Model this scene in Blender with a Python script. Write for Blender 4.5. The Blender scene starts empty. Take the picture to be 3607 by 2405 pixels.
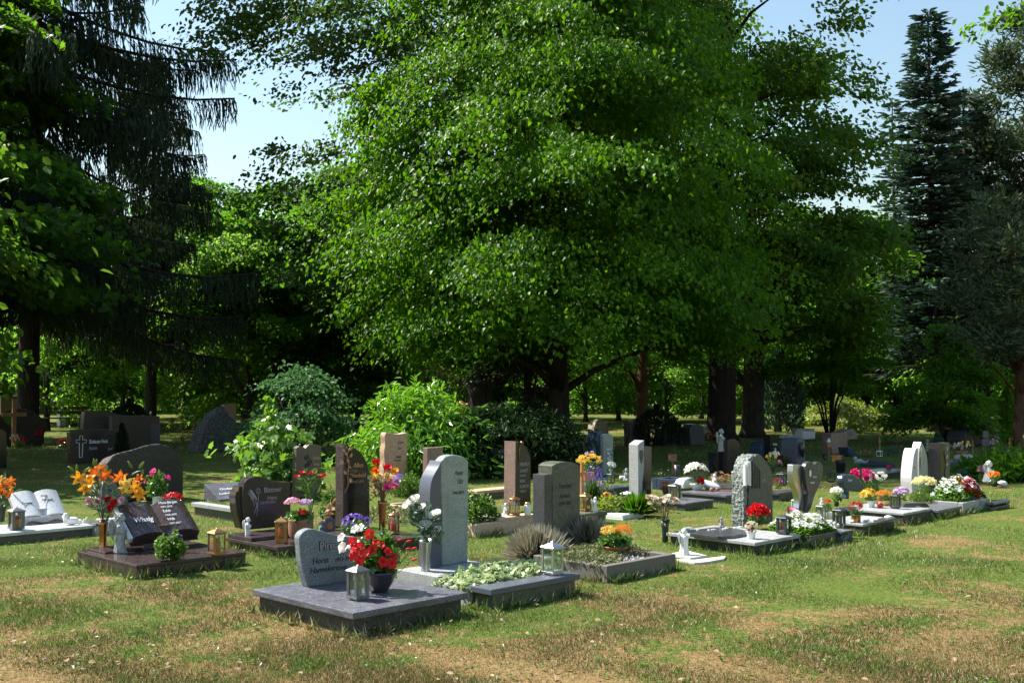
import bpy, math, random
import numpy as np
from mathutils import Vector, Matrix, Quaternion
R = math.radians
random.seed(7)
rng = np.random.default_rng(11)
SC = bpy.context.scene
COL = SC.collection
# ------------------------------------------------------------------ camera
F_PX, CX, CY, EYE, PITCH = 3920.0, 1803.5, 1202.5, 1.6, R(2.22)
cam = bpy.data.cameras.new('camera')
cam.sensor_width = 36.0
cam.lens = 36.0 * F_PX / 3607.0
cam.clip_end = 2000
camo = bpy.data.objects.new('camera', cam)
COL.objects.link(camo)
camo.location = (0, 0, EYE)
camo.rotation_euler = (R(90) + PITCH, 0, 0)
SC.camera = camo
# ------------------------------------------------------------------ sky and sun
SUN_EL = R(50)
SUN_AZ = math.atan2(-0.92, 0.39)
world = bpy.data.worlds.new('World')
SC.world = world
world.use_nodes = True
wn, wl = world.node_tree.nodes, world.node_tree.links
wn.clear()
sky = wn.new('ShaderNodeTexSky')
sky.sky_type = 'NISHITA'
sky.sun_disc = False
sky.sun_elevation = SUN_EL
sky.sun_rotation = SUN_AZ
sky.air_density = 1.7
sky.dust_density = 0.9
sky.ozone_density = 3.5
bg = wn.new('ShaderNodeBackground')
bg.inputs['Strength'].default_value = 0.075
wo = wn.new('ShaderNodeOutputWorld')
wl.new(sky.outputs[0], bg.inputs[0])
wl.new(bg.outputs[0], wo.inputs[0])
sd = bpy.data.lights.new('sun', 'SUN')
sd.energy = 5.0
sd.angle = R(0.55)
sd.color = (1.0, 0.945, 0.85)
so = bpy.data.objects.new('sun', sd)
COL.objects.link(so)
SDIR = Vector((math.sin(SUN_AZ) * math.cos(SUN_EL), math.cos(SUN_AZ) * math.cos(SUN_EL), math.sin(SUN_EL)))
so.rotation_euler = SDIR.to_track_quat('Z', 'Y').to_euler()
so.location = (-20, 10, 40)
vs = SC.view_settings
vs.view_transform = 'Standard'
vs.look = 'None'
vs.exposure = 1.32
vs.gamma = 1.0
try:
    SC.cycles.max_bounces = 6
    SC.cycles.diffuse_bounces = 2
    SC.cycles.glossy_bounces = 3
    SC.cycles.transmission_bounces = 6
    SC.cycles.transparent_max_bounces = 8
    SC.cycles.caustics_reflective = False
    SC.cycles.caustics_refractive = False
    SC.cycles.sample_clamp_indirect = 4.0
except Exception:
    pass
# ------------------------------------------------------------------ where things stand
CPOS = Vector((0, 0, EYE))
FWD = Vector((0, math.cos(PITCH), math.sin(PITCH)))
UPV = Vector((0, -math.sin(PITCH), math.cos(PITCH)))
YAW = R(45.2)                                    # all graves lie square to one another
U = Vector((math.cos(YAW), math.sin(YAW), 0))    # along a row
V = Vector((math.sin(YAW), -math.cos(YAW), 0))   # the side a stone's writing faces
def Z(ox, oy, s):
    return lambda x, y: (ox + x / s, oy + y / s)
def SS(x, y): return (x, y)
A = Z(850, 1550, 2.24); B = Z(200, 1550, 2.851); Cz = Z(0, 1350, 2.613); D = Z(1250, 1500, 2.613)
E = Z(1600, 1550, 2.767); Fz = Z(2200, 1500, 2.851); Gz = Z(2750, 1480, 2.744); H = Z(1900, 1400, 2.94)
I = Z(600, 1350, 3.36); DD = Z(0, 0, 0.65207)
def ray(s):
    return FWD + Vector((1, 0, 0)) * ((s[0] - CX) / F_PX) + UPV * ((CY - s[1]) / F_PX)
def G(s, z=0.0):
    d = ray(s)
    t = (z - EYE) / d.z
    return CPOS + d * t
def at(s, depth): return CPOS + ray(s) * depth
def depth(P): return (P - CPOS).dot(FWD)
def m(P, px): return px / F_PX * depth(P)
def reach(P, d, sx):
    c = (sx - CX) / F_PX
    return (c * (P - CPOS).dot(FWD) - P.x) / (d.x - c * d.dot(FWD))
def onface(P, s, n=V):
    d = ray(s)
    t = (P - CPOS).dot(n) / d.dot(n)
    Q = CPOS + d * t
    return ((Q - P).dot(U), Q.z - P.z)
# ------------------------------------------------------------------ mesh building
class MB:
    def __init__(self): self.v = []; self.f = []
    def add(self, vs_, fs):
        o = len(self.v); self.v += [tuple(p) for p in vs_]; self.f += [tuple(i + o for i in f) for f in fs]; return self
    def box(self, x0, x1, y0, y1, z0, z1):
        return self.add([(x0, y0, z0), (x1, y0, z0), (x1, y1, z0), (x0, y1, z0), (x0, y0, z1), (x1, y0, z1), (x1, y1, z1), (x0, y1, z1)],
                        [(0, 3, 2, 1), (4, 5, 6, 7), (0, 1, 5, 4), (1, 2, 6, 5), (2, 3, 7, 6), (3, 0, 4, 7)])
    def prism(self, pts, y0, y1, back=None):      # outline in x,z swept along y
        n = len(pts); back = back or pts
        a = sum(pts[i][0] * pts[(i + 1) % n][1] - pts[(i + 1) % n][0] * pts[i][1] for i in range(n))
        if a < 0: pts = pts[::-1]; back = back[::-1]
        vs_ = [(x, y0, z) for x, z in pts] + [(x, y1, z) for x, z in back]
        fs = [tuple(range(n)), tuple(range(2 * n - 1, n - 1, -1))] + [(i + n, (i + 1) % n + n, (i + 1) % n, i) for i in range(n)]
        return self.add(vs_, fs)
    def slab(self, pts, z0, z1):                  # outline in x,y raised along z
        n = len(pts)
        a = sum(pts[i][0] * pts[(i + 1) % n][1] - pts[(i + 1) % n][0] * pts[i][1] for i in range(n))
        if a < 0: pts = pts[::-1]
        vs_ = [(x, y, z0) for x, y in pts] + [(x, y, z1) for x, y in pts]
        return self.add(vs_, [tuple(range(n - 1, -1, -1)), tuple(range(n, 2 * n))] + [(i, (i + 1) % n, (i + 1) % n + n, i + n) for i in range(n)])
    def lathe(self, prof, seg=20, c=(0, 0, 0), sq=0, fl=0.0):   # prof [(r,z)..]; fl: fluting
        vs_ = []; fs = []
        for r, z in prof:
            for k in range(seg):
                t = 2 * math.pi * k / seg + (math.pi / seg if sq else 0)
                rr = r * (1 + fl * math.cos(k * math.pi))
                vs_.append((c[0] + rr * math.cos(t), c[1] + rr * math.sin(t), c[2] + z))
        n = len(prof)
        for i in range(n - 1):
            for k in range(seg):
                fs.append((i * seg + k, i * seg + (k + 1) % seg, (i + 1) * seg + (k + 1) % seg, (i + 1) * seg + k))
        fs.append(tuple(range(seg - 1, -1, -1))); fs.append(tuple(range((n - 1) * seg, n * seg)))
        return self.add(vs_, fs)
    def tube(self, pts, rad, seg=6):
        pts = [Vector(p) for p in pts]
        rad = rad if isinstance(rad, (list, tuple)) else [rad] * len(pts)
        vs_ = []; fs = []; up = None
        for i, p in enumerate(pts):
            d = (pts[min(i + 1, len(pts) - 1)] - pts[max(i - 1, 0)]).normalized()
            if up is None: up = Vector((1, 0, 0)) if abs(d.x) < 0.8 else Vector((0, 1, 0))
            a = d.cross(up).normalized(); up = a.cross(d).normalized()
            for k in range(seg):
                t = 2 * math.pi * k / seg
                vs_.append(p + a * (math.cos(t) * rad[i]) + up * (math.sin(t) * rad[i]))
        for i in range(len(pts) - 1):
            for k in range(seg):
                fs.append((i * seg + k, (i + 1) * seg + k, (i + 1) * seg + (k + 1) % seg, i * seg + (k + 1) % seg))
        fs.append(tuple(range(seg))); fs.append(tuple(range(len(pts) * seg - 1, (len(pts) - 1) * seg - 1, -1)))
        return self.add(vs_, fs)
    def ball(self, c, r, seg=12, rings=8, rot=None):
        r = r if isinstance(r, (list, tuple)) else (r, r, r)
        vs_ = []; fs = []
        for i in range(rings + 1):
            p = math.pi * i / rings
            for k in range(seg):
                t = 2 * math.pi * k / seg
                q = Vector((r[0] * math.sin(p) * math.cos(t), r[1] * math.sin(p) * math.sin(t), -r[2] * math.cos(p)))
                if rot: q.rotate(rot)
                vs_.append(q + Vector(c))
        for i in range(rings):
            for k in range(seg):
                fs.append((i * seg + k, i * seg + (k + 1) % seg, (i + 1) * seg + (k + 1) % seg, (i + 1) * seg + k))
        return self.add(vs_, fs)
    def mb(self, o, mtx):
        return self.add([mtx @ Vector(p) for p in o.v], o.f)
    def mesh(self, name, mat, smooth=False):
        me = bpy.data.meshes.new(name)
        me.from_pydata(self.v, [], self.f)
        if mat: me.materials.append(mat)
        me.shade_smooth() if smooth else me.shade_flat()
        me.update()
        return me
def props(o, label=None, cat=None, group=None, kind=None):
    if label: o['label'] = label
    if cat: o['category'] = cat
    if group: o['group'] = group
    if kind: o['kind'] = kind
    return o
def thing(name, label, cat, loc=(0, 0, 0), rz=0.0, group=None):
    o = bpy.data.objects.new(name, None); COL.objects.link(o)
    o.empty_display_size = 0.1
    o.location = loc; o.rotation_euler = (0, 0, rz)
    return props(o, label, cat, group)
def link(name, me, parent=None, loc=None, rot=None, sc=None):
    o = bpy.data.objects.new(name, me); COL.objects.link(o)
    if parent: o.parent = parent
    if loc is not None: o.location = loc
    if rot is not None: o.rotation_euler = rot
    if sc is not None: o.scale = (sc, sc, sc) if not hasattr(sc, '__len__') else sc
    return o
def part(name, mb, mat, parent, smooth=False, bev=0.0, label=None, loc=None, rot=None, seg=2, kind=None):
    o = link(name, mb.mesh(name, mat, smooth) if isinstance(mb, MB) else mb, parent, loc, rot)
    if bev:
        b = o.modifiers.new('bevel', 'BEVEL'); b.width = bev; b.segments = seg; b.limit_method = 'ANGLE'; b.angle_limit = R(50)
    if label: o['label'] = label
    if kind: o['kind'] = kind
    return o
def solo(name, mb, mat, label, cat, loc=(0, 0, 0), rz=0.0, group=None, smooth=False, bev=0.0):
    o = part(name, mb, mat, None, smooth, bev, loc=loc, rot=(0, 0, rz))
    return props(o, label, cat, group)
def remesh(o, vox, it=3):
    r = o.modifiers.new('remesh', 'REMESH'); r.mode = 'VOXEL'; r.voxel_size = vox; r.use_smooth_shade = True
    s = o.modifiers.new('smooth', 'SMOOTH'); s.iterations = it; s.factor = 0.5
    return o
def rough(o, strength, size, sub=0):
    t = bpy.data.textures.new('rough', 'CLOUDS'); t.noise_scale = size; t.noise_depth = 4
    d = o.modifiers.new('rough', 'DISPLACE'); d.texture = t; d.strength = strength; d.mid_level = 0.5
    d.texture_coords = 'GLOBAL'
    return o
def copy_thing(root, loc, rz, label=None, sc=None):
    r = root.copy(); COL.objects.link(r); r.location = loc; r.rotation_euler = (0, 0, rz)
    if label: r['label'] = label
    if sc: r.scale = (sc, sc, sc) if not hasattr(sc, '__len__') else sc
    for ch in list(root.children):
        c = ch.copy(); COL.objects.link(c); c.parent = r
        for g in list(ch.children):
            d = g.copy(); COL.objects.link(d); d.parent = c
    return r
# many small identical faces at once ------------------------------------------------
TPL = {
    'rhomb': ([(0, 0, 0), (-.36, .45, .05), (0, 1, -.06), (.36, .45, .05)], [(0, 3, 2), (0, 2, 1)]),
    'oval': ([(0, 0, 0), (-.3, .28, .05), (-.27, .68, .02), (0, 1, -.1), (.27, .68, .02), (.3, .28, .05)], [(0, 5, 4, 3), (0, 3, 2, 1)]),
    'lance': ([(0, 0, 0), (-.14, .3, .04), (-.13, .65, .0), (0, 1, -.14), (.13, .65, .0), (.14, .3, .04)], [(0, 5, 4, 3), (0, 3, 2, 1)]),
    'heart': ([(0, .05, 0), (-.3, -.06, .03), (-.46, .25, .07), (-.3, .62, .0), (0, 1.05, -.14), (.3, .62, .0), (.46, .25, .07), (.3, -.06, .03)], [(0, 7, 6, 5, 4), (0, 4, 3, 2, 1)]),
    'blade': ([(-.03, 0, 0), (.03, 0, 0), (.0, 1, .22)], [(0, 1, 2)]),
    'needle': ([(-.04, 0, 0), (.04, 0, 0), (.05, .6, 0), (0, 1, 0), (-.05, .6, 0)], [(0, 1, 2, 3, 4)]),
    'twig': ([(0, 0, 0), (-.13, .3, .03), (-.09, .75, 0), (0, 1, 0), (.09, .75, 0), (.13, .3, .03)], [(0, 5, 4, 3), (0, 3, 2, 1)]),
    'maple': ([(0, 0, 0), (-.16, -.1, 0), (-.5, -.02, .03), (-.36, .2, .03), (-.58, .42, .0), (-.3, .52, .04), (-.26, .78, 0), (-.12, .72, .02), (0, 1, -.06),
               (.12, .72, .02), (.26, .78, 0), (.3, .52, .04), (.58, .42, .0), (.36, .2, .03), (.5, -.02, .03), (.16, -.1, 0)],
              [(0, 15, 14, 13, 12, 11, 10, 9, 8), (0, 8, 7, 6, 5, 4, 3, 2, 1)]),
}
def _flower(k, w, cup):
    v = []; f = []
    for i in range(k):
        a = 2 * math.pi * i / k; c, s = math.cos(a), math.sin(a)
        def q(r, t, z): return (r * c - t * s, r * s + t * c, z)
        o = len(v); v += [q(.02, 0, 0), q(.3, -w, cup * .35), q(.5, 0, cup * .9), q(.3, w, cup * .35)]
        f.append((o, o + 1, o + 2, o + 3))
    return v, f
TPL['flower5'] = _flower(5, .19, .12)
TPL['flower4'] = _flower(4, .22, .10)
TPL['daisy'] = _flower(9, .08, .10)
def _pom(k=26):
    v = []; f = []; r0 = random.Random(3)
    for i in range(k):
        z = 1 - 1.25 * (i + .5) / k; rr = math.sqrt(max(0, 1 - z * z)); a = i * 2.39996
        n = Vector((rr * math.cos(a), rr * math.sin(a), z)); t = n.orthogonal().normalized(); t.rotate(Quaternion(n, r0.random() * 6)); b = n.cross(t)
        o = len(v); c = n * .3
        v += [c - t * .06, c + n * .1 + b * .11 + t * .02, c + n * .2 + t * .1, c + n * .1 - b * .11 + t * .02]; f.append((o, o + 1, o + 2, o + 3))
    return v, f
TPL['pom'] = _pom()
def _rose():
    v = []; f = []
    for ring, (n, r, z, h, tilt) in enumerate([(3, .08, .05, .3, .0), (4, .16, .0, .3, .08), (5, .26, -.06, .28, .16), (6, .36, -.14, .22, .28)]):
        for i in range(n):
            a0 = 2 * math.pi * (i + ring * .37) / n; da = math.pi / n * 1.35
            o = len(v)
            for j in range(4):
                a = a0 - da + 2 * da * j / 3; e = 0 if j in (0, 3) else .05
                v.append((r * .55 * math.cos(a), r * .55 * math.sin(a), z)); v.append(((r + tilt) * math.cos(a), (r + tilt) * math.sin(a), z + h + e))
            for j in range(3): f.append((o + 2 * j, o + 2 * j + 2, o + 2 * j + 3, o + 2 * j + 1))
    return v, f
TPL['rose'] = _rose()
def _lily():
    v = []; f = []
    for i in range(6):
        a = 2 * math.pi * i / 6; c, s = math.cos(a), math.sin(a); w = .15 if i % 2 else .1
        def q(r, t, z): return (r * c - t * s, r * s + t * c, z)
        o = len(v)
        v += [q(.03, 0, -.1), q(.18, -w, .22), q(.2, 0, .18), q(.18, w, .22), q(.4, -w * .9, .33), q(.42, 0, .3), q(.4, w * .9, .33), q(.62, 0, .22)]
        f += [(o, o + 1, o + 2), (o, o + 2, o + 3), (o + 1, o + 4, o + 5, o + 2), (o + 2, o + 5, o + 6, o + 3), (o + 4, o + 7, o + 5), (o + 5, o + 7, o + 6)]
    return v, f
TPL['lily'] = _lily()
def _trump():
    v = []; f = []
    for i in range(5):
        a = 2 * math.pi * i / 5; c, s = math.cos(a), math.sin(a)
        def q(r, t, z): return (r * c - t * s, r * s + t * c, z)
        o = len(v)
        v += [q(.03, 0, -.35), q(.1, -.07, .05), q(.1, .07, .05), q(.34, -.22, .18), q(.52, 0, .1), q(.34, .22, .18)]
        f += [(o, o + 1, o + 2), (o + 1, o + 3, o + 4, o + 5, o + 2)]
    return v, f
TPL['trumpet'] = _trump()
def batch(tpl, P, S, Nn, T):
    """P (n,3) base, S (n,) size, Nn normals, T leaf directions -> verts, faces arrays"""
    tv, tf = TPL[tpl]
    tv = np.array(tv, float); k = len(tv); n = len(P)
    T = T / (np.linalg.norm(T, axis=1, keepdims=True) + 1e-9)
    X = np.cross(T, Nn); X /= (np.linalg.norm(X, axis=1, keepdims=True) + 1e-9)
    N2 = np.cross(X, T)
    W = (X[:, None, :] * tv[None, :, 0, None] + T[:, None, :] * tv[None, :, 1, None] + N2[:, None, :] * tv[None, :, 2, None]) * S[:, None, None] + P[:, None, :]
    return W.reshape(-1, 3), k, tf, n
def nmesh(name, mat, parts, smooth=False):
    """parts: list of (verts, k, tf, n)"""
    V_ = []; L = []; LT = []; RN = []; off = 0
    for vv, k, tf, n in parts:
        V_.append(vv)
        rr = rng.random(n)
        RN.append(np.repeat(rr, k))
        base = np.arange(n)[:, None] * k + off
        flat = np.concatenate([np.array(f) for f in tf]); cnt = np.array([len(f) for f in tf])
        L.append((base + flat[None, :]).ravel()); LT.append(np.tile(cnt, n))
        off += n * k
    V_ = np.concatenate(V_).astype(np.float32); L = np.concatenate(L).astype(np.int32); LT = np.concatenate(LT).astype(np.int32); RN = np.concatenate(RN).astype(np.float32)
    me = bpy.data.meshes.new(name)
    me.vertices.add(len(V_)); me.vertices.foreach_set('co', V_.ravel())
    me.loops.add(len(L)); me.loops.foreach_set('vertex_index', L)
    me.polygons.add(len(LT)); st = np.zeros(len(LT), np.int32); st[1:] = np.cumsum(LT)[:-1]
    me.polygons.foreach_set('loop_start', st)
    me.polygons.foreach_set('loop_total', LT)
    a = me.attributes.new('rnd', 'FLOAT', 'POINT'); a.data.foreach_set('value', RN)
    me.update(calc_edges=True)
    if mat: me.materials.append(mat)
    if smooth: me.shade_smooth()
    else: me.shade_flat()
    return me
def unit(n):
    a = rng.normal(size=(n, 3)); return a / np.linalg.norm(a, axis=1, keepdims=True)
def rot_align(Q, axis, ang):
    return Q
# ------------------------------------------------------------------ materials
MATS = {}
def newmat(name):
    mt = bpy.data.materials.new(name); mt.use_nodes = True
    nt = mt.node_tree; nt.nodes.clear()
    out = nt.nodes.new('ShaderNodeOutputMaterial')
    MATS[name] = mt
    return mt, nt, out
def N(nt, t, **kw):
    n = nt.nodes.new(t)
    for k, v in kw.items():
        if k in n.inputs: n.inputs[k].default_value = v
        else: setattr(n, k, v)
    return n
def c4(c): return (c[0], c[1], c[2], 1)
def ramp(nt, fac, stops):
    r = nt.nodes.new('ShaderNodeValToRGB')
    while len(r.color_ramp.elements) < len(stops): r.color_ramp.elements.new(0.5)
    for e, (p, c) in zip(r.color_ramp.elements, stops): e.position = p; e.color = c4(c)
    nt.links.new(fac, r.inputs[0]); return r.outputs[0]
def mix(nt, a, b, f, mode='MIX'):
    x = nt.nodes.new('ShaderNodeMix'); x.data_type = 'RGBA'; x.blend_type = mode; x.clamp_factor = True
    for s, v in ((0, f), (6, a), (7, b)):
        if hasattr(v, 'links') or hasattr(v, 'is_linked'): nt.links.new(v, x.inputs[s])
        elif s == 0: x.inputs[0].default_value = v
        else: x.inputs[s].default_value = c4(v)
    return x.outputs[2]
def pbsdf(nt, out, rough=0.5, metal=0.0, spec=0.5):
    p = nt.nodes.new('ShaderNodeBsdfPrincipled')
    p.inputs['Roughness'].default_value = rough; p.inputs['Metallic'].default_value = metal
    p.inputs['Specular IOR Level'].default_value = spec
    nt.links.new(p.outputs[0], out.inputs[0]); return p
def tco(nt, scale=(1, 1, 1)):
    t = nt.nodes.new('ShaderNodeTexCoord'); mp = nt.nodes.new('ShaderNodeMapping'); mp.inputs['Scale'].default_value = scale
    nt.links.new(t.outputs['Object'], mp.inputs[0]); return mp.outputs[0]
def noise(nt, co, scale, det=4, rough=0.6, dist=0.0):
    n = N(nt, 'ShaderNodeTexNoise', Scale=scale, Detail=det, Roughness=rough, Distortion=dist)
    nt.links.new(co, n.inputs['Vector']); return n.outputs['Fac']
def bump(nt, p, h, strength, dist=0.01):
    b = N(nt, 'ShaderNodeBump', Strength=strength, Distance=dist)
    nt.links.new(h, b.inputs['Height']); nt.links.new(b.outputs[0], p.inputs['Normal'])
def granite(name, dark, mid, light, scale=120, rough=0.15, veins=0.0, vcol=None, bmp=0.0, cloud=1.0, spec=0.5):
    mt, nt, out = newmat(name); p = pbsdf(nt, out, rough, 0, spec)
    co = tco(nt)
    n1 = noise(nt, co, scale, 3, 0.7)
    col = ramp(nt, n1, [(0.36, dark), (0.5, mid), (0.64, light)])
    n2 = noise(nt, co, 7, 5, 0.65, 0.8)
    col = mix(nt, col, tuple(x * 0.55 for x in mid), ramp(nt, n2, [(0.4, (0, 0, 0)), (0.75, (cloud * .7,) * 3)]))
    if vcol:
        n3 = noise(nt, tco(nt, (1, 1, 2.6)), 4.5, 6, 0.7, 2.2)
        col = mix(nt, col, vcol, ramp(nt, n3, [(0.47, (0, 0, 0)), (0.62, (veins,) * 3)]))
    ns = noise(nt, tco(nt, (1, 1, .45)), 3.1, 8, .72, .4)
    col = mix(nt, col, (.055, .052, .034), ramp(nt, ns, [(0.50, (0, 0, 0)), (0.72, (.45 if light[0] < .7 else .25,) * 3)]))
    nt.links.new(col, p.inputs['Base Color'])
    n4 = noise(nt, co, 30, 4)
    rr = N(nt, 'ShaderNodeMapRange'); rr.inputs[3].default_value = rough * 0.7; rr.inputs[4].default_value = rough * 1.5 + 0.04
    nt.links.new(n4, rr.inputs[0]); nt.links.new(rr.outputs[0], p.inputs['Roughness'])
    if bmp: bump(nt, p, noise(nt, co, 45, 8, 0.75), bmp, 0.012)
    return mt
def plain(name, col, rough=0.5, metal=0.0, var=0.25, scale=20, bmp=0.0, spec=0.5, col2=None, stretch=(1, 1, 1)):
    mt, nt, out = newmat(name); p = pbsdf(nt, out, rough, metal, spec)
    co = tco(nt, stretch); n1 = noise(nt, co, scale, 6, 0.65)
    a = tuple(c * (1 - var) for c in col); b = col2 or tuple(min(1, c * (1 + var)) for c in col)
    nt.links.new(ramp(nt, n1, [(0.3, a), (0.7, b)]), p.inputs['Base Color'])
    if bmp: bump(nt, p, noise(nt, co, scale * 3, 8, 0.7), bmp, 0.01)
    return mt
def leafm(name, c1, c2, trans=(.25, .5, .04), tr=0.35, rough=0.38, pale=None, spec=0.5, patch=0.35):
    kk = {'linden_leaf': (.68, .88), 'beech_leaf': (.6, .7), 'oak_leaf': (.72, .85), 'maple_leaf': (.5, .8), 'forest_leaf': (.55, .72), 'lit_far_leaf': (.62, .75), 'spruce_needle': (1.15, 1.1),
          'blue_spruce_needle': (1.0, 1.0), 'pine_needle': (.8, .8), 'dogwood_leaf': (.65, .7), 'shrub_leaf': (.7, .8), 'dark_laurel_leaf': (.6, .6)}.get(name)
    if kk:
        c1 = tuple(x * kk[0] for x in c1); c2 = tuple(x * kk[0] for x in c2); trans = tuple(x * kk[1] for x in trans); spec = min(spec, .12); rough = max(rough, .42)
        if pale: pale = tuple(x * .75 for x in pale)
    mt, nt, out = newmat(name)
    p = nt.nodes.new('ShaderNodeBsdfPrincipled'); p.inputs['Roughness'].default_value = rough
    p.inputs['Specular IOR Level'].default_value = spec
    at_ = N(nt, 'ShaderNodeAttribute', attribute_name='rnd')
    stops = [(0.0, c1), (0.85, c2)]
    if pale: stops.append((1.0, pale))
    col = ramp(nt, at_.outputs['Fac'], stops)
    n = noise(nt, tco(nt), 0.9, 3)
    col2 = mix(nt, col, tuple(x * (1 - patch) for x in c1), ramp(nt, n, [(0.4, (0, 0, 0)), (0.65, (0.7,) * 3)]))
    nt.links.new(col2, p.inputs['Base Color'])
    t = nt.nodes.new('ShaderNodeBsdfTranslucent')
    nt.links.new(mix(nt, trans, tuple(x * 0.55 for x in trans), at_.outputs['Fac']), t.inputs[0])
    mx = nt.nodes.new('ShaderNodeMixShader'); mx.inputs[0].default_value = tr
    nt.links.new(p.outputs[0], mx.inputs[1]); nt.links.new(t.outputs[0], mx.inputs[2]); nt.links.new(mx.outputs[0], out.inputs[0])
    return mt
def petal(name, c1, c2, tr=0.25, rough=0.5):
    mt, nt, out = newmat(name)
    p = nt.nodes.new('ShaderNodeBsdfPrincipled'); p.inputs['Roughness'].default_value = rough; p.inputs['Specular IOR Level'].default_value = 0.3
    at_ = N(nt, 'ShaderNodeAttribute', attribute_name='rnd')
    col = ramp(nt, at_.outputs['Fac'], [(0.0, c1), (1.0, c2)])
    n = noise(nt, tco(nt), 60, 3)
    col = mix(nt, col, c2, ramp(nt, n, [(0.45, (0, 0, 0)), (0.7, (0.6,) * 3)]))
    nt.links.new(col, p.inputs['Base Color'])
    t = nt.nodes.new('ShaderNodeBsdfTranslucent'); nt.links.new(col, t.inputs[0])
    mx = nt.nodes.new('ShaderNodeMixShader'); mx.inputs[0].default_value = tr
    nt.links.new(p.outputs[0], mx.inputs[1]); nt.links.new(t.outputs[0], mx.inputs[2]); nt.links.new(mx.outputs[0], out.inputs[0])
    return mt
def glassm(name, col=(.9, .95, .95), alpha=0.22):
    mt, nt, out = newmat(name)
    g = N(nt, 'ShaderNodeBsdfGlossy', Roughness=0.03); g.inputs[0].default_value = c4(col)
    t = nt.nodes.new('ShaderNodeBsdfTransparent'); t.inputs[0].default_value = c4(col)
    mx = nt.nodes.new('ShaderNodeMixShader'); mx.inputs[0].default_value = alpha
    nt.links.new(t.outputs[0], mx.inputs[1]); nt.links.new(g.outputs[0], mx.inputs[2]); nt.links.new(mx.outputs[0], out.inputs[0])
    return mt
# stones
g_lilac = granite('granite_lilac_grey', (.05, .05, .062), (.125, .125, .147), (.25, .25, .285), 95, .28, .7, (.06, .062, .085), spec=.4)
g_basest = granite('stained_granite', (.018, .018, .015), (.055, .052, .044), (.11, .105, .09), 70, .5, .8, (.035, .04, .025), spec=.3)
g_bould = granite('dark_boulder', (.022, .018, .015), (.05, .042, .036), (.09, .08, .072), 60, .6, .6, (.03, .028, .03), bmp=.35, spec=.3)
g_blue = granite('granite_blue_grey', (.07, .09, .10), (.17, .21, .225), (.33, .38, .39), 100, .45, .35, (.10, .13, .15), spec=.3)
g_green = granite('granite_green_grey', (.12, .155, .145), (.26, .31, .29), (.46, .51, .48), 110, .3, .5, (.32, .36, .33), spec=.4)
g_light = granite('granite_light_grey', (.14, .15, .16), (.33, .34, .34), (.58, .58, .57), 120, .35, cloud=.35, spec=.4)
g_white = granite('granite_white', (.35, .36, .37), (.62, .63, .63), (.82, .82, .8), 130, .25, cloud=.2)
g_black = granite('granite_black', (.006, .006, .008), (.013, .013, .016), (.035, .035, .04), 120, .1, cloud=.3)
g_dkgrey = granite('granite_dark_grey', (.02, .022, .026), (.05, .053, .06), (.13, .135, .145), 110, .25)
g_red = granite('granite_dark_red', (.016, .013, .014), (.05, .036, .037), (.14, .105, .105), 80, .12, .7, (.085, .045, .04))
g_maroon = granite('granite_maroon', (.018, .012, .014), (.05, .032, .036), (.16, .12, .13), 110, .14)
g_bitt = granite('granite_brown_black', (.012, .010, .010), (.035, .029, .028), (.10, .085, .08), 100, .13, .6, (.06, .043, .033))
g_pink = granite('granite_pink', (.09, .06, .055), (.22, .15, .13), (.38, .28, .25), 100, .28, .6, (.28, .16, .11))
g_slate = granite('slate_green', (.035, .042, .035), (.07, .08, .062), (.12, .13, .10), 40, .42, .8, (.12, .115, .06), bmp=.15)
g_char = plain('charcoal_stone', (.085, .095, .125), .3, 0, .12, 90)
g_conc = plain('grey_brown_stone', (.13, .115, .105), .6, 0, .2, 60, .1)
g_sand = plain('sandstone', (.42, .27, .17), .8, 0, .25, 12, .3, stretch=(1, 1, 3), col2=(.55, .37, .25))
g_sandpl = plain('sandstone_pale', (.50, .36, .26), .8, 0, .2, 20, .2)
g_chisel = granite('chiselled_stone', (.10, .12, .11), (.22, .25, .23), (.40, .42, .39), 40, .8, bmp=.8, spec=.2)
g_rock = granite('weathered_rock', (.04, .045, .05), (.11, .115, .12), (.25, .25, .25), 22, .85, .5, (.06, .06, .055), bmp=.9, spec=.2)
g_brown = granite('granite_brown', (.04, .03, .024), (.10, .075, .06), (.19, .15, .125), 80, .4)
g_tan = plain('tan_rock', (.38, .31, .23), .9, 0, .5, 9, .9)
g_navy = granite('granite_navy', (.012, .02, .045), (.03, .05, .10), (.09, .13, .2), 90, .18)
path_st = plain('pale_path_stone', (.50, .49, .46), .8, 0, .3, 14, .2)
g_whstone = plain('white_marble', (.72, .73, .74), .5, 0, .1, 12)
plaster = plain('white_cast_stone', (.72, .71, .68), .75, 0, .13, 30, .2)
antique = plain('weathered_cast_stone', (.30, .32, .31), .8, 0, .5, 22, .4)
gravel_w = plain('white_gravel', (.62, .62, .63), .9, 0, .35, 140, .9)
soil = plain('dark_soil', (.045, .032, .022), .95, 0, .5, 60, .8)
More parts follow.
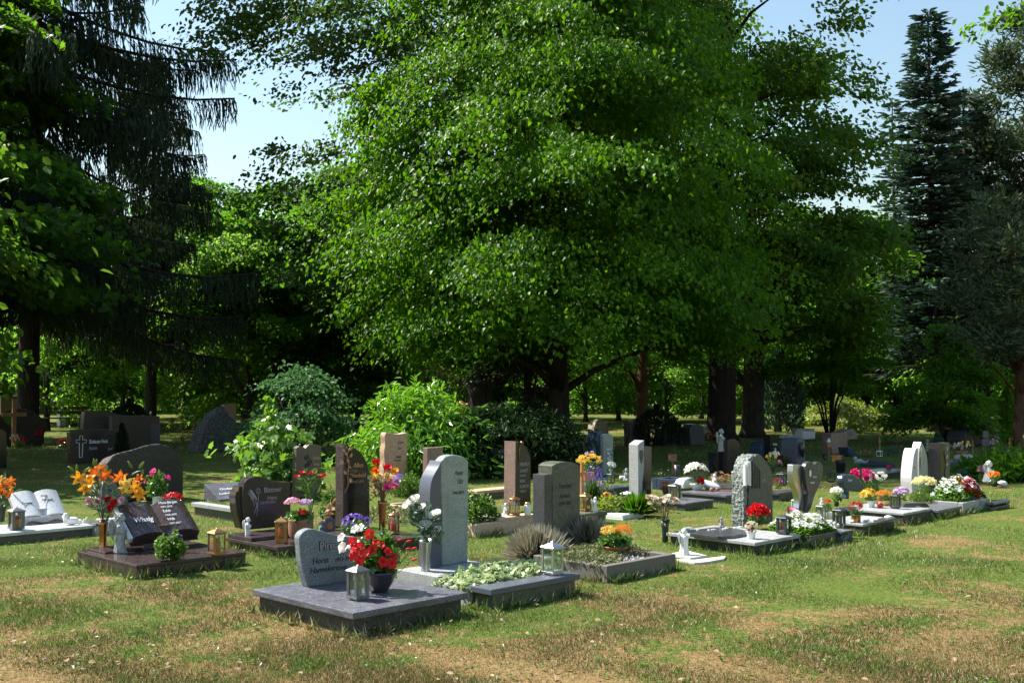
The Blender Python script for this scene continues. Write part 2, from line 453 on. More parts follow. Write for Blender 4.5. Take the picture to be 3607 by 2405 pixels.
# metals, pots
m_pewter = plain('pewter', (.17, .175, .18), .42, .85, .2, 15)
m_silver = plain('brushed_silver', (.48, .49, .50), .3, .95, .12, 15)
m_bronze = plain('bronze', (.34, .19, .08), .35, .9, .3, 15)
m_copper = plain('polished_copper', (.42, .20, .10), .2, .95, .2, 10)
m_dark = plain('dark_metal', (.05, .055, .06), .4, .5, .2, 20)
m_white = plain('white_paint', (.7, .71, .7), .45, 0, .06, 10)
m_gold = plain('gold_foil', (.75, .5, .15), .3, .9, .1, 20)
p_black = plain('black_plastic', (.012, .012, .014), .35, 0, .15, 20)
p_char = plain('charcoal_ceramic', (.04, .04, .046), .3, 0, .1, 20)
p_terra = plain('terracotta', (.48, .17, .08), .75, 0, .2, 15)
p_white = plain('white_ceramic', (.75, .75, .73), .3, 0, .05, 10)
p_wood = plain('barrel_wood', (.27, .14, .08), .7, 0, .35, 14, .3, stretch=(3, 3, .6))
p_green = plain('green_plastic', (.012, .035, .025), .4, 0, .2, 20)
p_yell = plain('cream_glaze', (.75, .52, .18), .3, 0, .1, 10)
p_blue = plain('blue_plastic', (.05, .22, .65), .35, 0, .1, 10)
p_red = plain('red_glaze', (.62, .03, .02), .25, 0, .1, 10)
wood = plain('weathered_wood', (.30, .16, .07), .75, 0, .35, 12, .3, stretch=(6, 6, .7))
wood_o = plain('orange_wood', (.55, .22, .06), .65, 0, .3, 12, .2, stretch=(6, 6, .7))
wood_d = plain('dark_bench_wood', (.04, .03, .022), .8, 0, .3, 10)
candle_r = plain('red_candle', (.60, .015, .01), .25, 0, .15, 10)
candle_w = plain('cream_wax', (.72, .68, .5), .45, 0, .08, 10)
glass = glassm('clear_glass', alpha=.10)
ink = plain('black_lettering', (.012, .012, .014), .5, 0, .1)
ink_w = plain('silver_lettering', (.75, .75, .76), .4, 0, .05)
ink_g = plain('grey_lettering', (.34, .34, .35), .4, 0, .1)
ink_b = plain('bronze_lettering', (.48, .30, .14), .4, .3, .1)
def bark(name, a, b, s=(5, 5, .9)):
    mt, nt, out = newmat(name); p = pbsdf(nt, out, .9, 0, .2); co = tco(nt, s)
    n = noise(nt, co, 3.5, 8, .7, .6)
    nt.links.new(ramp(nt, n, [(0.32, a), (0.66, b)]), p.inputs['Base Color']); bump(nt, p, n, .9, .04); return mt
b_grey = bark('bark_grey', (.018, .016, .013), (.07, .062, .052))
b_dark = bark('bark_dark', (.010, .008, .007), (.04, .032, .026))
b_pine = bark('bark_pine', (.035, .022, .014), (.15, .075, .042))
b_brown = bark('bark_brown', (.014, .010, .008), (.05, .034, .025))
stemm = plain('plant_stem', (.07, .11, .03), .6, 0, .3)
stemd = plain('dry_stem', (.16, .13, .06), .8, 0, .3)
# leaves
L_lin = leafm('linden_leaf', (.035, .12, .004), (.12, .27, .008), (.27, .66, .008), .30, .42, (.16, .30, .04), .3)  # palest tone paints sun glints into a few linden leaves
L_bee = leafm('beech_leaf', (.05, .11, .022), (.13, .20, .055), (.20, .42, .05), .32, .32, (.15, .16, .05), .7)
L_oak = leafm('oak_leaf', (.045, .12, .012), (.11, .21, .028), (.24, .52, .03), .35, .38, (.26, .27, .03), .4)
L_map = leafm('maple_leaf', (.035, .08, .015), (.08, .17, .02), (.25, .58, .02), .45, .4)
L_mapy = leafm('young_maple_leaf', (.06, .15, .02), (.13, .28, .04), (.28, .55, .04), .4, .35, (.25, .3, .08), .6)
L_spr = leafm('spruce_needle', (.016, .032, .018), (.035, .062, .030), (.05, .09, .03), .15, .5, patch=.2)
L_sprb = leafm('blue_spruce_needle', (.03, .065, .045), (.06, .115, .075), (.06, .12, .06), .15, .5, patch=.2)
L_pin = leafm('pine_needle', (.065, .11, .055), (.13, .18, .085), (.12, .20, .06), .18, .45, patch=.3)
L_lau = leafm('laurel_leaf', (.06, .17, .012), (.14, .31, .02), (.30, .66, .03), .36, .2, (.24, .40, .06), .8, .1)
L_laud = leafm('dark_laurel_leaf', (.015, .045, .012), (.03, .08, .018), (.06, .15, .02), .25, .2, None, .9, .2)
L_shr = leafm('shrub_leaf', (.055, .15, .012), (.12, .26, .026), (.26, .62, .03), .44, .42)
L_far = leafm('lit_far_leaf', (.08, .18, .02), (.17, .30, .045), (.42, .85, .08), .52, .5, None, .25, .2)  # far foliage coloured brighter and more translucent so it looks sunlit
L_yel = leafm('yellow_green_leaf', (.10, .15, .02), (.20, .26, .04), (.38, .50, .05), .4, .4)
L_dog = leafm('dogwood_leaf', (.05, .14, .03), (.12, .25, .08), (.2, .5, .16), .35, .3, (.4, .55, .4), .7, .1)
L_wood = leafm('forest_leaf', (.05, .13, .012), (.11, .235, .024), (.24, .60, .03), .46, .5, None, .3)
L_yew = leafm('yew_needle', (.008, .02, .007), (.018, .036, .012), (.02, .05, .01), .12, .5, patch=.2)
L_box = leafm('boxwood_leaf', (.05, .12, .012), (.10, .21, .02), (.2, .4, .03), .3, .4)
L_pot = leafm('pot_plant_leaf', (.04, .11, .016), (.09, .20, .03), (.2, .42, .04), .3, .25, None, .7, .2)
L_gc = leafm('ground_cover_leaf', (.09, .12, .04), (.19, .19, .08), (.2, .28, .06), .3, .6, (.38, .28, .14))
L_ivy = leafm('variegated_ivy_leaf', (.22, .36, .10), (.66, .72, .45), (.5, .6, .3), .3, .35, (.82, .84, .66), .6, .0)
L_fes = leafm('blue_fescue_blade', (.30, .29, .20), (.58, .55, .44), (.5, .46, .32), .35, .6, (.42, .30, .18), patch=.1)
L_dry = leafm('dry_leaf', (.22, .13, .06), (.42, .27, .14), (.4, .25, .1), .3, .6)
L_euc = leafm('bouquet_leaf', (.05, .10, .06), (.12, .19, .12), (.12, .25, .10), .25, .4)
F_red = petal('red_petal', (.62, .004, .008), (.80, .02, .03))
F_dkr = petal('dark_red_petal', (.28, .004, .01), (.55, .01, .02))
F_org = petal('orange_petal', (.85, .16, .01), (.9, .30, .02))
F_yel = petal('yellow_petal', (.85, .52, .03), (.9, .65, .12))
F_lyel = petal('orange_yellow_petal', (.88, .34, .01), (.9, .55, .05))
F_wht = petal('white_petal', (.78, .78, .70), (.9, .9, .85), .45)
F_crm = petal('cream_petal', (.72, .66, .48), (.85, .8, .65))
F_ply = petal('pale_yellow_petal', (.82, .74, .30), (.9, .86, .55))
F_pnk = petal('pink_petal', (.78, .22, .38), (.88, .55, .66))
F_mag = petal('magenta_petal', (.65, .015, .14), (.8, .06, .28))
F_vio = petal('violet_petal', (.14, .06, .45), (.3, .18, .62))
F_lil = petal('lilac_petal', (.5, .28, .55), (.72, .5, .75))
F_dry = petal('faded_petal', (.50, .36, .24), (.75, .66, .50))
F_drr = petal('rusty_petal', (.5, .2, .1), (.62, .34, .2))
# ------------------------------------------------------------------ ground and lawn
def grass_colour(nt, blade):
    t = nt.nodes.new('ShaderNodeNewGeometry')
    co = t.outputs['Position']
    n1 = noise(nt, co, 0.7, 5, 0.62, 0.6); n2 = noise(nt, co, 5.5, 6, 0.7, 0.5); n3 = noise(nt, co, 28, 4, 0.7)
    k = 1.0
    green = ramp(nt, n3, [(0.3, (.03, .072, .008)), (0.7, (.085, .155, .018))])
    dry = ramp(nt, n3, [(0.3, (.12, .065, .028)), (0.7, (.32, .21, .10))])
    if blade:
        at_ = N(nt, 'ShaderNodeAttribute', attribute_name='rnd')
        green = ramp(nt, at_.outputs['Fac'], [(0.0, (.045, .12, .010)), (0.6, (.11, .215, .024)), (0.86, (.20, .27, .06)), (1.0, (.42, .38, .2))])
        dry = ramp(nt, at_.outputs['Fac'], [(0.0, (.05, .11, .012)), (0.38, (.13, .15, .04)), (0.55, (.25, .15, .07)), (0.85, (.42, .28, .14)), (1.0, (.64, .55, .38))])
    a = N(nt, 'ShaderNodeMath', operation='ADD'); nt.links.new(n1, a.inputs[0])
    b = N(nt, 'ShaderNodeMath', operation='MULTIPLY'); nt.links.new(n2, b.inputs[0]); b.inputs[1].default_value = 0.9
    nt.links.new(b.outputs[0], a.inputs[1])
    sx = N(nt, 'ShaderNodeSeparateXYZ'); nt.links.new(co, sx.inputs[0])
    mr = N(nt, 'ShaderNodeMapRange'); nt.links.new(sx.outputs[1], mr.inputs[0]); mr.inputs[1].default_value = 5.5; mr.inputs[2].default_value = 9.5; mr.inputs[3].default_value = .13; mr.inputs[4].default_value = -.10
    a2 = N(nt, 'ShaderNodeMath', operation='ADD'); nt.links.new(a.outputs[0], a2.inputs[0]); nt.links.new(mr.outputs[0], a2.inputs[1]); a = a2
    return mix(nt, green, dry, ramp(nt, a.outputs[0], [(0.88, (.16,)*3), (1.36, (.86,)*3)])), n3
mt, nt, out = newmat('lawn_soil'); p = pbsdf(nt, out, .95, 0, .1)
c, n3 = grass_colour(nt, False)
nt.links.new(c, p.inputs['Base Color']); bump(nt, p, n3, .8, .03)
mg, nt, out = newmat('grass_blade'); p = nt.nodes.new('ShaderNodeBsdfPrincipled'); p.inputs['Roughness'].default_value = .45
c, n3 = grass_colour(nt, True); nt.links.new(c, p.inputs['Base Color'])
t = nt.nodes.new('ShaderNodeBsdfTranslucent'); nt.links.new(c, t.inputs[0])
mx = nt.nodes.new('ShaderNodeMixShader'); mx.inputs[0].default_value = .3
nt.links.new(p.outputs[0], mx.inputs[1]); nt.links.new(t.outputs[0], mx.inputs[2]); nt.links.new(mx.outputs[0], out.inputs[0])
gm = MB()
def gh(x, y):
    r_ = math.hypot(x, y)
    return -0.012 + 0.010 * math.sin(x * 1.7 + math.sin(y * 1.1)) * math.sin(y * 1.3) if r_ < 60 else -0.012
gx = [-400, -200, -100, -60] + [i * .5 for i in range(-80, 81)] + [60, 100, 200, 400]
gy = [-200, -50, -10] + [i * .5 for i in range(0, 121)] + [80, 120, 200, 500]
gm.v = [(x, y, gh(x, y)) for y in gy for x in gx]
nx = len(gx)
gm.f = [(j * nx + i, j * nx + i + 1, (j + 1) * nx + i + 1, (j + 1) * nx + i) for j in range(len(gy) - 1) for i in range(nx - 1)]
o = part('ground', gm, mt, None, True, kind='structure')
def blades(n, sy0, sy1, h0, h1, wid, tag_):
    n = int(n * 1.4); sx = rng.uniform(-1100, 4700, n); sy = rng.uniform(sy0, sy1, n)
    cx = (sx - CX) / F_PX; cy = (CY - sy) / F_PX
    dx = cx; dy = math.cos(PITCH) - cy * math.sin(PITCH); dz = math.sin(PITCH) + cy * math.cos(PITCH)
    t = -EYE / dz
    X = dx * t; Y = dy * t
    P = np.stack([X, Y, np.full(n, -0.02)], 1)
    S = rng.uniform(h0, h1, n) * (0.75 + 0.5 * np.sin(X * 2.1 + np.sin(Y * 3)) ** 2)
    T = rng.normal(size=(n, 3)) * np.array([.45, .45, 0]) + np.array([0.05, 0, 1.0])
    Nn = unit(n) * np.array([1, 1, .2])
    return batch(tag_, P, S, Nn, T)
TPL['blade'] = ([(-.045, 0, 0), (.045, 0, 0), (.035, .55, .07), (0, 1, .3), (-.035, .55, .07)], [(0, 1, 2, 3, 4)])
TPL['bladef'] = ([(-.07, 0, 0), (.07, 0, 0), (0, 1, .25)], [(0, 1, 2)])
me = nmesh('grass', mg, [blades(290000, 1960, 2560, .016, .036, 0, 'blade'), blades(240000, 1600, 1990, .022, .046, 0, 'bladef'), blades(40000, 1500, 1610, .05, .1, 0, 'bladef')])
props(link('grass', me), 'short mown lawn with green and dry straw coloured patches', 'grass', kind='stuff')
# ------------------------------------------------------------------ trees
TPL['string'] = ([(0, 0, 0), (-.07, .25, .03), (-.05, .8, 0), (0, 1, 0), (.05, .8, 0), (.07, .25, .03)], [(0, 5, 4, 3), (0, 3, 2, 1)])
def lobes(az, z, seed, amp=.22):
    return 1 + amp * (np.sin(az * 3 + seed + z * .9) * .5 + np.sin(az * 5 - seed * 2 + z * 1.7) * .3 + np.sin(az * 2 + z * 2.3 + seed * 3) * .4)
def crown_points(n, prof, seed, shell=.55, amp=.22, thr=-.62):
    zs = np.array([p_[0] for p_ in prof]); rs = np.array([p_[1] for p_ in prof])
    zz = rng.uniform(zs[0], zs[-1], n * 4); rr = np.interp(zz, zs, rs)
    nbgh = max(8, n // 11)
    keep = rng.random(n * 4) < (rr / rs.max()); zz = zz[keep][:nbgh]; rr = rr[keep][:nbgh]
    az = rng.uniform(0, 2 * np.pi, len(zz))
    rad = rr * lobes(az, zz, seed, amp) * (1 - shell * rng.random(len(zz)) ** 1.6)
    Bc = np.stack([rad * np.cos(az), rad * np.sin(az), zz], 1)
    idx = rng.integers(0, len(zz), n)
    R0 = rs.max() * .15
    oo = np.stack([np.cos(az), np.sin(az), np.full(len(az), -.35)], 1)
    C_ = Bc[idx] + oo[idx] * (rng.normal(size=(n, 1)) * R0 * 1.15) + rng.normal(size=(n, 3)) * np.array([.6, .6, .30]) * R0
    ro = np.hypot(C_[:, 0], C_[:, 1]); lim = np.interp(C_[:, 2], zs, rs) * 1.12 + .1
    f = np.minimum(1, lim / (ro + 1e-6)); C_[:, 0] *= f; C_[:, 1] *= f
    C_[:, 2] = np.clip(C_[:, 2], zs[0] - .3, None)
    s_ = rs.max() * .17
    vn = np.sin(C_[:, 0] / s_ + seed) * np.sin(C_[:, 1] / s_ + 2 * seed) + np.sin(C_[:, 2] / (s_ * .6) + np.sin(C_[:, 0] / s_) * 1.2 + seed) * .75
    C_ = C_[vn > thr]
    return C_, np.arctan2(C_[:, 1], C_[:, 0])
def sprays(C_, az, k, a, b, size, tpl, hang=.5, droop=.25, up=.8, sv=.35):
    n = len(C_)
    out_ = np.stack([np.cos(az), np.sin(az), np.full(n, -droop)], 1); out_ /= np.linalg.norm(out_, axis=1, keepdims=True)
    side = np.cross(out_, np.array([0, 0, 1.])); side /= np.linalg.norm(side, axis=1, keepdims=True) + 1e-9
    nrm = np.cross(side, out_)
    u_ = rng.normal(size=(n, k, 3)) * np.array([a, a * .7, b])
    sc = rng.uniform(.6, 1.35, (n, 1, 1))
    P = C_[:, None, :] + (out_[:, None, :] * u_[..., 0:1] + side[:, None, :] * u_[..., 1:2] + nrm[:, None, :] * u_[..., 2:3]) * sc
    P = P.reshape(-1, 3); m_ = len(P)
    T = np.repeat(out_, k, 0) * .7 + rng.normal(size=(m_, 3)) * .55 + np.array([0, 0, -hang])
    Nn = np.repeat(nrm, k, 0) * up + rng.normal(size=(m_, 3)) * .6 + np.repeat(out_, k, 0) * .25
    S = size * rng.uniform(1 - sv, 1 + sv, m_)
    return batch(tpl, P, S, Nn, T)
def limbs(mb, h, r0, prof, n, seed, lean=(0, 0), zfork=None):
    rd = random.Random(seed)
    zs = [p_[0] for p_ in prof]; rs = [p_[1] for p_ in prof]
    pts = []; rad = []
    k = 9
    for i in range(k + 1):
        t = i / k; z = h * t
        pts.append((lean[0] * t * t + .12 * math.sin(t * 5 + seed) * min(1, t * 3), lean[1] * t * t + .10 * math.sin(t * 4 + seed * 2) * min(1, t * 3), z))
        rad.append(r0 * (1.35 if i == 0 else 1) * (1 - t) ** .75 + .02)
    pts.insert(1, (pts[0][0], pts[0][1], .25)); rad.insert(1, r0 * 1.05)
    mb.tube(pts, rad, 10)
    for i in range(n):
        t = rd.uniform(.18, .8); az = rd.uniform(0, 2 * math.pi)
        i0 = int(t * k) + 1; b = Vector(pts[i0])
        z2 = b.z + rd.uniform(.5, 2.2); rr = float(np.interp(min(z2, zs[-1]), zs, rs)) * rd.uniform(.6, .9)
        e = Vector((rr * math.cos(az), rr * math.sin(az), z2)); mid = (b + e) / 2 + Vector((0, 0, rd.uniform(-.1, .5)))
        q = rad[i0] * .42
        mb.tube([b, b.lerp(mid, .5) + Vector((rd.uniform(-.1, .1), rd.uniform(-.1, .1), .1)), mid, mid.lerp(e, .6), e], [q, q * .75, q * .55, q * .35, .012], 5)
    return mb
def broadleaf(name, label, loc, prof, h, r0, nsp, k, size, leaf, brk, tpl='oval', a=.42, b=.09, seed=1, hang=.5, shell=.55, thr=-.62, nl=22, lean=(0, 0), amp=.22, droop=.25, group=None, xtra=None, cat='tree', rz=0):
    tr = thing(name, label, cat, loc, rz, group)
    C_, az = crown_points(nsp, prof, seed, shell, amp, thr)
    ps = [sprays(C_, az, k, a, b, size, tpl, hang, droop)]
    if xtra is not None:
        ps.append(sprays(np.array(xtra[0], float), np.array(xtra[1], float), k, a, b, size, tpl, hang, droop))
    me = nmesh('crown', leaf, ps)
    link('crown', me, tr)
    part('trunk', limbs(MB(), h, r0, prof, nl, seed, lean), brk, tr, True)
    return tr
def spruce(name, label, loc, H_, rmax, z0, leaf, brk, trunk_r=.2, whorl=.32, nb=7, tw=.34, dens=11, pend=1.0, droop=.35, power=.8, seed=1, rz=0, group=None, cat='conifer'):
    tr = thing(name, label, cat, loc, rz, group)
    rd = random.Random(seed)
    P = []; T = []; S = []; Nn = []
    tb = MB().tube([(0, 0, 0), (0, 0, .3), (.03, 0, H_ * .5), (0, 0, H_)], [trunk_r * 1.3, trunk_r, trunk_r * .6, .02], 10)
    z = z0
    while z < H_ - .1:
        fr = (z - z0) / (H_ - z0)
        Lb = rmax * (1 - fr) ** power * rd.uniform(.8, 1.1) + .12
        for j in range(nb):
            az = rd.uniform(0, 2 * math.pi); L_ = Lb * rd.uniform(.65, 1.15)
            rise = (.45 if fr > .8 else .1) - droop * rd.uniform(.6, 1.3)
            zz0 = z + rd.uniform(-whorl, whorl) / 2
            npt = 6; pts = []
            for q in range(npt):
                t = q / (npt - 1)
                pts.append(Vector((math.cos(az) * L_ * t, math.sin(az) * L_ * t, zz0 + rise * L_ * t * (1.3 - .3 * t) + .12 * L_ * t ** 3)))
            if L_ > .8: tb.tube(pts, [.014 + .01 * L_ * (1 - q / npt) for q in range(npt)], 4)
            nt_ = int(dens * L_) + 5
            for q in range(nt_):
                t = rd.uniform(.08, 1.0) ** .8
                f = t * (npt - 1); i = min(int(f), npt - 2); c_ = pts[i].lerp(pts[i + 1], f - i)
                sd_ = rd.choice((-1, 1)); sv = Vector((-math.sin(az), math.cos(az), 0)) * sd_; ov = Vector((math.cos(az), math.sin(az), 0))
                off = sv * rd.uniform(0, .22 * L_ * (1.15 - t))
                hangv = Vector((0, 0, -1)) * pend
                d = (ov * rd.uniform(.3, 1) + sv * rd.uniform(.2, .9) * (1 if pend < .8 else .35) + hangv * rd.uniform(.3, 1.3) * (2.2 if pend > .8 else 1) + Vector((0, 0, .15)))
                if pend > .8:
                    pp = c_ + off
                    for q2 in range(rd.choice((3, 4, 5))):
                        dd = Vector((rd.gauss(0, .22), rd.gauss(0, .22), -1)) + ov * .25 / (1 + q2)
                        P.append(pp); T.append(dd); S.append(tw * rd.uniform(.8, 1.3)); Nn.append((rd.gauss(0, 1), rd.gauss(0, 1), 0)); pp = pp + dd.normalized() * tw * .72
                P.append(c_ + off); T.append(d); S.append(tw * rd.uniform(.6, 1.3)); Nn.append((rd.gauss(0, 1), rd.gauss(0, 1), rd.gauss(0, .5) + .8 * (1 - pend)))
        z += whorl * rd.uniform(.8, 1.2)
    me = nmesh('crown', leaf, [batch('string' if pend > .8 else 'twig', np.array(P, float), np.array(S), np.array(Nn, float), np.array(T, float))])
    link('crown', me, tr)
    part('trunk', tb, brk, tr, True)
    return tr
def gpos(dx, dep): # ground point under picture column dx (2352-wide) at distance dep
    return ((dx - 1176) / 2556 * dep, dep, 0)
def hz(y, dep): return 1.6 + (883 - y) * dep / 2556
# main linden
random.seed(5); lsk = []; lsa = []
for i in range(330):
    a_ = random.uniform(0, 6.283); r_ = 4.3 * math.sqrt(random.random()); lsk.append((r_ * math.cos(a_), r_ * math.sin(a_), random.uniform(2.75, 4.6) - .05 * r_)); lsa.append(a_)
lskirt = (lsk, lsa)
prof = [(2.6, 3.2), (3.2, 4.3), (4, 4.8), (5.3, 4.8), (7, 4.2), (9, 3.4), (11, 2.7), (13, 1.9), (14.6, .5)]
broadleaf('linden_tree', 'big linden with bright sunlit green crown in the middle of the picture', gpos(1285, 25), prof, 12.5, .24, 3300, 92, .082, L_lin, b_dark, 'heart', .38, .10, 3, .75, .72, -.28, 20, amp=.16, droop=.55, xtra=lskirt)
# tall beech behind, reaching over the sky gap
prof = [(3.5, 3.5), (5, 4.6), (7, 5.2), (9, 5.5), (11, 5.6), (12.6, 6.3), (14, 6.0), (17, 4), (19, 1)]
xs = []; xa = []
for i in range(34):
    t = random.random(); xs.append((-5.0 - 2.6 * t, -1 + random.uniform(-.8, .8), 11.6 + 1.2 * t * random.uniform(-1, .6) + random.uniform(-.35, .5))); xa.append(math.pi + random.uniform(-.5, .5))
broadleaf('beech_tree', 'tall grey green beech behind the left edge of the linden, overhanging the sky gap', gpos(1105, 31), prof, 17, .36, 1500, 66, .13, L_bee, b_grey, 'oval', .42, .10, 5, .3, .5, -.8, 26, xtra=(xs, xa), amp=.2)
# big oak at right with heavy trunk
prof = [(4.0, 3.4), (5.5, 4.1), (8, 3.9), (10, 3.7), (12, 3.5), (14, 3.1), (16, 2.6), (19, 1)]
broadleaf('oak_tree', 'tall leafy oak with a thick dark forked trunk right of the linden', gpos(1655, 32), prof, 17, .40, 1150, 54, .14, L_oak, b_dark, 'oval', .40, .11, 8, .3, .5, -.8, 28, lean=(.7, .5), amp=.2)
prof = [(3.2, 2.6), (4.5, 4.2), (6, 4.2), (8, 3.4), (9.5, 2.4), (11, 1)]
broadleaf('oak_tree', 'shaded oak with a straight trunk, right neighbour of the thick forked trunk', gpos(1727, 34), prof, 12, .33, 900, 52, .16, L_oak, b_grey, 'oval', .42, .10, 13, .3, .5, -.5, 24, amp=.25)
# near maple at the left edge
prof = [(4.2, 2.2), (5, 3.2), (6.5, 3.6), (8, 3.6), (9.5, 3), (12, 1)]
broadleaf('maple_tree', 'near maple with sunlit yellow green leaves in the upper left corner', (-15.2, 28.3, 0), [(7.9, 2.4), (9, 3.6), (10.5, 3.7), (11.8, 2.4)], 11, .26, 520, 50, .19, L_map, b_grey, 'maple', .45, .07, 21, .35, .55, -.5, 18)
broadleaf('maple_tree', 'maple with dim layered leaves low at the left edge below the upper left crown', gpos(-75, 25), [(3.4, 1.6), (4.4, 3.0), (5.6, 3.0), (7, 1.4)], 6, .12, 300, 40, .15, L_map, b_grey, 'maple', .42, .06, 22, .3, .55, -.6, 12)
# hanging spruces at left
spruce('weeping_spruce', 'dark spruce with long drooping branches and thick trunk near the left edge', gpos(66, 31), 24, 6.8, 4.5, L_spr, b_brown, .3, .62, 7, .24, 34, 1.0, .5, .6, 31)
spruce('weeping_spruce', 'dark spruce with hanging twigs and grey bent trunk left of the sky gap', gpos(347, 38), 13, 3.4, 3.6, L_spr, b_grey, .2, .5, 7, .22, 30, 1.0, .4, .7, 32)
# off to the left, shading the ground there
broadleaf('ash_tree', 'leafy tree with most of its crown beyond the left edge', (-13.0, 19, 0), [(1.6, 2.8), (4, 3.5), (6, 3.3), (8, 1.5)], 7.5, .2, 800, 54, .2, L_oak, b_grey, 'oval', .5, .1, 41)
broadleaf('ash_tree', 'tall leafy tree standing beyond the left edge behind the maple', (-22, 33, 0), [(3.5, 3), (6, 4), (10, 5), (13, 2)], 14, .3, 500, 50, .22, L_oak, b_grey, 'oval', .5, .1, 42)
# conifers at right
spruce('blue_spruce', 'slender blue green spruce with a pointed top against the sky', gpos(2143, 38), 14.5, 2.0, 2.6, L_sprb, b_dark, .2, .17, 9, .30, 17, .2, .2, .55, 51)
spruce('spruce_tree', 'dark spruce with heavy trunk between the pointed spruce and the pines', gpos(2222, 40), 12.4, 2.9, 2.6, L_spr, b_dark, .3, .36, 8, .4, 17, .5, .35, .7, 52)
spruce('spruce_tree', 'small narrow conifer top in the sky gap left of the pointed spruce', gpos(2057, 50), 14.6, 1.3, 3, L_sprb, b_dark, .14, .4, 6, .35, 13, .2, .1, .6, 53)
def pine(label, loc, prof, h, r0, n, k, size, seed, lean=(0, 0)):
    tr = thing('pine_tree', label, 'conifer', loc)
    C_, az = crown_points(n, prof, seed, .65, .3)
    m_ = n and len(C_)
    P = np.repeat(C_, k, 0); n2 = len(P)
    off = rng.normal(size=(n2, 3)) * np.array([.22, .22, .12])
    P = P + off
    T = off * 2.5 + rng.normal(size=(n2, 3)) * .35 + np.array([0, 0, .35])
    me = nmesh('crown', L_pin, [batch('twig', P, size * rng.uniform(.6, 1.3, n2), unit(n2), T)])
    link('crown', me, tr)
    part('trunk', limbs(MB(), h, r0, prof, 34, seed, lean), b_pine, tr, True)
    return tr
pine('grey green pine with orange limbs at the right edge below the leaf twigs', gpos(2375, 40), [(6.0, 1.8), (8, 2.2), (10, 2.2), (12, 1.7), (14, 1.2), (15.2, .4)], 14, .22, 900, 34, .24, 61)
pine('loose pine crown between the pointed spruce and the right edge', gpos(2262, 42), [(5.5, 1.2), (7, 1.8), (9, 1.8), (11, 1.3), (12.6, .4)], 10.6, .18, 450, 34, .24, 62)
pine('low bushy pine at the right edge with silvery green tips', gpos(2335, 27), [(1.9, .9), (2.8, 1.5), (4, 1.5), (5.2, 1.0), (6.2, .4)], 5.6, .1, 420, 34, .17, 63)
pine('thin pine trunk with bare side branches right of the linden trunk', gpos(1472, 33), [(5.2, 1.2), (7, 2), (9, 1.6), (11, .4)], 10.5, .15, 260, 30, .22, 64)
# twigs of a tree beyond the right edge
broadleaf('beech_tree', 'yellow green leaf twigs hanging in at the upper right corner', gpos(2520, 13), [(5.0, 1.0), (5.6, 1.35), (6.3, 1.45), (7, 1)], 6.6, .09, 90, 26, .075, L_map, b_grey, 'oval', .22, .05, 71, .35, .5, -.6, 14)
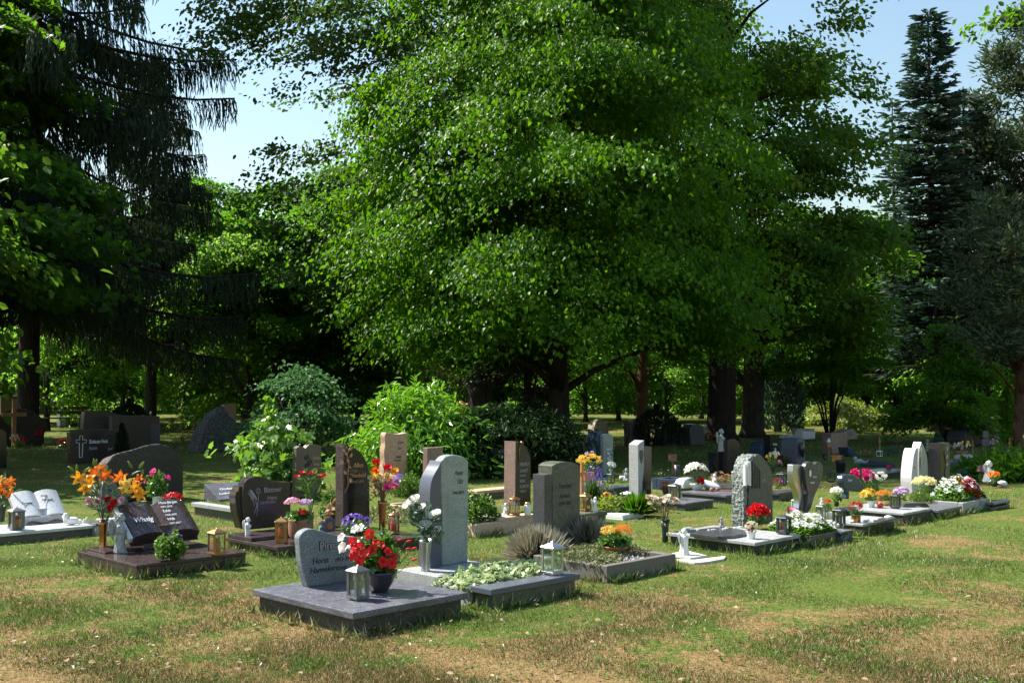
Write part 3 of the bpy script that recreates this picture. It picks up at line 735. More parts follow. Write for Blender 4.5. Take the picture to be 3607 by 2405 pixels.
# middle distance trees: three shapes, copied
protoA = broadleaf('park_tree', 'dark leafy tree right behind the drooping spruce and under the sky gap', gpos(650, 38), [(.9, 1.2), (2, 2.0), (4, 2.4), (6, 2.4), (8, 1.8), (9.3, .6)], 8.2, .16, 620, 52, .17, L_wood, b_dark, 'rhomb', .38, .1, 81, .2, .6, -.6, 16, group='trees in the middle distance')
protoB = broadleaf('park_tree', 'rounded sunlit tree behind the laurel bush', gpos(820, 41), [(.5, 1.3), (1.5, 2.1), (3, 2.3), (4.5, 1.8), (5.6, .5)], 4.6, .1, 460, 46, .14, L_far, b_grey, 'rhomb', .34, .09, 82, .2, .6, -.6, 14, group='trees in the middle distance')
for src, dx, dep, sc, rz, lab in [
    (protoA, 470, 46, (1.1, 1.1, 1.05), 1.2, 'leafy tree behind the bent grey trunk'),
    (protoA, 765, 37, (1.0, 1.0, .95), 2.2, 'leafy tree left of the linden crown, below the beech'),
    (protoA, 860, 45, (1.1, 1.1, 1.25), 4.2, 'tree filling the space under the beech, far behind the laurel'),
    (protoB, 570, 36, (1.0, 1.0, 1.15), .6, 'sunlit rounded tree right of the bent grey trunk'),
    (protoB, 430, 42, (.9, .9, 1.05), 3.4, 'sunlit rounded tree just left of the tall dark pointed rock'),
    (protoB, 280, 52, (1.1, 1.1, 1.0), 5.0, 'pale rounded tree behind the dark stones, left of the bent trunk'),
    (protoA, 200, 44, (1.0, 1.0, 1.0), 3.0, 'shaded tree between the two left trunks'),
    (protoA, 20, 47, (1.1, 1.1, 1.2), .4, 'shaded tree at the far left edge behind the spruce trunk'),
    (protoB, 110, 39, (.9, .9, 1.1), 4.4, 'lower leafy tree just right of the thick left trunk'),
    (protoA, 440, 56, (1.35, 1.35, 1.42), 2.6, 'pale tall tree whose top shows left of the sky gap'),
    (protoB, 1345, 48, (.9, .9, .85), 1.0, 'bright low tree just right of the linden trunk'),
    (protoB, 1420, 50, (1.0, 1.0, 1.05), 2.4, 'bright tree seen left of the thin pine trunk'),
    (protoB, 1530, 47, (.9, .9, .85), 4.1, 'bright tree seen between the thin pine and the thick forked trunk'),
    (protoB, 1610, 52, (1.0, 1.0, 1.0), 5.6, 'light green tree just left of the thick forked trunk'),
    (protoB, 1800, 46, (1.0, 1.0, .9), .3, 'low tree right of the straight oak trunk'),
    (protoA, 1830, 50, (1.1, 1.1, 1.1), 1.8, 'dark tree behind the multi stemmed shrub'),
    (protoA, 1990, 45, (1.05, 1.05, 1.0), 3.9, 'dark tree left of the young hornbeam'),
    (protoA, 2075, 52, (1.2, 1.2, 1.0), 5.2, 'dim tree far behind the young hornbeam'),
    (protoB, 2260, 40, (1.0, 1.0, .8), 2.0, 'low dark green tree right of the young hornbeam'),
    (protoB, 2350, 44, (1.0, 1.0, .9), 3.0, 'low tree at the right edge behind the green column'),
    (protoA, 2360, 50, (1.2, 1.2, .9), 1.3, 'tall leafy tree behind the pines at the right edge'),
    (protoA, 1150, 44, (1.1, 1.1, .8), 2.9, 'dark tree directly behind the beech trunk'),
    (protoB, 1270, 53, (1.1, 1.1, 1.0), .9, 'sunlit tree far behind the linden trunk')]:
    copy_thing(src, gpos(dx, dep), rz, lab, sc)
broadleaf('hornbeam_tree', 'young hornbeam with fresh green pointed crown before the dark spruce', gpos(2160, 30), [(.3, 1.0), (1.0, 1.35), (1.8, 1.2), (2.6, .75), (3.3, .2)], 3.0, .07, 420, 44, .10, L_shr, b_grey, 'oval', .24, .06, 83, .2, .6, -.6, 14)
def stems(n, h, spread, r0, seed):
    mb = MB(); rd = random.Random(seed)
    for i in range(n):
        az = rd.uniform(0, 6.28); s = spread * rd.uniform(.3, 1)
        mb.tube([(.08 * math.cos(az), .08 * math.sin(az), 0), (.3 * s * math.cos(az), .3 * s * math.sin(az), h * .4), (s * math.cos(az), s * math.sin(az), h)], [r0, r0 * .8, r0 * .3], 5)
    return mb
def multistem(name, label, loc, prof, h, spread, nst, r0, nsp, k, size, leaf, seed, tpl='oval', cat='shrub', brk=None, sh=0):
    tr = thing(name, label, cat, loc)
    C_, az = crown_points(nsp, prof, seed, .7, .25)
    ps = [sprays(C_, az, k, .24, .06, size, tpl, .2)]
    if sh:   # young shoots standing out of the top
        zs = [p_[0] for p_ in prof]; rs = [p_[1] for p_ in prof]; sp = []; sa = []
        for i in range(sh):
            aa = random.uniform(0, 6.28); rr = max(rs) * .85 * math.sqrt(random.random()); zt = zs[-1] - (rr / max(rs)) ** 2 * (zs[-1] - zs[1]) * .75
            hh = random.uniform(.15, .38)
            for j in range(12):
                t_ = j / 11; sp.append((rr * math.cos(aa) * (1 + .12 * t_), rr * math.sin(aa) * (1 + .12 * t_), zt + hh * t_)); sa.append(aa + j * 2.4)
        sp = np.array(sp); sa = np.array(sa); n_ = len(sp)
        T_ = np.stack([np.cos(sa), np.sin(sa), np.full(n_, 1.1)], 1)
        for _ in range(2): ps.append(batch(tpl, sp + rng.normal(size=(n_, 3)) * .012, size * rng.uniform(.7, 1.2, n_), np.stack([-np.cos(sa), -np.sin(sa), np.full(n_, .9)], 1), T_ + rng.normal(size=(n_, 3)) * .2))
    link('crown', nmesh('crown', leaf, ps), tr)
    part('stems', stems(nst, h, spread, r0, seed), brk or b_dark, tr, True)
    return tr
multistem('multi_stem_shrub', 'tall shrub with a fan of thin dark stems behind the pinkish slab stone', gpos(1905, 34), [(1.1, .9), (1.8, 1.6), (2.7, 1.7), (3.4, 1.0)], 2.4, 1.2, 12, .035, 300, 36, .10, L_wood, 84)
multistem('yellowish_shrub', 'yellow green shrub with thin dark stems above the laurel bush', gpos(935, 40), [(.9, .9), (1.5, 1.6), (2.1, 1.7), (2.5, .9)], 2.1, 1.3, 12, .03, 260, 40, .09, L_yel, 85)
multistem('dogwood_shrub', 'shrub with pale silvery green leaves left of the laurel bush', gpos(690, 22.5), [(.1, .75), (.8, .9), (1.4, .8), (1.9, .4)], 1.4, .6, 8, .03, 260, 40, .085, L_dog, 86)
multistem('shrub', 'bright low shrub behind the fan of dark stems', gpos(1925, 39), [(.05, 1.2), (.6, 1.3), (1.0, .8)], .8, 1.0, 8, .02, 160, 40, .10, L_yel, 87)
multistem('rhododendron_bush', 'low dark glossy bush at the foot of the linden', gpos(1170, 20), [(.02, .95), (.4, 1.05), (.8, 1.0), (1.1, .5)], .7, .8, 9, .02, 330, 34, .12, L_laud, 88, 'lance')
multistem('laurel_bush', 'broad laurel bush with glossy sunlit leaves behind the sandstone pillar', gpos(955, 19.6), [(.02, .9), (.5, 1.0), (.9, .88), (1.15, .6), (1.35, .3)], .95, .65, 10, .02, 560, 24, .155, L_lau, 89, 'lance', sh=26)
multistem('young_maple', 'young maple bush with large bright leaves behind the brown wave headstone', gpos(628, 16.2), [(.05, .28), (.4, .40), (.75, .40), (.95, .32), (1.05, .15)], 1.0, .3, 9, .012, 170, 9, .115, L_mapy, 90, 'maple', sh=2)
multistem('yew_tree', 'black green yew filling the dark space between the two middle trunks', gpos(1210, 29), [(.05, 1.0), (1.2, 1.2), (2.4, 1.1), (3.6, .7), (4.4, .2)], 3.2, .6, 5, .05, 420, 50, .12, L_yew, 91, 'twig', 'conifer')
def column(name, label, loc, h, r, leaf, seed, size=.07, n=2600, tpl='twig'):
    tr = thing(name, label, 'conifer', loc)
    z = rng.random(n) ** .8; az = rng.uniform(0, 6.28, n)
    rr = r * np.sin(np.clip(z * 1.0 + .12, 0, 1) * np.pi) ** .45 * rng.uniform(.6, 1.05, n) * (1 - .35 * z)
    P = np.stack([rr * np.cos(az), rr * np.sin(az), z * h], 1)
    T = np.stack([np.cos(az) * .6, np.sin(az) * .6, np.full(n, 1.0)], 1) + rng.normal(size=(n, 3)) * .3
    link('foliage', nmesh('foliage', leaf, [batch(tpl, P, size * rng.uniform(.6, 1.3, n), unit(n), T)]), tr)
    part('stem', MB().tube([(0, 0, 0), (0, 0, h * .8)], [r * .15, .01], 6), b_dark, tr)
    return tr
column('thuja_column', 'tall narrow green thuja column near the right edge', gpos(2312, 30), 1.75, .22, L_shr, 1, .1)
column('dwarf_cypress', 'small rounded blue green cypress behind the black square column', gpos(2151, 19.5), .72, .17, L_sprb, 2, .07)
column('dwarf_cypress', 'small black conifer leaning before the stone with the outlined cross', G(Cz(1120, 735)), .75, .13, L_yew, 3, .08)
column('dwarf_cypress', 'dark pointed conifer in the distance left of the bent trunk', gpos(300, 32), 1.1, .7, L_yew, 4, .14)
column('small_spruce', 'young green spruce right of the straight oak trunk', gpos(1785, 38), 2.6, 1.0, L_sprb, 5, .2, 4200)
# far wood closing the view
n = 150000
X = rng.uniform(-52, 58, n); Y = 62 + rng.random(n) * 14 + .012 * X * X * 0
top = 8.2 + 1.6 * np.sin(X * .35 + 1) + 1.1 * np.sin(X * .9) + .7 * np.sin(X * 2.2 + Y)
top = top + np.clip((X - 22) * .15, 0, 3) + np.clip((-X - 22) * .25, 0, 6)
Zc = top * rng.random(n) ** .75
P = np.stack([X + rng.normal(size=n) * .3, Y, Zc], 1)
me = nmesh('background_wood', L_far, [batch('rhomb', P, .42 * rng.uniform(.6, 1.4, n), unit(n) + np.array([-.3, -.5, .7]), rng.normal(size=(n, 3)) + np.array([0, 0, -.4]))])
props(link('background_wood', me), 'far wood of mixed green trees closing the view behind the graves', 'wood', kind='stuff')
# ------------------------------------------------------------------ builders for grave furniture
def gslab(name, label, s_corner, z, x_right, x_left, th=.04, over=.03, mat=None, base=None, zb=0.0, cat='grave slab', chamfer=0.0, length=None, width=None, border=None, fill=None, base_label=None, bev=.006):
    """slab lying square to the rows: near corner, right and left ends read from the picture, real height"""
    P = G(s_corner, z)
    W = width or reach(P, U, x_right); Ln = length or reach(P, -V, x_left)
    t = thing(name, label, cat, (P.x, P.y, 0), YAW)
    if border:
        b = border
        for i, (x0, x1, y0, y1) in enumerate([(0, W, 0, b), (0, W, Ln - b, Ln), (0, b, b + .002, Ln - b - .002), (W - b, W, b + .002, Ln - b - .002)]):
            part('kerb', MB().box(x0, x1, y0, y1, -.03, z), base or mat, t, bev=bev)
        part('bed', MB().box(b + .002, W - b - .002, b + .002, Ln - b - .002, -.02, z - .03), fill or soil, t)
    else:
        part('top_plate', MB().box(0, W, 0, Ln, z - th, z), mat, t, bev=bev)
        part('base', MB().box(over, W - over, over, Ln - over, -.03, z - th - .001), base or mat, t, bev=.003)
    t['_w'] = W
    return t, P, W, Ln
def resample(pts, n=40, sharp=45):
    """smooth closed outline except at sharp corners"""
    k = len(pts); out_ = []
    P = [Vector((a, b)) for a, b in pts]
    cor = []
    for i in range(k):
        a = (P[i] - P[i - 1]); b = (P[(i + 1) % k] - P[i])
        cor.append(a.length < 1e-6 or b.length < 1e-6 or a.angle(b) > R(sharp))
    for i in range(k):
        p1, p2 = P[i], P[(i + 1) % k]
        p0 = P[i - 1] if not cor[i] else p1 - (p2 - p1)
        p3 = P[(i + 2) % k] if not cor[(i + 1) % k] else p2 + (p2 - p1)
        st = 1 if (cor[i] and cor[(i + 1) % k]) else 4
        for j in range(st):
            t = j / st
            q = .5 * ((2 * p1) + (p2 - p0) * t + (2 * p0 - 5 * p1 + 4 * p2 - p3) * t * t + (3 * p1 - p0 - 3 * p2 + p3) * t ** 3)
            out_.append((q.x, q.y))
    return out_
def outline(P, zf, pts): return [onface(P, zf(x, y)) for x, y in pts]
def stone(name, label, zf, foot, z0, pts, th, mat, cat='headstone', smooth=True, bev=.008, side=None, rough_=0, group=None, sharp=45, P=None):
    """upright stone: front face outline traced at its true distance, real thickness behind"""
    P = P or G(zf(*foot), z0)
    o = resample(outline(P, zf, pts), sharp=sharp) if smooth else outline(P, zf, pts)
    lo = min(q[1] for q in o)
    t = thing(name, label, cat, P, YAW, group)
    o = [(x, max(zz, 0) - (.004 if zz <= lo + .004 else 0)) for x, zz in o]
    b = part('slab', MB().prism(o, 0, th, [(x * .97 + .01, zz * (.88 if rough_ else 1)) for x, zz in o]), mat, t, bev=bev)
    if rough_:
        r = b.modifiers.new('remesh', 'REMESH'); r.mode = 'VOXEL'; r.voxel_size = .018
        rough(b, rough_ * .7, .16)
        if rough_ > .03: rough(b, rough_ * .4, .04)
    return t, P
def text(t, P, zf, s_, xy, xy2, mat, ext=.0015, shear=0.0, off=0.0, y=-.0012, name='lettering', bold=0.0, rot=None, sx=1.0, slant=True):
    """word whose left foot is at picture point xy and whose capital reaches xy2 height"""
    a = onface(P, zf(*xy)); b = onface(P, zf(*xy2))
    size = abs(b[1] - a[1]) / .70
    return word(t, s_, (a[0], a[1]), size, mat, ext, shear, bold, y, name, sx)
def word(t, s_, xz, size, mat, ext=.0015, shear=0.0, bold=0.0, y=-.0012, name='lettering', sx=1.0):
    c = bpy.data.curves.new(name, 'FONT'); c.body = s_; c.size = size; c.extrude = ext; c.shear = shear; c.offset = bold * size; c.resolution_u = 3
    o = bpy.data.objects.new(name, c); COL.objects.link(o)
    bpy.context.view_layer.update()
    me = bpy.data.meshes.new_from_object(o.evaluated_get(bpy.context.evaluated_depsgraph_get()))
    bpy.data.objects.remove(o); me.materials.clear(); me.materials.append(mat); me.name = name
    ob = link(name, me, t, (xz[0], y, xz[1]), (R(90), 0, 0), (sx, 1, 1))
    return ob
# ---- lanterns
def lantern(label, P, h, w, metal, kind='square', candle=None, name='grave_lantern', rz=None, group=None):
    t = thing(name, label, 'lantern', P, YAW if rz is None else rz, group)
    q = w / 2
    if kind in ('square', 'arch', 'curved'):
        part('base', MB().box(-q * .7, q * .7, -q * .7, q * .7, 0, h * .05).box(-q, q, -q, q, h * .052, h * .10), metal, t, bev=.002)
        fr = MB(); p = w * .07 if kind == 'square' else w * .13
        z0, z1 = h * .101, h * .80
        for sx in (-1, 1):
            for sy in (-1, 1):
                x0, x1 = (sx * (q * .95), sx * (q * .95 - p * 1.6)); y0, y1 = (sy * (q * .95), sy * (q * .95 - p * 1.6))
                fr.box(min(x0, x1), max(x0, x1), min(y0, y1), max(y0, y1), z0, z1)
        for zz in (z0, z1 - .035 * h):
            for sx in (-1, 1):
                fr.box(min(sx * q * .94, sx * (q * .94 - p)), max(sx * q * .94, sx * (q * .94 - p)), -q * .8, q * .8, zz, zz + h * .035)
                fr.box(-q * .8, q * .8, min(sx * q * .94, sx * (q * .94 - p)), max(sx * q * .94, sx * (q * .94 - p)), zz, zz + h * .035)
        if kind != 'square':
            for sx in (-1, 1):
                for a_, b_ in ((-1, 0), (1, 0)):
                    for zz in (z0 + h * .03, z1 - h * .10):
                        w_ = q * .3
                        fr.box(min(a_ * q * .75, a_ * (q * .75 - w_)), max(a_ * q * .75, a_ * (q * .75 - w_)), min(sx * q * .93, sx * (q * .93 - p * .6)), max(sx * q * .93, sx * (q * .93 - p * .6)), zz, zz + h * .06)
                        fr.box(min(sx * q * .93, sx * (q * .93 - p * .6)), max(sx * q * .93, sx * (q * .93 - p * .6)), min(a_ * q * .75, a_ * (q * .75 - w_)), max(a_ * q * .75, a_ * (q * .75 - w_)), zz, zz + h * .06)
        part('frame', fr, metal, t, bev=.0012)
        g = MB()
        for sx in (-1, 1):
            g.box(min(sx * q * .83, sx * q * .86), max(sx * q * .83, sx * q * .86), -q * .8, q * .8, z0 + h * .036, z1 - h * .036)
            g.box(-q * .8, q * .8, min(sx * q * .83, sx * q * .86), max(sx * q * .83, sx * q * .86), z0 + h * .036, z1 - h * .036)
        part('glass', g, glass, t)
        rf = MB(); k = 4; ro = math.pi / 4
        prof = [(q * 1.5, h * .80), (q * 1.56, h * .825), (q * 1.35, h * .86), (q * .95, h * .90), (q * .5, h * .945), (q * .22, h * .96), (q * .22, h * .975), (q * .08, h)]
        vs_ = []
        rf.lathe(prof, 4, sq=1)
        part('roof', rf, metal, t, bev=.002)
    else:
        part('base', MB().lathe([(q * .9, 0), (q, h * .03), (q, h * .08), (q * .85, h * .11)], 14), metal, t, True)
        fr = MB()
        for i in range(6):
            a = i * math.pi / 3
            fr.tube([(q * .86 * math.cos(a), q * .86 * math.sin(a), h * .1), (q * .92 * math.cos(a), q * .92 * math.sin(a), h * .45), (q * .86 * math.cos(a), q * .86 * math.sin(a), h * .82)], q * .09, 6)
        part('frame', fr, metal, t, True)
        part('glass', MB().lathe([(q * .78, h * .11), (q * .78, h * .81)], 14), glass, t, True)
        part('roof', MB().lathe([(q * 1.02, h * .81), (q * 1.12, h * .84), (q * .95, h * .89), (q * .5, h * .94), (q * .18, h * .96), (q * .12, h)], 14), metal, t, True)
    if candle:
        ch = h * .5; cr = q * .5
        cd = thing('grave_candle', candle[1], 'candle', P + Vector((0, 0, h * .102)), 0)
        part('wax', MB().lathe([(cr * .9, 0), (cr, ch * .05), (cr, ch * .92), (cr * .8, ch)], 12), candle[0], cd, True)
        part('cap', MB().lathe([(cr * .86, ch), (cr * .86, ch * 1.05), (cr * .3, ch * 1.08)], 12), m_gold, cd, True)
    return t
def vase(label, P, h, r, mat, prof=None, name='grave_vase'):
    prof = prof or [(.62, 0), (.66, .03), (.55, .07), (.58, .10), (.55, .13), (.66, .5), (.86, .9), (1.0, 1.0), (.9, .995), (.6, .6)]
    t = thing(name, label, 'vase', P, 0)
    b = part('body', MB().lathe([(a * r, z * h) for a, z in prof], 22), mat, t, True)
    part('foot_ring', MB().lathe([(r * prof[0][0] * 1.05, 0), (r * prof[0][0] * 1.1, h * .02), (r * prof[0][0] * .98, h * .045)], 22), mat, t, True)
    return t
BL = {}
def bloom(tpl, mat):
    if (tpl, mat.name) not in BL:
        one = np.array([[0, 0, 0.]])
        BL[(tpl, mat.name)] = nmesh('blossom', mat, [batch(tpl, one, np.array([1.]), np.array([[0, 0, 1.]]), np.array([[0, 1., 0]]))])
    return BL[(tpl, mat.name)]
def put_bloom(t, tpl, mat, p, d, s, name='blossom', seed=0):
    q = Vector(d).to_track_quat('Z', 'Y')
    q = q @ Quaternion((0, 0, 1), random.random() * 6.28)
    o = link(name, bloom(tpl, mat), t, p); o.rotation_mode = 'QUATERNION'; o.rotation_quaternion = q; o.scale = (s, s, s)
    return o
def leaf_ball(n, r3, z, size, tpl, flat=.3, inner=.55, up=.4):
    d = unit(n); d[:, 2] = np.where(d[:, 2] < 0, d[:, 2] * .58, d[:, 2])
    rad = (inner + (1 - inner) * rng.random((n, 1)) ** .6) * (.88 + .2 * np.sin(d[:, 0:1] * 5 + d[:, 1:2] * 4))
    P = d * rad * np.array(r3) + np.array([0, 0, z])
    T = d + rng.normal(size=(n, 3)) * .6
    Nn = d * .6 + np.array([0, 0, up]) + rng.normal(size=(n, 3)) * .35
    return batch(tpl, P - T / np.linalg.norm(T, axis=1, keepdims=True) * size * .4, size * rng.uniform(.6, 1.3, n), Nn, T)
def flower_ball(n, r3, z, size, tpl, top=.0):
    d = unit(n); d[:, 2] = np.abs(d[:, 2]) + top; d /= np.linalg.norm(d, axis=1, keepdims=True)
    P = d * np.array(r3) * rng.uniform(.92, 1.12, (n, 1)) + np.array([0, 0, z])
    nn = d + rng.normal(size=(n, 3)) * .25
    return batch(tpl, P, size * rng.uniform(.75, 1.25, n), nn, np.cross(nn, unit(n)))
POTP = {'bowl': [(.45, 0), (.5, .03), (.8, .45), (.98, .85), (1.04, .9), (1.04, 1), (.95, 1), (.8, .8)],
        'pot': [(.68, 0), (.72, .04), (.9, .8), (.9, .82), (1.0, .83), (1.0, 1), (.9, 1), (.86, .88)],
        'straight': [(.85, 0), (.9, .03), (.98, .9), (1, 1), (.92, 1), (.9, .9)],
        'barrel': [(.82, 0), (.9, .15), (.98, .6), (1, .97), (1, 1), (.9, 1), (.88, .9)],
        'flare': [(.5, 0), (.55, .05), (.42, .2), (.5, .35), (.9, .85), (1, 1), (.9, .99)]}
def planted(name, label, P, pot, pr, ph, pmat, leaf, lr, lh, nleaf, lsize, ltpl='oval', flowers=(), cat='potted plant', up=.5, rz=0, bale=None, stems_=True):
    """flowers: (material, template, count, size, radii, height, dx, dy, single?)"""
    t = thing(name, label, cat, P, rz)
    if pot:
        part('pot', MB().lathe([(a * pr, z * ph) for a, z in POTP[pot]], 24), pmat, t, True)
        part('earth', MB().lathe([(pr * .86, ph * .86), (pr * .3, ph * .92)], 16), soil, t)
    z0 = ph * .8 if pot else 0.0
    if nleaf:
        link('foliage', nmesh('foliage', leaf, [leaf_ball(nleaf, (lr, lr, lh * .62), z0 + lh * .38, lsize, ltpl, inner=.35)]), t)
    if stems_:
        mb = MB()
        for i in range(10):
            a = random.random() * 6.28; rr = lr * random.uniform(.2, .8)
            mb.tube([(0, 0, z0 - .01), (rr * .5 * math.cos(a), rr * .5 * math.sin(a), z0 + lh * .5), (rr * math.cos(a), rr * math.sin(a), z0 + lh * .85)], .0022, 4)
        part('stem', mb, stemm, t)
    for (fm, ftpl, fn, fs, fr, fh, dx, dy, single) in flowers:
        if single:
            for i in range(fn):
                d = Vector((random.gauss(0, 1), random.gauss(0, 1), abs(random.gauss(0, .8)) + .15)).normalized()
                put_bloom(t, ftpl, fm, (dx + d.x * fr, dy + d.y * fr, z0 + fh + d.z * fr * .8), d + Vector((.15, -.35, .25)), fs * random.uniform(.8, 1.2))
        else:
            fb = flower_ball(fn, (fr, fr, fr * .7), z0 + fh, fs, ftpl)
            fb[0][:, 0] += dx; fb[0][:, 1] += dy
            o = link('blossoms', nmesh('blossoms', fm, [fb]), t); o['kind'] = 'stuff'
    if bale:
        part('handle', MB().tube([(pr * math.cos(a), -.02, ph * .9 + bale * math.sin(a)) for a in [math.pi * i / 10 for i in range(11)]], .003, 5), m_white, t, True)
    return t
def bouquet(label, P, h, spread, leaf, nleaf, lsize, fl, name='flower_bouquet', ltpl='lance', stem=None):
    """fl: list of (template, material, size, (dx, dy, dz), direction)"""
    t = thing(name, label, 'bouquet', P, 0)
    mb = MB()
    for (tp, fm, fs, p, d) in fl:
        p = Vector(p); mb.tube([(0, 0, -.05), (p.x * .3, p.y * .3, p.z * .45), p], .0028, 5)
    part('stem', mb, stem or stemm, t)
    if nleaf:
        C_ = np.array([f[3] for f in fl]); idx = rng.integers(0, len(C_), nleaf); tt = rng.uniform(.25, .95, (nleaf, 1))
        Pp = C_[idx] * tt * np.array([.8, .8, 1]) + rng.normal(size=(nleaf, 3)) * spread * .16
        Pp[:, 2] = np.clip(Pp[:, 2], -.01, None)
        T = Pp * np.array([1.6, 1.6, .5]) + rng.normal(size=(nleaf, 3)) * h * .25
        link('foliage', nmesh('foliage', leaf, [batch(ltpl, Pp, lsize * rng.uniform(.6, 1.3, nleaf), unit(nleaf) + np.array([0, 0, .8]), T)]), t)
    for (tp, fm, fs, p, d) in fl: put_bloom(t, tp, fm, p, d, fs)
    return t
def bud(t, p, d, s, mat, name='bud'):
    q = Vector(d).to_track_quat('Z', 'Y')
    o = part(name, MB().lathe([(.02, 0), (.13, .15), (.17, .45), (.1, .8), (.01, 1)], 8), mat, t, True, loc=p)
    o.rotation_mode = 'QUATERNION'; o.rotation_quaternion = q; o.scale = (s, s, s); return o
# ---- little statues: one continuous body, wings and hair as parts
def angel(label, P, h, mat, rz=None, pose='pray', wings=True, name='angel_figurine', hair=True, cat='figurine'):
    t = thing(name, label, cat, P, YAW if rz is None else rz)
    b = MB(); f = 0.0
    hr = h * .105
    if pose in ('pray', 'stand', 'praychild'):
        g = 1.3 if pose == 'praychild' else 1.0
        b.lathe([(g * h * .15, 0), (g * h * .165, h * .02), (g * h * .125, h * .2), (g * h * .115, h * .42), (g * h * .125, h * .6), (g * h * .10, h * .70), (h * .045, h * .77), (h * .04, h * .82)], 20, fl=.07)
        for s in (-1, 1):
            b.tube([(s * h * .10, 0, h * .70), (s * h * .145, -h * .02, h * .58), (s * h * .09, -h * .12, h * .53), (s * h * .018, -h * .15, h * .60)], [h * .042, h * .043, h * .036, h * .022], 8)
            b.tube([(s * h * .012, -h * .145, h * .585), (s * h * .008, -h * .165, h * .63), (s * h * .004, -h * .165, h * .67)], [h * .02, h * .017, h * .008], 6)
            b.ball((s * h * .05, -h * .15, h * .012), (h * .035, h * .06, h * .02), 8, 6)
        hc = Vector((0, -h * .025, h * .885)); tiltv = -.02
    elif pose == 'kneel':
        b.lathe([(h * .24, 0), (h * .27, h * .05), (h * .22, h * .25), (h * .16, h * .45), (h * .15, h * .6), (h * .07, h * .7), (h * .06, h * .75)], 18, fl=.05)
        for s in (-1, 1):
            b.ball((s * h * .12, -h * .2, h * .08), (h * .09, h * .16, h * .08), 10, 8)
            b.tube([(s * h * .14, 0, h * .62), (s * h * .2, -h * .08, h * .45), (s * h * .08, -h * .2, h * .5), (s * .01, -h * .22, h * .62)], [h * .055, h * .055, h * .045, h * .025], 8)
        hr = h * .14; hc = Vector((0, -h * .04, h * .84))
    else:  # lying, chin in hands
        b.ball((h * .55, 0, h * .36), (h * .62, h * .32, h * .34), 14, 10)
        b.ball((h * 1.15, -h * .02, h * .26), (h * .3, h * .2, h * .22), 10, 8)
        b.tube([(h * 1.2, .1 * h, h * .2), (h * 1.6, .12 * h, h * .3), (h * 1.75, .12 * h, h * .62)], [h * .12, h * .09, h * .07], 8)
        b.tube([(h * 1.2, -.1 * h, h * .2), (h * 1.5, -.14 * h, h * .2), (h * 1.6, -.14 * h, h * .5)], [h * .12, h * .09, h * .07], 8)
        for s in (-1, 1): b.tube([(h * .2, s * h * .2, h * .3), (-.1 * h, s * h * .22, h * .08), (-.02 * h, s * h * .12, h * .4)], [h * .1, h * .09, h * .07], 8)
        hr = h * .27; hc = Vector((0, 0, h * .68))
    b.ball(hc, (hr * .86, hr * .95, hr * 1.08), 16, 12)
    b.ball(hc + Vector((0, -hr * .97, -hr * .1)), (hr * .14, hr * .16, hr * .2), 8, 6)      # nose
    b.ball(hc + Vector((0, -hr * .86, -hr * .48)), (hr * .24, hr * .12, hr * .07), 8, 6)     # mouth
    for s in (-1, 1):
        b.ball(hc + Vector((s * hr * .34, -hr * .84, hr * .06)), (hr * .15, hr * .1, hr * .08), 8, 6)
        b.ball(hc + Vector((s * hr * .86, 0, -hr * .05)), (hr * .14, hr * .2, hr * .26), 8, 6)
    bd = part('body', b, mat, t, True); remesh(bd, max(h / 70, .0018), 2)
    if hair:
        hb = MB(); rd = random.Random(5)
        for i in range(46):
            a = rd.uniform(0, 6.28); e = rd.uniform(-.35, 1.5)
            d = Vector((math.cos(a) * math.cos(e), math.sin(a) * math.cos(e), math.sin(e)))
            if d.y < -.35 and d.z < .45: continue
            hb.ball(hc + Vector((d.x * hr * .88, d.y * hr * .95 + hr * .08, d.z * hr * 1.08)), hr * rd.uniform(.2, .3), 7, 5)
        part('hair', hb, mat, t, True)
    if wings:
        top = h * .74 if pose in ('pray', 'stand', 'praychild', 'kneel') else h * .6
        for s in (-1, 1):
            w = MB()
            wo = [(0, .0), (.10, .16), (.22, .20), (.30, .10), (.31, -.08), (.26, -.30), (.17, -.50), (.10, -.56), (.07, -.38), (.02, -.2)]
            k = h * (.72 if pose == 'pray' else .6)
            w.prism([(s * (x * k + .01), top + z * k) for x, z in wo], 0, h * .03)
            o = part('wing', w, mat, t, loc=(0, h * .09 if pose != 'lie' else 0, 0), rot=(0, 0, s * R(28)))
            o.modifiers.new('remesh', 'REMESH').mode = 'VOXEL'; o.modifiers[-1].voxel_size = h / 60; rough(o, h * .04, h * .06)
    return t
def boulder(name, label, zf, foot, pts, th, mat, z0=0, amp=.06, cat='boulder'):
    t, P = stone(name, label, zf, foot, z0, pts, th, mat, cat, smooth=True, bev=.02, rough_=amp)
    return t, P
def cross(label, P, h, w, mat, thk=.03, name='wooden_cross', arm=.68):
    t = thing(name, label, 'cross', P, YAW)
    part('upright', MB().box(-thk, thk, -thk * .6, thk * .6, -.03, h), mat, t, bev=.003)
    part('crossbar', MB().box(-w / 2, w / 2, -thk * .62 - .001, thk * .62 + .001, h * arm - thk, h * arm + thk), mat, t, bev=.003)
    return t
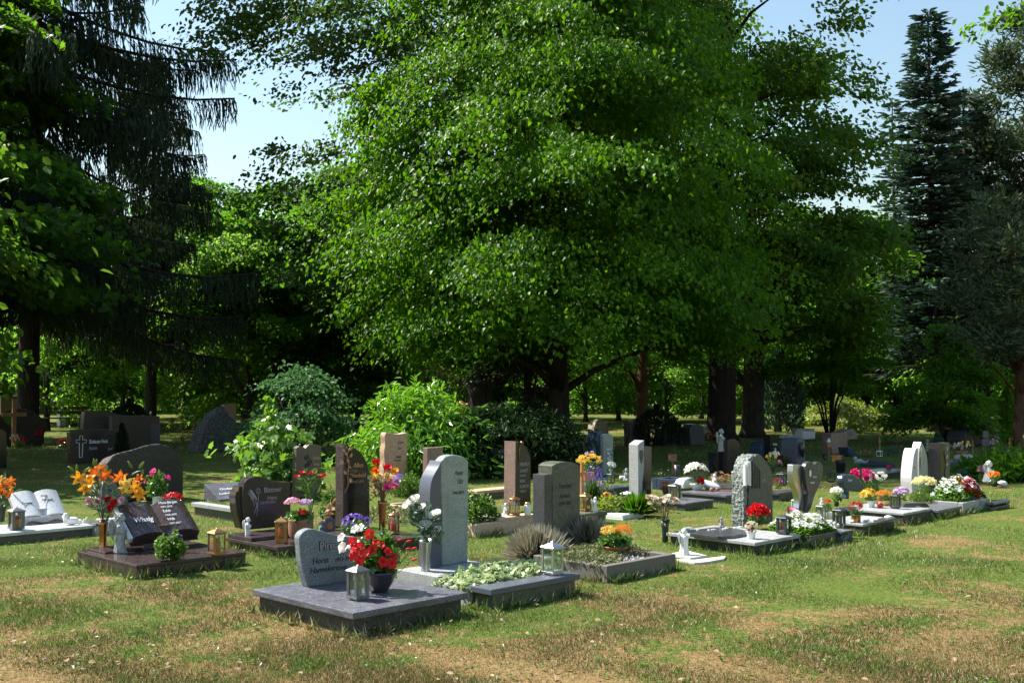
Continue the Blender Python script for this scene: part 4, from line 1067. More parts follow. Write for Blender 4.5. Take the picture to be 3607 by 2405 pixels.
def tuft(label, P, h, r, leaf, n, name='grass_tuft', cat='ornamental grass', tp='needle', wd=1):
    t = thing(name, label, cat, P, 0)
    a = rng.uniform(0, 6.28, n); el = rng.uniform(.15, 1.45, n)
    T = np.stack([np.cos(a) * np.cos(el), np.sin(a) * np.cos(el), np.sin(el)], 1)
    P0 = np.stack([np.cos(a), np.sin(a), np.zeros(n)], 1) * rng.uniform(0, r * .4, (n, 1))
    Nn = unit(n)
    tv = ([(-.012 * wd, 0, 0), (.012 * wd, 0, 0), (.010 * wd, .5, .02), (0, 1, -.12), (-.010 * wd, .5, .02)], [(0, 1, 2, 3, 4)])
    TPL['fesc'] = tv
    link('blades', nmesh('blades', leaf, [batch('fesc', P0, h * rng.uniform(.6, 1.15, n), np.stack([np.cos(a), np.sin(a), np.ones(n) * .4], 1) + unit(n) * .2, T)]), t)
    return t
def mass(name, label, loc, rz, W, L_, h, leaf, n, size, tpl='oval', flowers=(), cat='ground cover', bulge=.5, kind=None, parentless=True):
    """low planting filling a bed W x L_"""
    t = thing(name, label, cat, loc, rz)
    x = rng.uniform(0, W, n); y = rng.uniform(0, L_, n)
    def top(x, y): return h * (np.clip(np.sin(np.pi * x / W), 0, 1) ** .35 * np.clip(np.sin(np.pi * y / L_), 0, 1) ** .35) * (1 + .22 * np.sin(x * 19 + 1) * np.sin(y * 17) + .12 * np.sin(x * 47) * np.sin(y * 41))
    z = top(x, y) * rng.random(n) ** .35
    P = np.stack([x, y, z], 1)
    T = rng.normal(size=(n, 3)) + np.stack([(x / W - .5) * 2, (y / L_ - .5) * 2, np.full(n, .3)], 1) * .8
    Nn = rng.normal(size=(n, 3)) * .45 + np.array([0, 0, 1.])
    link('foliage', nmesh('foliage', leaf, [batch(tpl, P, size * rng.uniform(.6, 1.3, n), Nn, T)]), t)
    for (fm, ftpl, fn, fs, x0, x1, y0, y1, dz) in flowers:
        x = rng.uniform(x0 * W, x1 * W, fn); y = rng.uniform(y0 * L_, y1 * L_, fn)
        P = np.stack([x, y, top(x, y) + dz * rng.uniform(.3, 1.1, fn)], 1)
        nn = rng.normal(size=(fn, 3)) * .4 + np.array([0, -.3, 1.])
        o = link('blossoms', nmesh('blossoms', fm, [batch(ftpl, P, fs * rng.uniform(.75, 1.25, fn), nn, np.cross(nn, unit(fn)))]), t)
        o['kind'] = 'stuff'
    return t
def lz(P, x, y, z=None): # local offsets on a grave -> world
    q = P + U * x - V * y
    return Vector((q.x, q.y, P.z if z is None else z))
# ================================================================== first row, near to far
# --- grave with the wave shaped blue grey stone
t, P1, W1, L1 = gslab('grave_slab', 'lilac grey polished slab with overhanging plate, nearest grave of all', A(885, 1362), .15, A(1790, 0)[0], A(88, 0)[0], .045, .035, g_lilac, g_basest)
st, P = stone('headstone', 'wave topped blue grey headstone with two rings on the nearest slab', A, (525, 1160), .15,
    [(525, 1160), (480, 1000), (462, 830), (458, 770), (480, 730), (520, 706), (560, 700), (620, 712), (700, 735), (780, 752), (850, 760), (905, 762), (935, 800), (930, 900), (900, 1010), (880, 1130)], .085, g_blue)
text(st, P, A, 'Pirrong', (612, 868), (612, 800), ink, .002, bold=.035, sx=.9, y=-.001)
text(st, P, A, 'Pirrong', (617, 866), (617, 802), ink_g, .002, bold=-.004, sx=.92, y=-.003)
text(st, P, A, 'Horst', (560, 978), (560, 932), ink, shear=.1); text(st, P, A, '1933-2011', (735, 958), (735, 928), ink, shear=.1)
text(st, P, A, 'Hannelore', (540, 1052), (540, 1006), ink, shear=.1); text(st, P, A, '1940-', (757, 1026), (757, 994), ink, shear=.1)
for (x, y) in ((528, 832), (550, 818)):
    a = onface(P, A(x, y)); r_ = .026
    part('ring', MB().tube([(a[0] + r_ * .95 * math.cos(k * math.pi / 12), -.002, a[1] + r_ * math.sin(k * math.pi / 12)) for k in range(25)], .0018, 5), ink_g, st, True)
lantern('grey pewter lantern with arched panes at the front of the nearest slab', G(A(920, 1255), .15), .235, .115, m_pewter, 'arch')
Pb = G(A(1085, 1190), .15)
pl = planted('planter_bowl', 'round dark bowl of red trumpet flowers with glossy leaves on the nearest slab', Pb, 'bowl', .125, .145, p_char, L_pot, .16, .32, 640, .065, 'oval',
    [(F_red, 'trumpet', 11, .075, .15, .13, -.03, -.03, True), (F_wht, 'trumpet', 3, .065, .14, .14, -.13, -.05, True)], 'planter')
for (x, y) in ((880, 800), (935, 840), (1010, 740), (1040, 860), (890, 920), (940, 950), (1120, 960), (1190, 970)):
    q = at(A(x, y), depth(Pb) - .13); put_bloom(pl, 'trumpet', F_red, q - Pb, (random.uniform(-.3, .3), -1, random.uniform(0, .5)), .082)
for (x, y) in ((900, 705), (945, 695), (795, 770), (805, 860), (800, 840)):
    q = at(A(x, y), depth(Pb) - .08); put_bloom(pl, 'trumpet', F_wht, q - Pb, (-.5, -.6, .5), .075)
for (x, y) in ((1345, 855), (1295, 860), (1300, 800), (1345, 945), (1230, 790)):
    q = at(A(x, y), depth(Pb)); o = bud(pl, q - Pb, (1, -.1, .25), .045, F_red); part('stem', MB().tube([(.05, 0, .2), ((q - Pb) * .6)[:], (q - Pb)[:]], .0025, 5), stemm, pl)
# --- grave with the tall two part stone
t2, P2, W2, L2 = gslab('grave_slab', 'dark blue grey cover plate in front of the variegated ivy', E(365, 1455), .14, E(1230, 0)[0], E(140, 0)[0], .045, .03, g_char, g_slate)
Pp = G(D(765, 1385), .15); Lp = reach(Pp, -V, D(390, 0)[0])
pt = solo('plinth', MB().box(0, .70, 0, Lp, -.03, .15), g_light, 'light grey granite plinth under the tall grey stone', 'plinth', (Pp.x, Pp.y, 0), YAW, bev=.006)
dY = (Pp - P2).dot(-V)
kb = thing('grave_border', 'pale granite kerb around the variegated ivy bed', 'grave border', (P2.x, P2.y, 0), YAW)
part('kerb', MB().box(.0, .06, L2 + .004, dY - .004, -.03, .11), g_light, kb, bev=.004); part('kerb', MB().box(W2 - .06, W2, L2 + .004, dY + Lp * .8, -.03, .11), g_light, kb, bev=.004)
part('bed', MB().box(.062, W2 - .062, L2 + .004, dY - .004, -.02, .08), soil, kb)
q = lz(P2, .0, L2 * .75, .09)
mass('ivy_bed', 'green and white variegated ivy spilling over the bed of the tall grey stone', q, YAW, W2 * 1.02, max(.3, dY - L2 * .75), .125, L_ivy, 1500, .042, 'maple', (), 'ground cover')
st, P = stone('headstone', 'tall grey granite headstone with rounded top and signature lettering', D, (800, 1290), .15,
    [(800, 1290), (798, 1100), (800, 900), (796, 700), (788, 560), (792, 420), (800, 320), (840, 282), (900, 266), (960, 272), (1010, 290), (1048, 322), (1046, 800), (1042, 1282)], .10, g_green, bev=.014)
text(st, P, D, 'Peter', (915, 455), (915, 410), ink, shear=.45, sx=.75); text(st, P, D, 'Utz', (940, 530), (940, 485), ink, shear=.45, sx=.75); text(st, P, D, '1944-2015', (893, 632), (893, 602), ink, shear=.35, sx=.8)
stw, Pw = stone('headstone_wing', 'dark blue grey curved stone wing leaning to the tall grey headstone', D, (695, 1312), .15,
    [(695, 1312), (694, 1000), (692, 700), (697, 560), (715, 480), (745, 420), (775, 370), (796, 322), (794, 500), (792, 900), (796, 1200), (790, 1300)], .15, g_char, 'headstone', bev=.004)
# arched back of the wing
Pv = G(D(650, 1332), .15)
vase('fluted silver vase with white roses on the pale plinth', Pv, .245, .056, m_silver)
fl = []
for (x, y, dd) in ((540, 680, -.02), (600, 765, 0), (735, 815, -.03), (640, 905, -.07), (745, 975, -.05), (500, 720, 0)):
    q = at(D(x, y), depth(Pv) + dd) - (Pv + Vector((0, 0, .24))); fl.append(('rose', F_wht, .092, tuple(q), (random.uniform(-.6, .0), -.45, .85)))
bouquet('bouquet of white roses standing in the silver vase', Pv + Vector((0, 0, .24)), .2, .2, L_euc, 120, .065, fl, 'rose_bouquet', 'oval')
lantern('square silver lantern with clear panes on the dark blue grey plate', G(E(958, 1305), .14), .255, .125, m_silver, 'square')
# --- bordered grave with the green slate stone
t3, P3, W3, L3 = gslab('grave_border', 'grey brown kerb framing the bed with the terracotta bowl', E(1493, 1225), .125, E(2160, 0)[0], E(770, 0)[0], base=g_conc, border=.07, fill=soil, cat='grave border')
st, P = stone('headstone', 'green slate headstone with low arched top and italic lettering', E, (955, 1060), .08,
    [(955, 1060), (957, 700), (957, 250), (1000, 226), (1050, 214), (1100, 210), (1150, 215), (1195, 232), (1226, 256), (1226, 700), (1224, 1060)], .19, g_slate, bev=.004)
text(st, P, E, 'Forster', (1015, 475), (1015, 420), ink, shear=.3, sx=.82); text(st, P, E, 'Herbert', (1025, 567), (1025, 525), ink, shear=.3, sx=.8); text(st, P, E, '1934~2015', (1012, 638), (1012, 600), ink, shear=.25, sx=.8)
Pq = G(E(882, 1075), .08); a = onface(Pq, E(948, 345))
solo('stone_pillar', MB().prism([(0, 0), (0, m(Pq, (1075 - 340) / 2.767)), (.10, m(Pq, (1075 - 335) / 2.767)), (.10, 0)], 0, .15), g_dkgrey, 'narrow dark grey pillar set against the left front of the green slate stone', 'stone pillar', Pq, YAW, bev=.003)
tuft('large pale bluish fescue tuft before the green slate stone', G(E(810, 1170), .03), .30, .16, L_fes, 2300, 'fescue_tuft')
tuft('smaller pale fescue tuft right of the green slate stone', G(E(1290, 1020), .08), .27, .12, L_fes, 1100, 'fescue_tuft')
vase('black cone vase standing before the green slate stone', G(E(1050, 985), .08), .20, .055, p_char, [(.4, 0), (.5, .1), (1, 1), (.9, .98)])
Pt = G(E(1575, 1110), .11)
planted('planter_bowl', 'terracotta bowl of yellow and orange flowers with fleshy leaves', Pt, 'bowl', .115, .075, p_terra, L_pot, .14, .13, 130, .085, 'oval',
    [(F_yel, 'pom', 42, .030, .075, .13, -.06, -.02, False), (F_org, 'pom', 46, .028, .075, .14, .06, .02, False)], 'planter')
mass('gravel_bed', 'white gravel strewn in the kerbed bed by the terracotta bowl', lz(P3, .18, .10, .095), YAW, .52, .35, .02, gravel_w, 900, .018, 'rhomb', (), 'gravel')
mass('ground_cover', 'dry green ground cover at the left front corner of the kerbed bed', lz(P3, -.01, .07, .1), YAW, .36, .62, .085, L_gc, 1500, .026, 'rhomb')
mass('ground_cover', 'dry green ground cover behind and right of the terracotta bowl', lz(P3, .42, .25, .1), YAW, .55, .62, .09, L_gc, 2000, .026, 'rhomb')
# --- dried flowers standing in the grass
Pd = G(Fz(408, 1165))
vase('dark green plastic vase stuck in the grass with withered flowers', Pd, .23, .05, p_green, [(.5, 0), (.6, .02), (.62, .3), (.75, .7), (1, 1), (.9, .98)])
fl = []
for i in range(17):
    q = at(Fz(random.uniform(225, 540), random.uniform(705, 800)), depth(Pd) + random.uniform(-.1, .1)) - (Pd + Vector((0, 0, .2))); fl.append(('rose', F_crm if i % 3 else F_dry, .06, tuple(q), (random.uniform(-.5, .5), -.4, .8)))
bouquet('withered cream flowers in the dark green vase on the grass', Pd + Vector((0, 0, .2)), .2, .3, L_dry, 70, .05, fl, 'dried_bouquet', 'lance', stemd)
# --- praying angel on the white path slab
tt = thing('paving_slabs', 'flat white stone slabs in the grass under the praying white angel', 'paving', (0, 0, 0))
part('slab', MB().slab([tuple(G(Fz(x, y), .02)[:2]) for x, y in ((470, 1275), (620, 1245), (830, 1298), (660, 1322))], -.02, .02), path_st, tt, bev=.004)
part('slab', MB().slab([tuple(G(Fz(x, y), .02)[:2]) for x, y in ((520, 1325), (700, 1330), (1020, 1292), (1000, 1320), (820, 1352), (700, 1360))], -.02, .012), path_st, tt, bev=.004)
angel('white praying angel child statue with wings before the speckled slab', G(Fz(598, 1290), .02), .24, plaster, R(75), 'praychild', name='angel_statue', cat='statue')
# --- speckled slab with rough slate
t4, P4, W4, L4 = gslab('grave_slab', 'speckled light grey granite slab with a curved raised plate', Fz(1312, 1170), .115, Fz(1770, 0)[0], Fz(418, 0)[0], .035, .03, g_light, g_basest)
tt = thing('memorial_plate', 'dark grey curved plate with raised white letters on the speckled slab', 'plate', (P4.x, P4.y, .115), YAW)
def lo(P, q): d = q - P; return (d.dot(U), d.dot(-V))
part('plate', MB().slab([lo(P4, G(Fz(x, y), .145)) for x, y in ((655, 1078), (800, 1092), (935, 1108), (1080, 1100), (1190, 1082), (1222, 1062), (1190, 1040), (1060, 1015), (900, 1014), (760, 1032))], .001, .03), g_dkgrey, tt, bev=.003)
part('plate', MB().slab([lo(P4, G(Fz(x, y), .145)) for x, y in ((580, 1040), (600, 1012), (660, 1008), (720, 1035), (650, 1036))], .001, .028), g_light, tt, bev=.003)
for (x, y, s_) in ((860, 1050, 'Con'), (1000, 1038, 'rad'), (1120, 1026, '1938')):
    a = lo(P4, G(Fz(x, y), .145)); o = word(tt, s_, (a[0], 0), .065, g_whstone, .004); o.location = (a[0], a[1], .034); o.rotation_euler = (0, 0, 0)
angel('small kneeling cherub figurine on the speckled slab', G(Fz(972, 1012), .145), .10, antique, R(50), 'kneel')
Pn = G(Fz(1272, 1130), .115)
planted('flower_pot', 'small white pot of withered flowers on the speckled slab', Pn, 'pot', .055, .085, p_white, L_dry, .06, .07, 60, .04, 'lance', [(F_dry, 'daisy', 46, .035, .07, .06, 0, 0, False)])
lantern('oval dark grey lantern with arched panes and red candle on the speckled slab', G(Fz(1600, 1085), .115), .20, .115, m_dark, 'arch', (candle_r, 'red candle inside the dark arched lantern'))
st, P = stone('headstone', 'rough edged standing slate with raised bars and a grid pattern', Fz, (1242, 1010), .06,
    [(1242, 1010), (1252, 640), (1275, 450), (1292, 350), (1325, 290), (1360, 285), (1400, 325), (1445, 390), (1476, 480), (1490, 640), (1490, 1010)], .15, g_slate, bev=.01)
edge = part('rough_edge', MB().prism(resample([(a - .035, b) for a, b in outline(P, Fz, [(1225, 1010), (1228, 640), (1240, 450), (1270, 340), (1320, 285), (1345, 300), (1300, 370), (1275, 450), (1262, 640), (1255, 1010)])]), .01, .17), g_chisel, st)
edge.modifiers.new('r', 'REMESH').mode = 'VOXEL'; edge.modifiers[-1].voxel_size = .009; rough(edge, .03, .03)
for (x, w_, y0, y1) in ((1205, 14, 385, 600), (1225, 14, 360, 590), (1245, 14, 355, 600)):
    a = onface(P, Fz(x, y1)); b = onface(P, Fz(x + w_, y0)); part('metal_bar', MB().box(a[0], b[0], -.014, .02, a[1], b[1]), m_white, st, bev=.002)
for i in range(5):
    a = onface(P, Fz(1280 + i * 18, 620 - 12 * (i % 2))); b = onface(P, Fz(1288 + i * 18, 350 + 22 * i)); part('grid_bar', MB().box(a[0], b[0], -.012, .0, a[1], b[1]), g_dkgrey, st)
for i in range(7):
    a = onface(P, Fz(1275, 620 - i * 36)); b = onface(P, Fz(1355 - 6 * i, 612 - i * 36)); part('grid_bar', MB().box(a[0], b[0], -.010, -.0, a[1], b[1]), g_dkgrey, st)
text(st, P, Fz, 'CON', (1380, 556), (1380, 530), ink_g, sx=.8)
# --- flower bed grave
t5, P5, W5, L5 = gslab('grave_border', 'grey granite kerb around the bed of white flowers', Fz(1875, 1103), .105, Fz(2160, 0)[0], Fz(1560, 0)[0], base=g_dkgrey, border=.06, fill=soil, cat='grave border')
mass('flower_bed', 'bed of white vinca with green leaves inside the grey granite kerb', lz(P5, .0, .03, .08), YAW, W5 * 1.0, max(.5, L5 * .95), .17, L_shr, 1500, .04, 'oval', [(F_wht, 'flower5', 430, .048, .03, .97, .02, .97, .02)])
Pr = G(Fz(1345, 1010), .1)
planted('flower_bush', 'bright red begonias before the rough edged slate', Pr, None, 0, 0, None, L_drr if False else L_pot, .17, .24, 160, .05, 'oval', [(F_red, 'rose', 60, .05, .15, .14, 0, 0, False)], 'flowers')
planted('flower_bush', 'magenta flowers above the white vinca behind the dark arched lantern', G(Fz(1690, 985), .1), None, 0, 0, None, L_pot, .15, .2, 120, .045, 'oval', [(F_mag, 'flower5', 46, .045, .14, .16, 0, 0, False)], 'flowers')
t5b, P5b, a_, b_ = gslab('stone_block', 'rough dark stone block at the end of the white flower bed', Gz(590, 1078), .10, Gz(702, 0)[0], Gz(440, 0)[0], .03, .006, g_rock, g_rock, cat='stone block')
angel('small lying figure on the rough dark block', G(Gz(520, 1035), .1), .06, plaster, 0, 'lie', False)
# --- heart stone grave and small slab with the bucket
t6, P6, W6, L6 = gslab('grave_slab', 'small pale granite slab with a gold bucket of red carnations', Gz(797, 1003), .115, Gz(1110, 0)[0], Gz(400, 0)[0], .03, .012, g_light, g_basest)
solo('memorial_plate', MB().slab([lo(P6, G(Gz(x, y), .115)) for x, y in ((920, 1008), (1110, 962), (1085, 940), (890, 975))], .001, .022), g_dkgrey, 'flat dark grey plate on the right end of the small pale slab', 'plate', (P6.x, P6.y, .115), YAW, bev=.003)
Pk = G(Gz(727, 985), .115)
planted('flower_bucket', 'gold metal bucket of red carnations with white handle', Pk, 'straight', .06, .10, m_bronze, L_pot, .085, .12, 130, .04, 'lance', [(F_dkr, 'pom', 20, .045, .08, .10, 0, 0, False)], bale=-.035)
for (x, y, s_, lab) in ((690, 985, .035, 'white pebble left of the gold bucket'), (820, 975, .05, 'large white pebble right of the gold bucket'), (915, 972, .04, 'white pebble on the end of the dark plate'), (1040, 950, .05, 'smooth pale oval stone on the dark plate')):
    q = G(Gz(x, y), .118); solo('pebble', MB().ball((0, 0, s_ * .35), (s_, s_ * .8, s_ * .4)), g_whstone, lab, 'pebble', q, .5, smooth=True)
hs, P = stone('headstone', 'polished dark heart headstone with a small oval picture', Gz, (262, 900), .06,
    [(262, 900), (300, 830), (318, 760), (340, 700), (370, 640), (395, 570), (408, 490), (406, 440), (390, 410), (362, 400), (340, 415), (326, 432), (312, 410), (285, 397), (258, 408), (240, 440), (236, 490), (240, 560), (252, 640), (262, 700), (258, 780), (240, 880)], .06, g_dkgrey, bev=.004, sharp=60)
part('ribbon', MB().prism(resample([(a, b) for a, b in outline(P, Gz, [(205, 885), (215, 780), (198, 690), (165, 610), (155, 520), (158, 430), (242, 430), (240, 520), (246, 620), (262, 700), (255, 790), (235, 885)])]), .05, .13), m_silver, hs, bev=.004)
a = onface(P, Gz(284, 512)); part('picture', MB().lathe([(.022, 0), (.024, .004), (.018, .006)], 18), p_white, hs, loc=(a[0], -.001, a[1]), rot=(R(90), 0, 0)).scale = (1, 1.7, 1)
text(hs, P, Gz, 'Marco', (312, 556), (312, 536), ink_w, shear=.3, sx=.9); text(hs, P, Gz, 'Paoloni', (288, 612), (288, 592), ink_w, shear=.3, sx=.85)
lantern('small white house lantern left of the heart headstone', G(Gz(145, 862), .05), .14, .08, m_white, 'square', (candle_w, 'yellowish candle in the small white house lantern'))
lantern('pale grey lantern with a cream pillar candle before the heart headstone', G(Gz(390, 948), .115), .165, .085, m_pewter, 'square', (candle_w, 'cream pillar candle in the pale grey lantern'))
angel('tiny angel figurine above the pale grey lantern', G(Gz(395, 815), .28), .11, plaster, R(45), 'kneel')
lantern('dark grey lantern with closed sides between heart headstone and gold bucket', G(Gz(565, 1030), .10), .215, .105, m_dark, 'curved')
planted('flower_pot', 'white pot of red carnations behind the pale grey lantern', G(Gz(462, 938), .115), 'straight', .05, .08, p_white, L_pot, .07, .16, 110, .04, 'lance', [(F_red, 'pom', 9, .045, .04, .16, 0, 0, False)])
planted('flower_pot', 'dark pot of tall white blossoms right of the heart headstone', G(Gz(540, 830), .06), 'straight', .06, .10, p_green, L_pot, .16, .26, 150, .06, 'oval', [(F_wht, 'flower5', 60, .075, .14, .27, 0, 0, False)])
# --- long pale slab
t7, P7, W7, L7 = gslab('grave_slab', 'long pale granite slab crowded with pots and a dark lantern', Gz(1190, 897), .127, Gz(1455, 0)[0], Gz(565, 0)[0], .03, .012, g_light, g_basest)
planted('flower_pot', 'white pot of yellow and orange blossoms on the long pale slab', G(Gz(875, 838), .127), 'pot', .095, .13, p_white, L_pot, .17, .17, 150, .05, 'oval', [(F_lyel, 'flower5', 60, .055, .16, .13, -.05, -.02, False), (F_yel, 'flower5', 50, .055, .15, .10, -.12, -.04, False)])
g_ = thing('garden_gnome', 'little red round figure with white beard beside the white pot', 'figurine', G(Gz(962, 845), .127), 0)
part('body', MB().lathe([(.03, 0), (.052, .03), (.055, .06), (.04, .09), (.02, .10)], 16), p_red, g_, True); part('head', MB().ball((0, 0, .115), .027).ball((0, -.02, .095), (.022, .016, .03)), plaster, g_, True); part('hat', MB().lathe([(.032, .125), (.026, .15), (.004, .20)], 12), p_red, g_, True)
planted('flower_bowl', 'cream glazed bowl of orange flowers behind the red figure', G(Gz(1010, 822), .127), 'bowl', .085, .085, p_yell, L_pot, .12, .12, 100, .05, 'oval', [(F_org, 'pom', 40, .04, .11, .10, 0, 0, False)])
lantern('tall dark grey curved lantern on the long pale slab', G(Gz(1108, 852), .127), .187, .095, m_dark, 'curved')
planted('flower_bush', 'lilac pink petunias hanging behind the tall curved lantern', G(Gz(1160, 790), .12), None, 0, 0, None, L_pot, .15, .2, 90, .05, 'oval', [(F_lil, 'flower5', 70, .06, .14, .17, 0, -.05, False)], 'flowers')
bs, P = stone('headstone', 'dark polished drop shaped stone leaning back with white writing', Gz, (650, 760), .127,
    [(640, 760), (640, 690), (610, 640), (595, 590), (600, 545), (630, 522), (680, 520), (730, 535), (780, 590), (830, 660), (800, 690), (720, 690), (665, 680), (665, 760)], .09, g_navy, bev=.03, sharp=80)
text(bs, P, Gz, 'Franz', (650, 590), (650, 565), ink_w, shear=.3)
planted('rose_bush', 'magenta and white blossoms behind the drop shaped stone', G(Gz(850, 720), .12), None, 0, 0, None, L_pot, .30, .38, 420, .05, 'oval', [(F_mag, 'rose', 34, .085, .24, .32, -.15, 0, False), (F_wht, 'pom', 22, .085, .22, .28, .15, -.05, False)], 'flowers')
solo('memorial_plate', MB().prism([(0, 0), (.02, .045), (.12, .055), (.30, .05), (.34, .0), (.24, .0), (.20, .025), (.14, 0)], 0, .12), g_dkgrey, 'low dark arched plate right of the tall curved lantern', 'plate', G(Gz(1180, 842), .127), YAW - .7, bev=.004)
# --- dark slab with pale stones
t8, P8, W8, L8 = gslab('grave_slab', 'grey polished slab before the pair of pale curved stones', Gz(1530, 868), .10, Gz(1755, 0)[0], Gz(1230, 0)[0], .035, .02, g_lilac, g_dkgrey)
planted('boxwood', 'low round green bush on the grey slab left of its right end', G(Gz(1350, 800), .09), None, 0, 0, None, L_box, .30, .2, 1500, .035, 'lance', (), 'shrub')
planted('chrysanthemum_pot', 'large cushion of pale yellow chrysanthemums before the pale curved stones', G(Gz(1390, 720), .1), None, 0, 0, None, L_pot, .24, .34, 260, .05, 'oval', [(F_ply, 'pom', 170, .065, .27, .30, 0, 0, False)], 'flowers')
s1, P = stone('headstone', 'bright curved pale granite stone with golden writing', Gz, (1275, 700), .09,
    [(1275, 700), (1266, 560), (1276, 430), (1292, 320), (1308, 272), (1330, 272), (1325, 400), (1328, 700)], .17, g_white, bev=.006)
text(s1, P, Gz, 'RUTH', (1285, 470), (1285, 450), ink_b, sx=.5)
s2, P = stone('headstone', 'polished pale stone with silver cross ornament right behind the bright curved one', Gz, (1340, 660), .05,
    [(1340, 660), (1338, 400), (1345, 270), (1362, 208), (1385, 250), (1410, 330), (1422, 430), (1424, 660)], .13, g_light, bev=.005)
a = onface(P, Gz(1350, 450)); part('ornament', MB().box(a[0] - .008, a[0] + .008, -.03, -.005, a[1], a[1] + .3).box(a[0] - .05, a[0] + .05, -.028, -.006, a[1] + .15, a[1] + .165), m_silver, s2)
# --- kerb with begonias, black pillar stone
t9, P9, W9, L9 = gslab('grave_border', 'grey granite kerb with stepped right end around the begonia bed', Gz(1765, 797), .13, Gz(2005, 0)[0], Gz(1460, 0)[0], base=g_light, border=.07, fill=soil, cat='grave border')
mass('flower_bed', 'white and pink begonias with green leaves in the stepped kerb', lz(P9, .05, .1, .1), YAW, W9 * 1.15, L9 * .9, .26, L_shr, 1500, .045, 'oval', [(F_wht, 'flower5', 300, .06, .0, 1, .1, 1, .03), (F_pnk, 'rose', 70, .05, .45, 1, .0, .5, .0), (F_red, 'rose', 60, .06, .35, 1, .0, .5, -.01)])
mass('ground_cover', 'bright green leafy plants at the left end of the begonia kerb', lz(P9, .06, .06, .1), YAW, .3, L9 * .6, .16, L_box, 500, .05, 'lance')
lantern('tall glass lantern with silver frame among the begonias', G(Gz(1875, 745), .12), .18, .10, m_silver, 'square')
s3, P = stone('headstone', 'tall black pillar headstone with a wavy cut and square picture panels', Gz, (1545, 700), .08,
    [(1545, 700), (1545, 222), (1572, 218), (1575, 330), (1590, 420), (1578, 520), (1590, 600), (1588, 700)], .18, g_black, smooth=False, bev=.003)
part('front_panel', MB().prism(outline(P, Gz, [(1598, 695), (1600, 600), (1588, 520), (1600, 420), (1585, 330), (1582, 218), (1632, 214), (1634, 690)]), .0, .12), g_dkgrey, s3, bev=.003)
for yy in (260, 340, 410): 
    a = onface(P, Gz(1600, yy + 30)); part('picture', MB().box(a[0], a[0] + .045, -.006, -.001, a[1], a[1] + .05), g_light, s3)
tb, Pb_, a_, b_ = gslab('grave_border', 'low black rounded kerb at the far end of the first row', Gz(2052, 790), .10, Gz(2225, 0)[0], Gz(1990, 0)[0], .07, .01, g_black, g_dkgrey, cat='grave border', bev=.03)
# --- far right end
angel('white sitting angel with raised wings beside the orange flowers', G(Gz(2010, 600), .02), .58, plaster, R(60), 'kneel', name='angel_statue', cat='statue')
planted('flower_pot', 'orange and yellow blossoms right beside the white sitting angel', G(Gz(2065, 640)), 'bowl', .15, .12, p_char, L_pot, .2, .3, 160, .07, 'oval', [(F_org, 'flower5', 60, .09, .2, .26, 0, 0, False)])
planted('flower_bush', 'pink red roses left of the white sitting angel', G(Gz(1950, 600)), None, 0, 0, None, L_pot, .2, .5, 200, .07, 'oval', [(F_pnk, 'rose', 22, .11, .17, .42, 0, 0, False)], 'flowers')
mass('plant_bed', 'tall green lily leaves and iris clumps at the right edge', G(Gz(2110, 600)), R(15), 2.0, 1.2, .42, L_shr, 2200, .2, 'lance', [(F_dry, 'rose', 40, .09, .3, 1, .3, 1, .0)])
solo('pebble', MB().ball((0, 0, .07), (.16, .12, .09)), g_whstone, 'pale rounded stone before the orange flowers at the right end', 'stone', G(Gz(2140, 635)), .3, smooth=True)
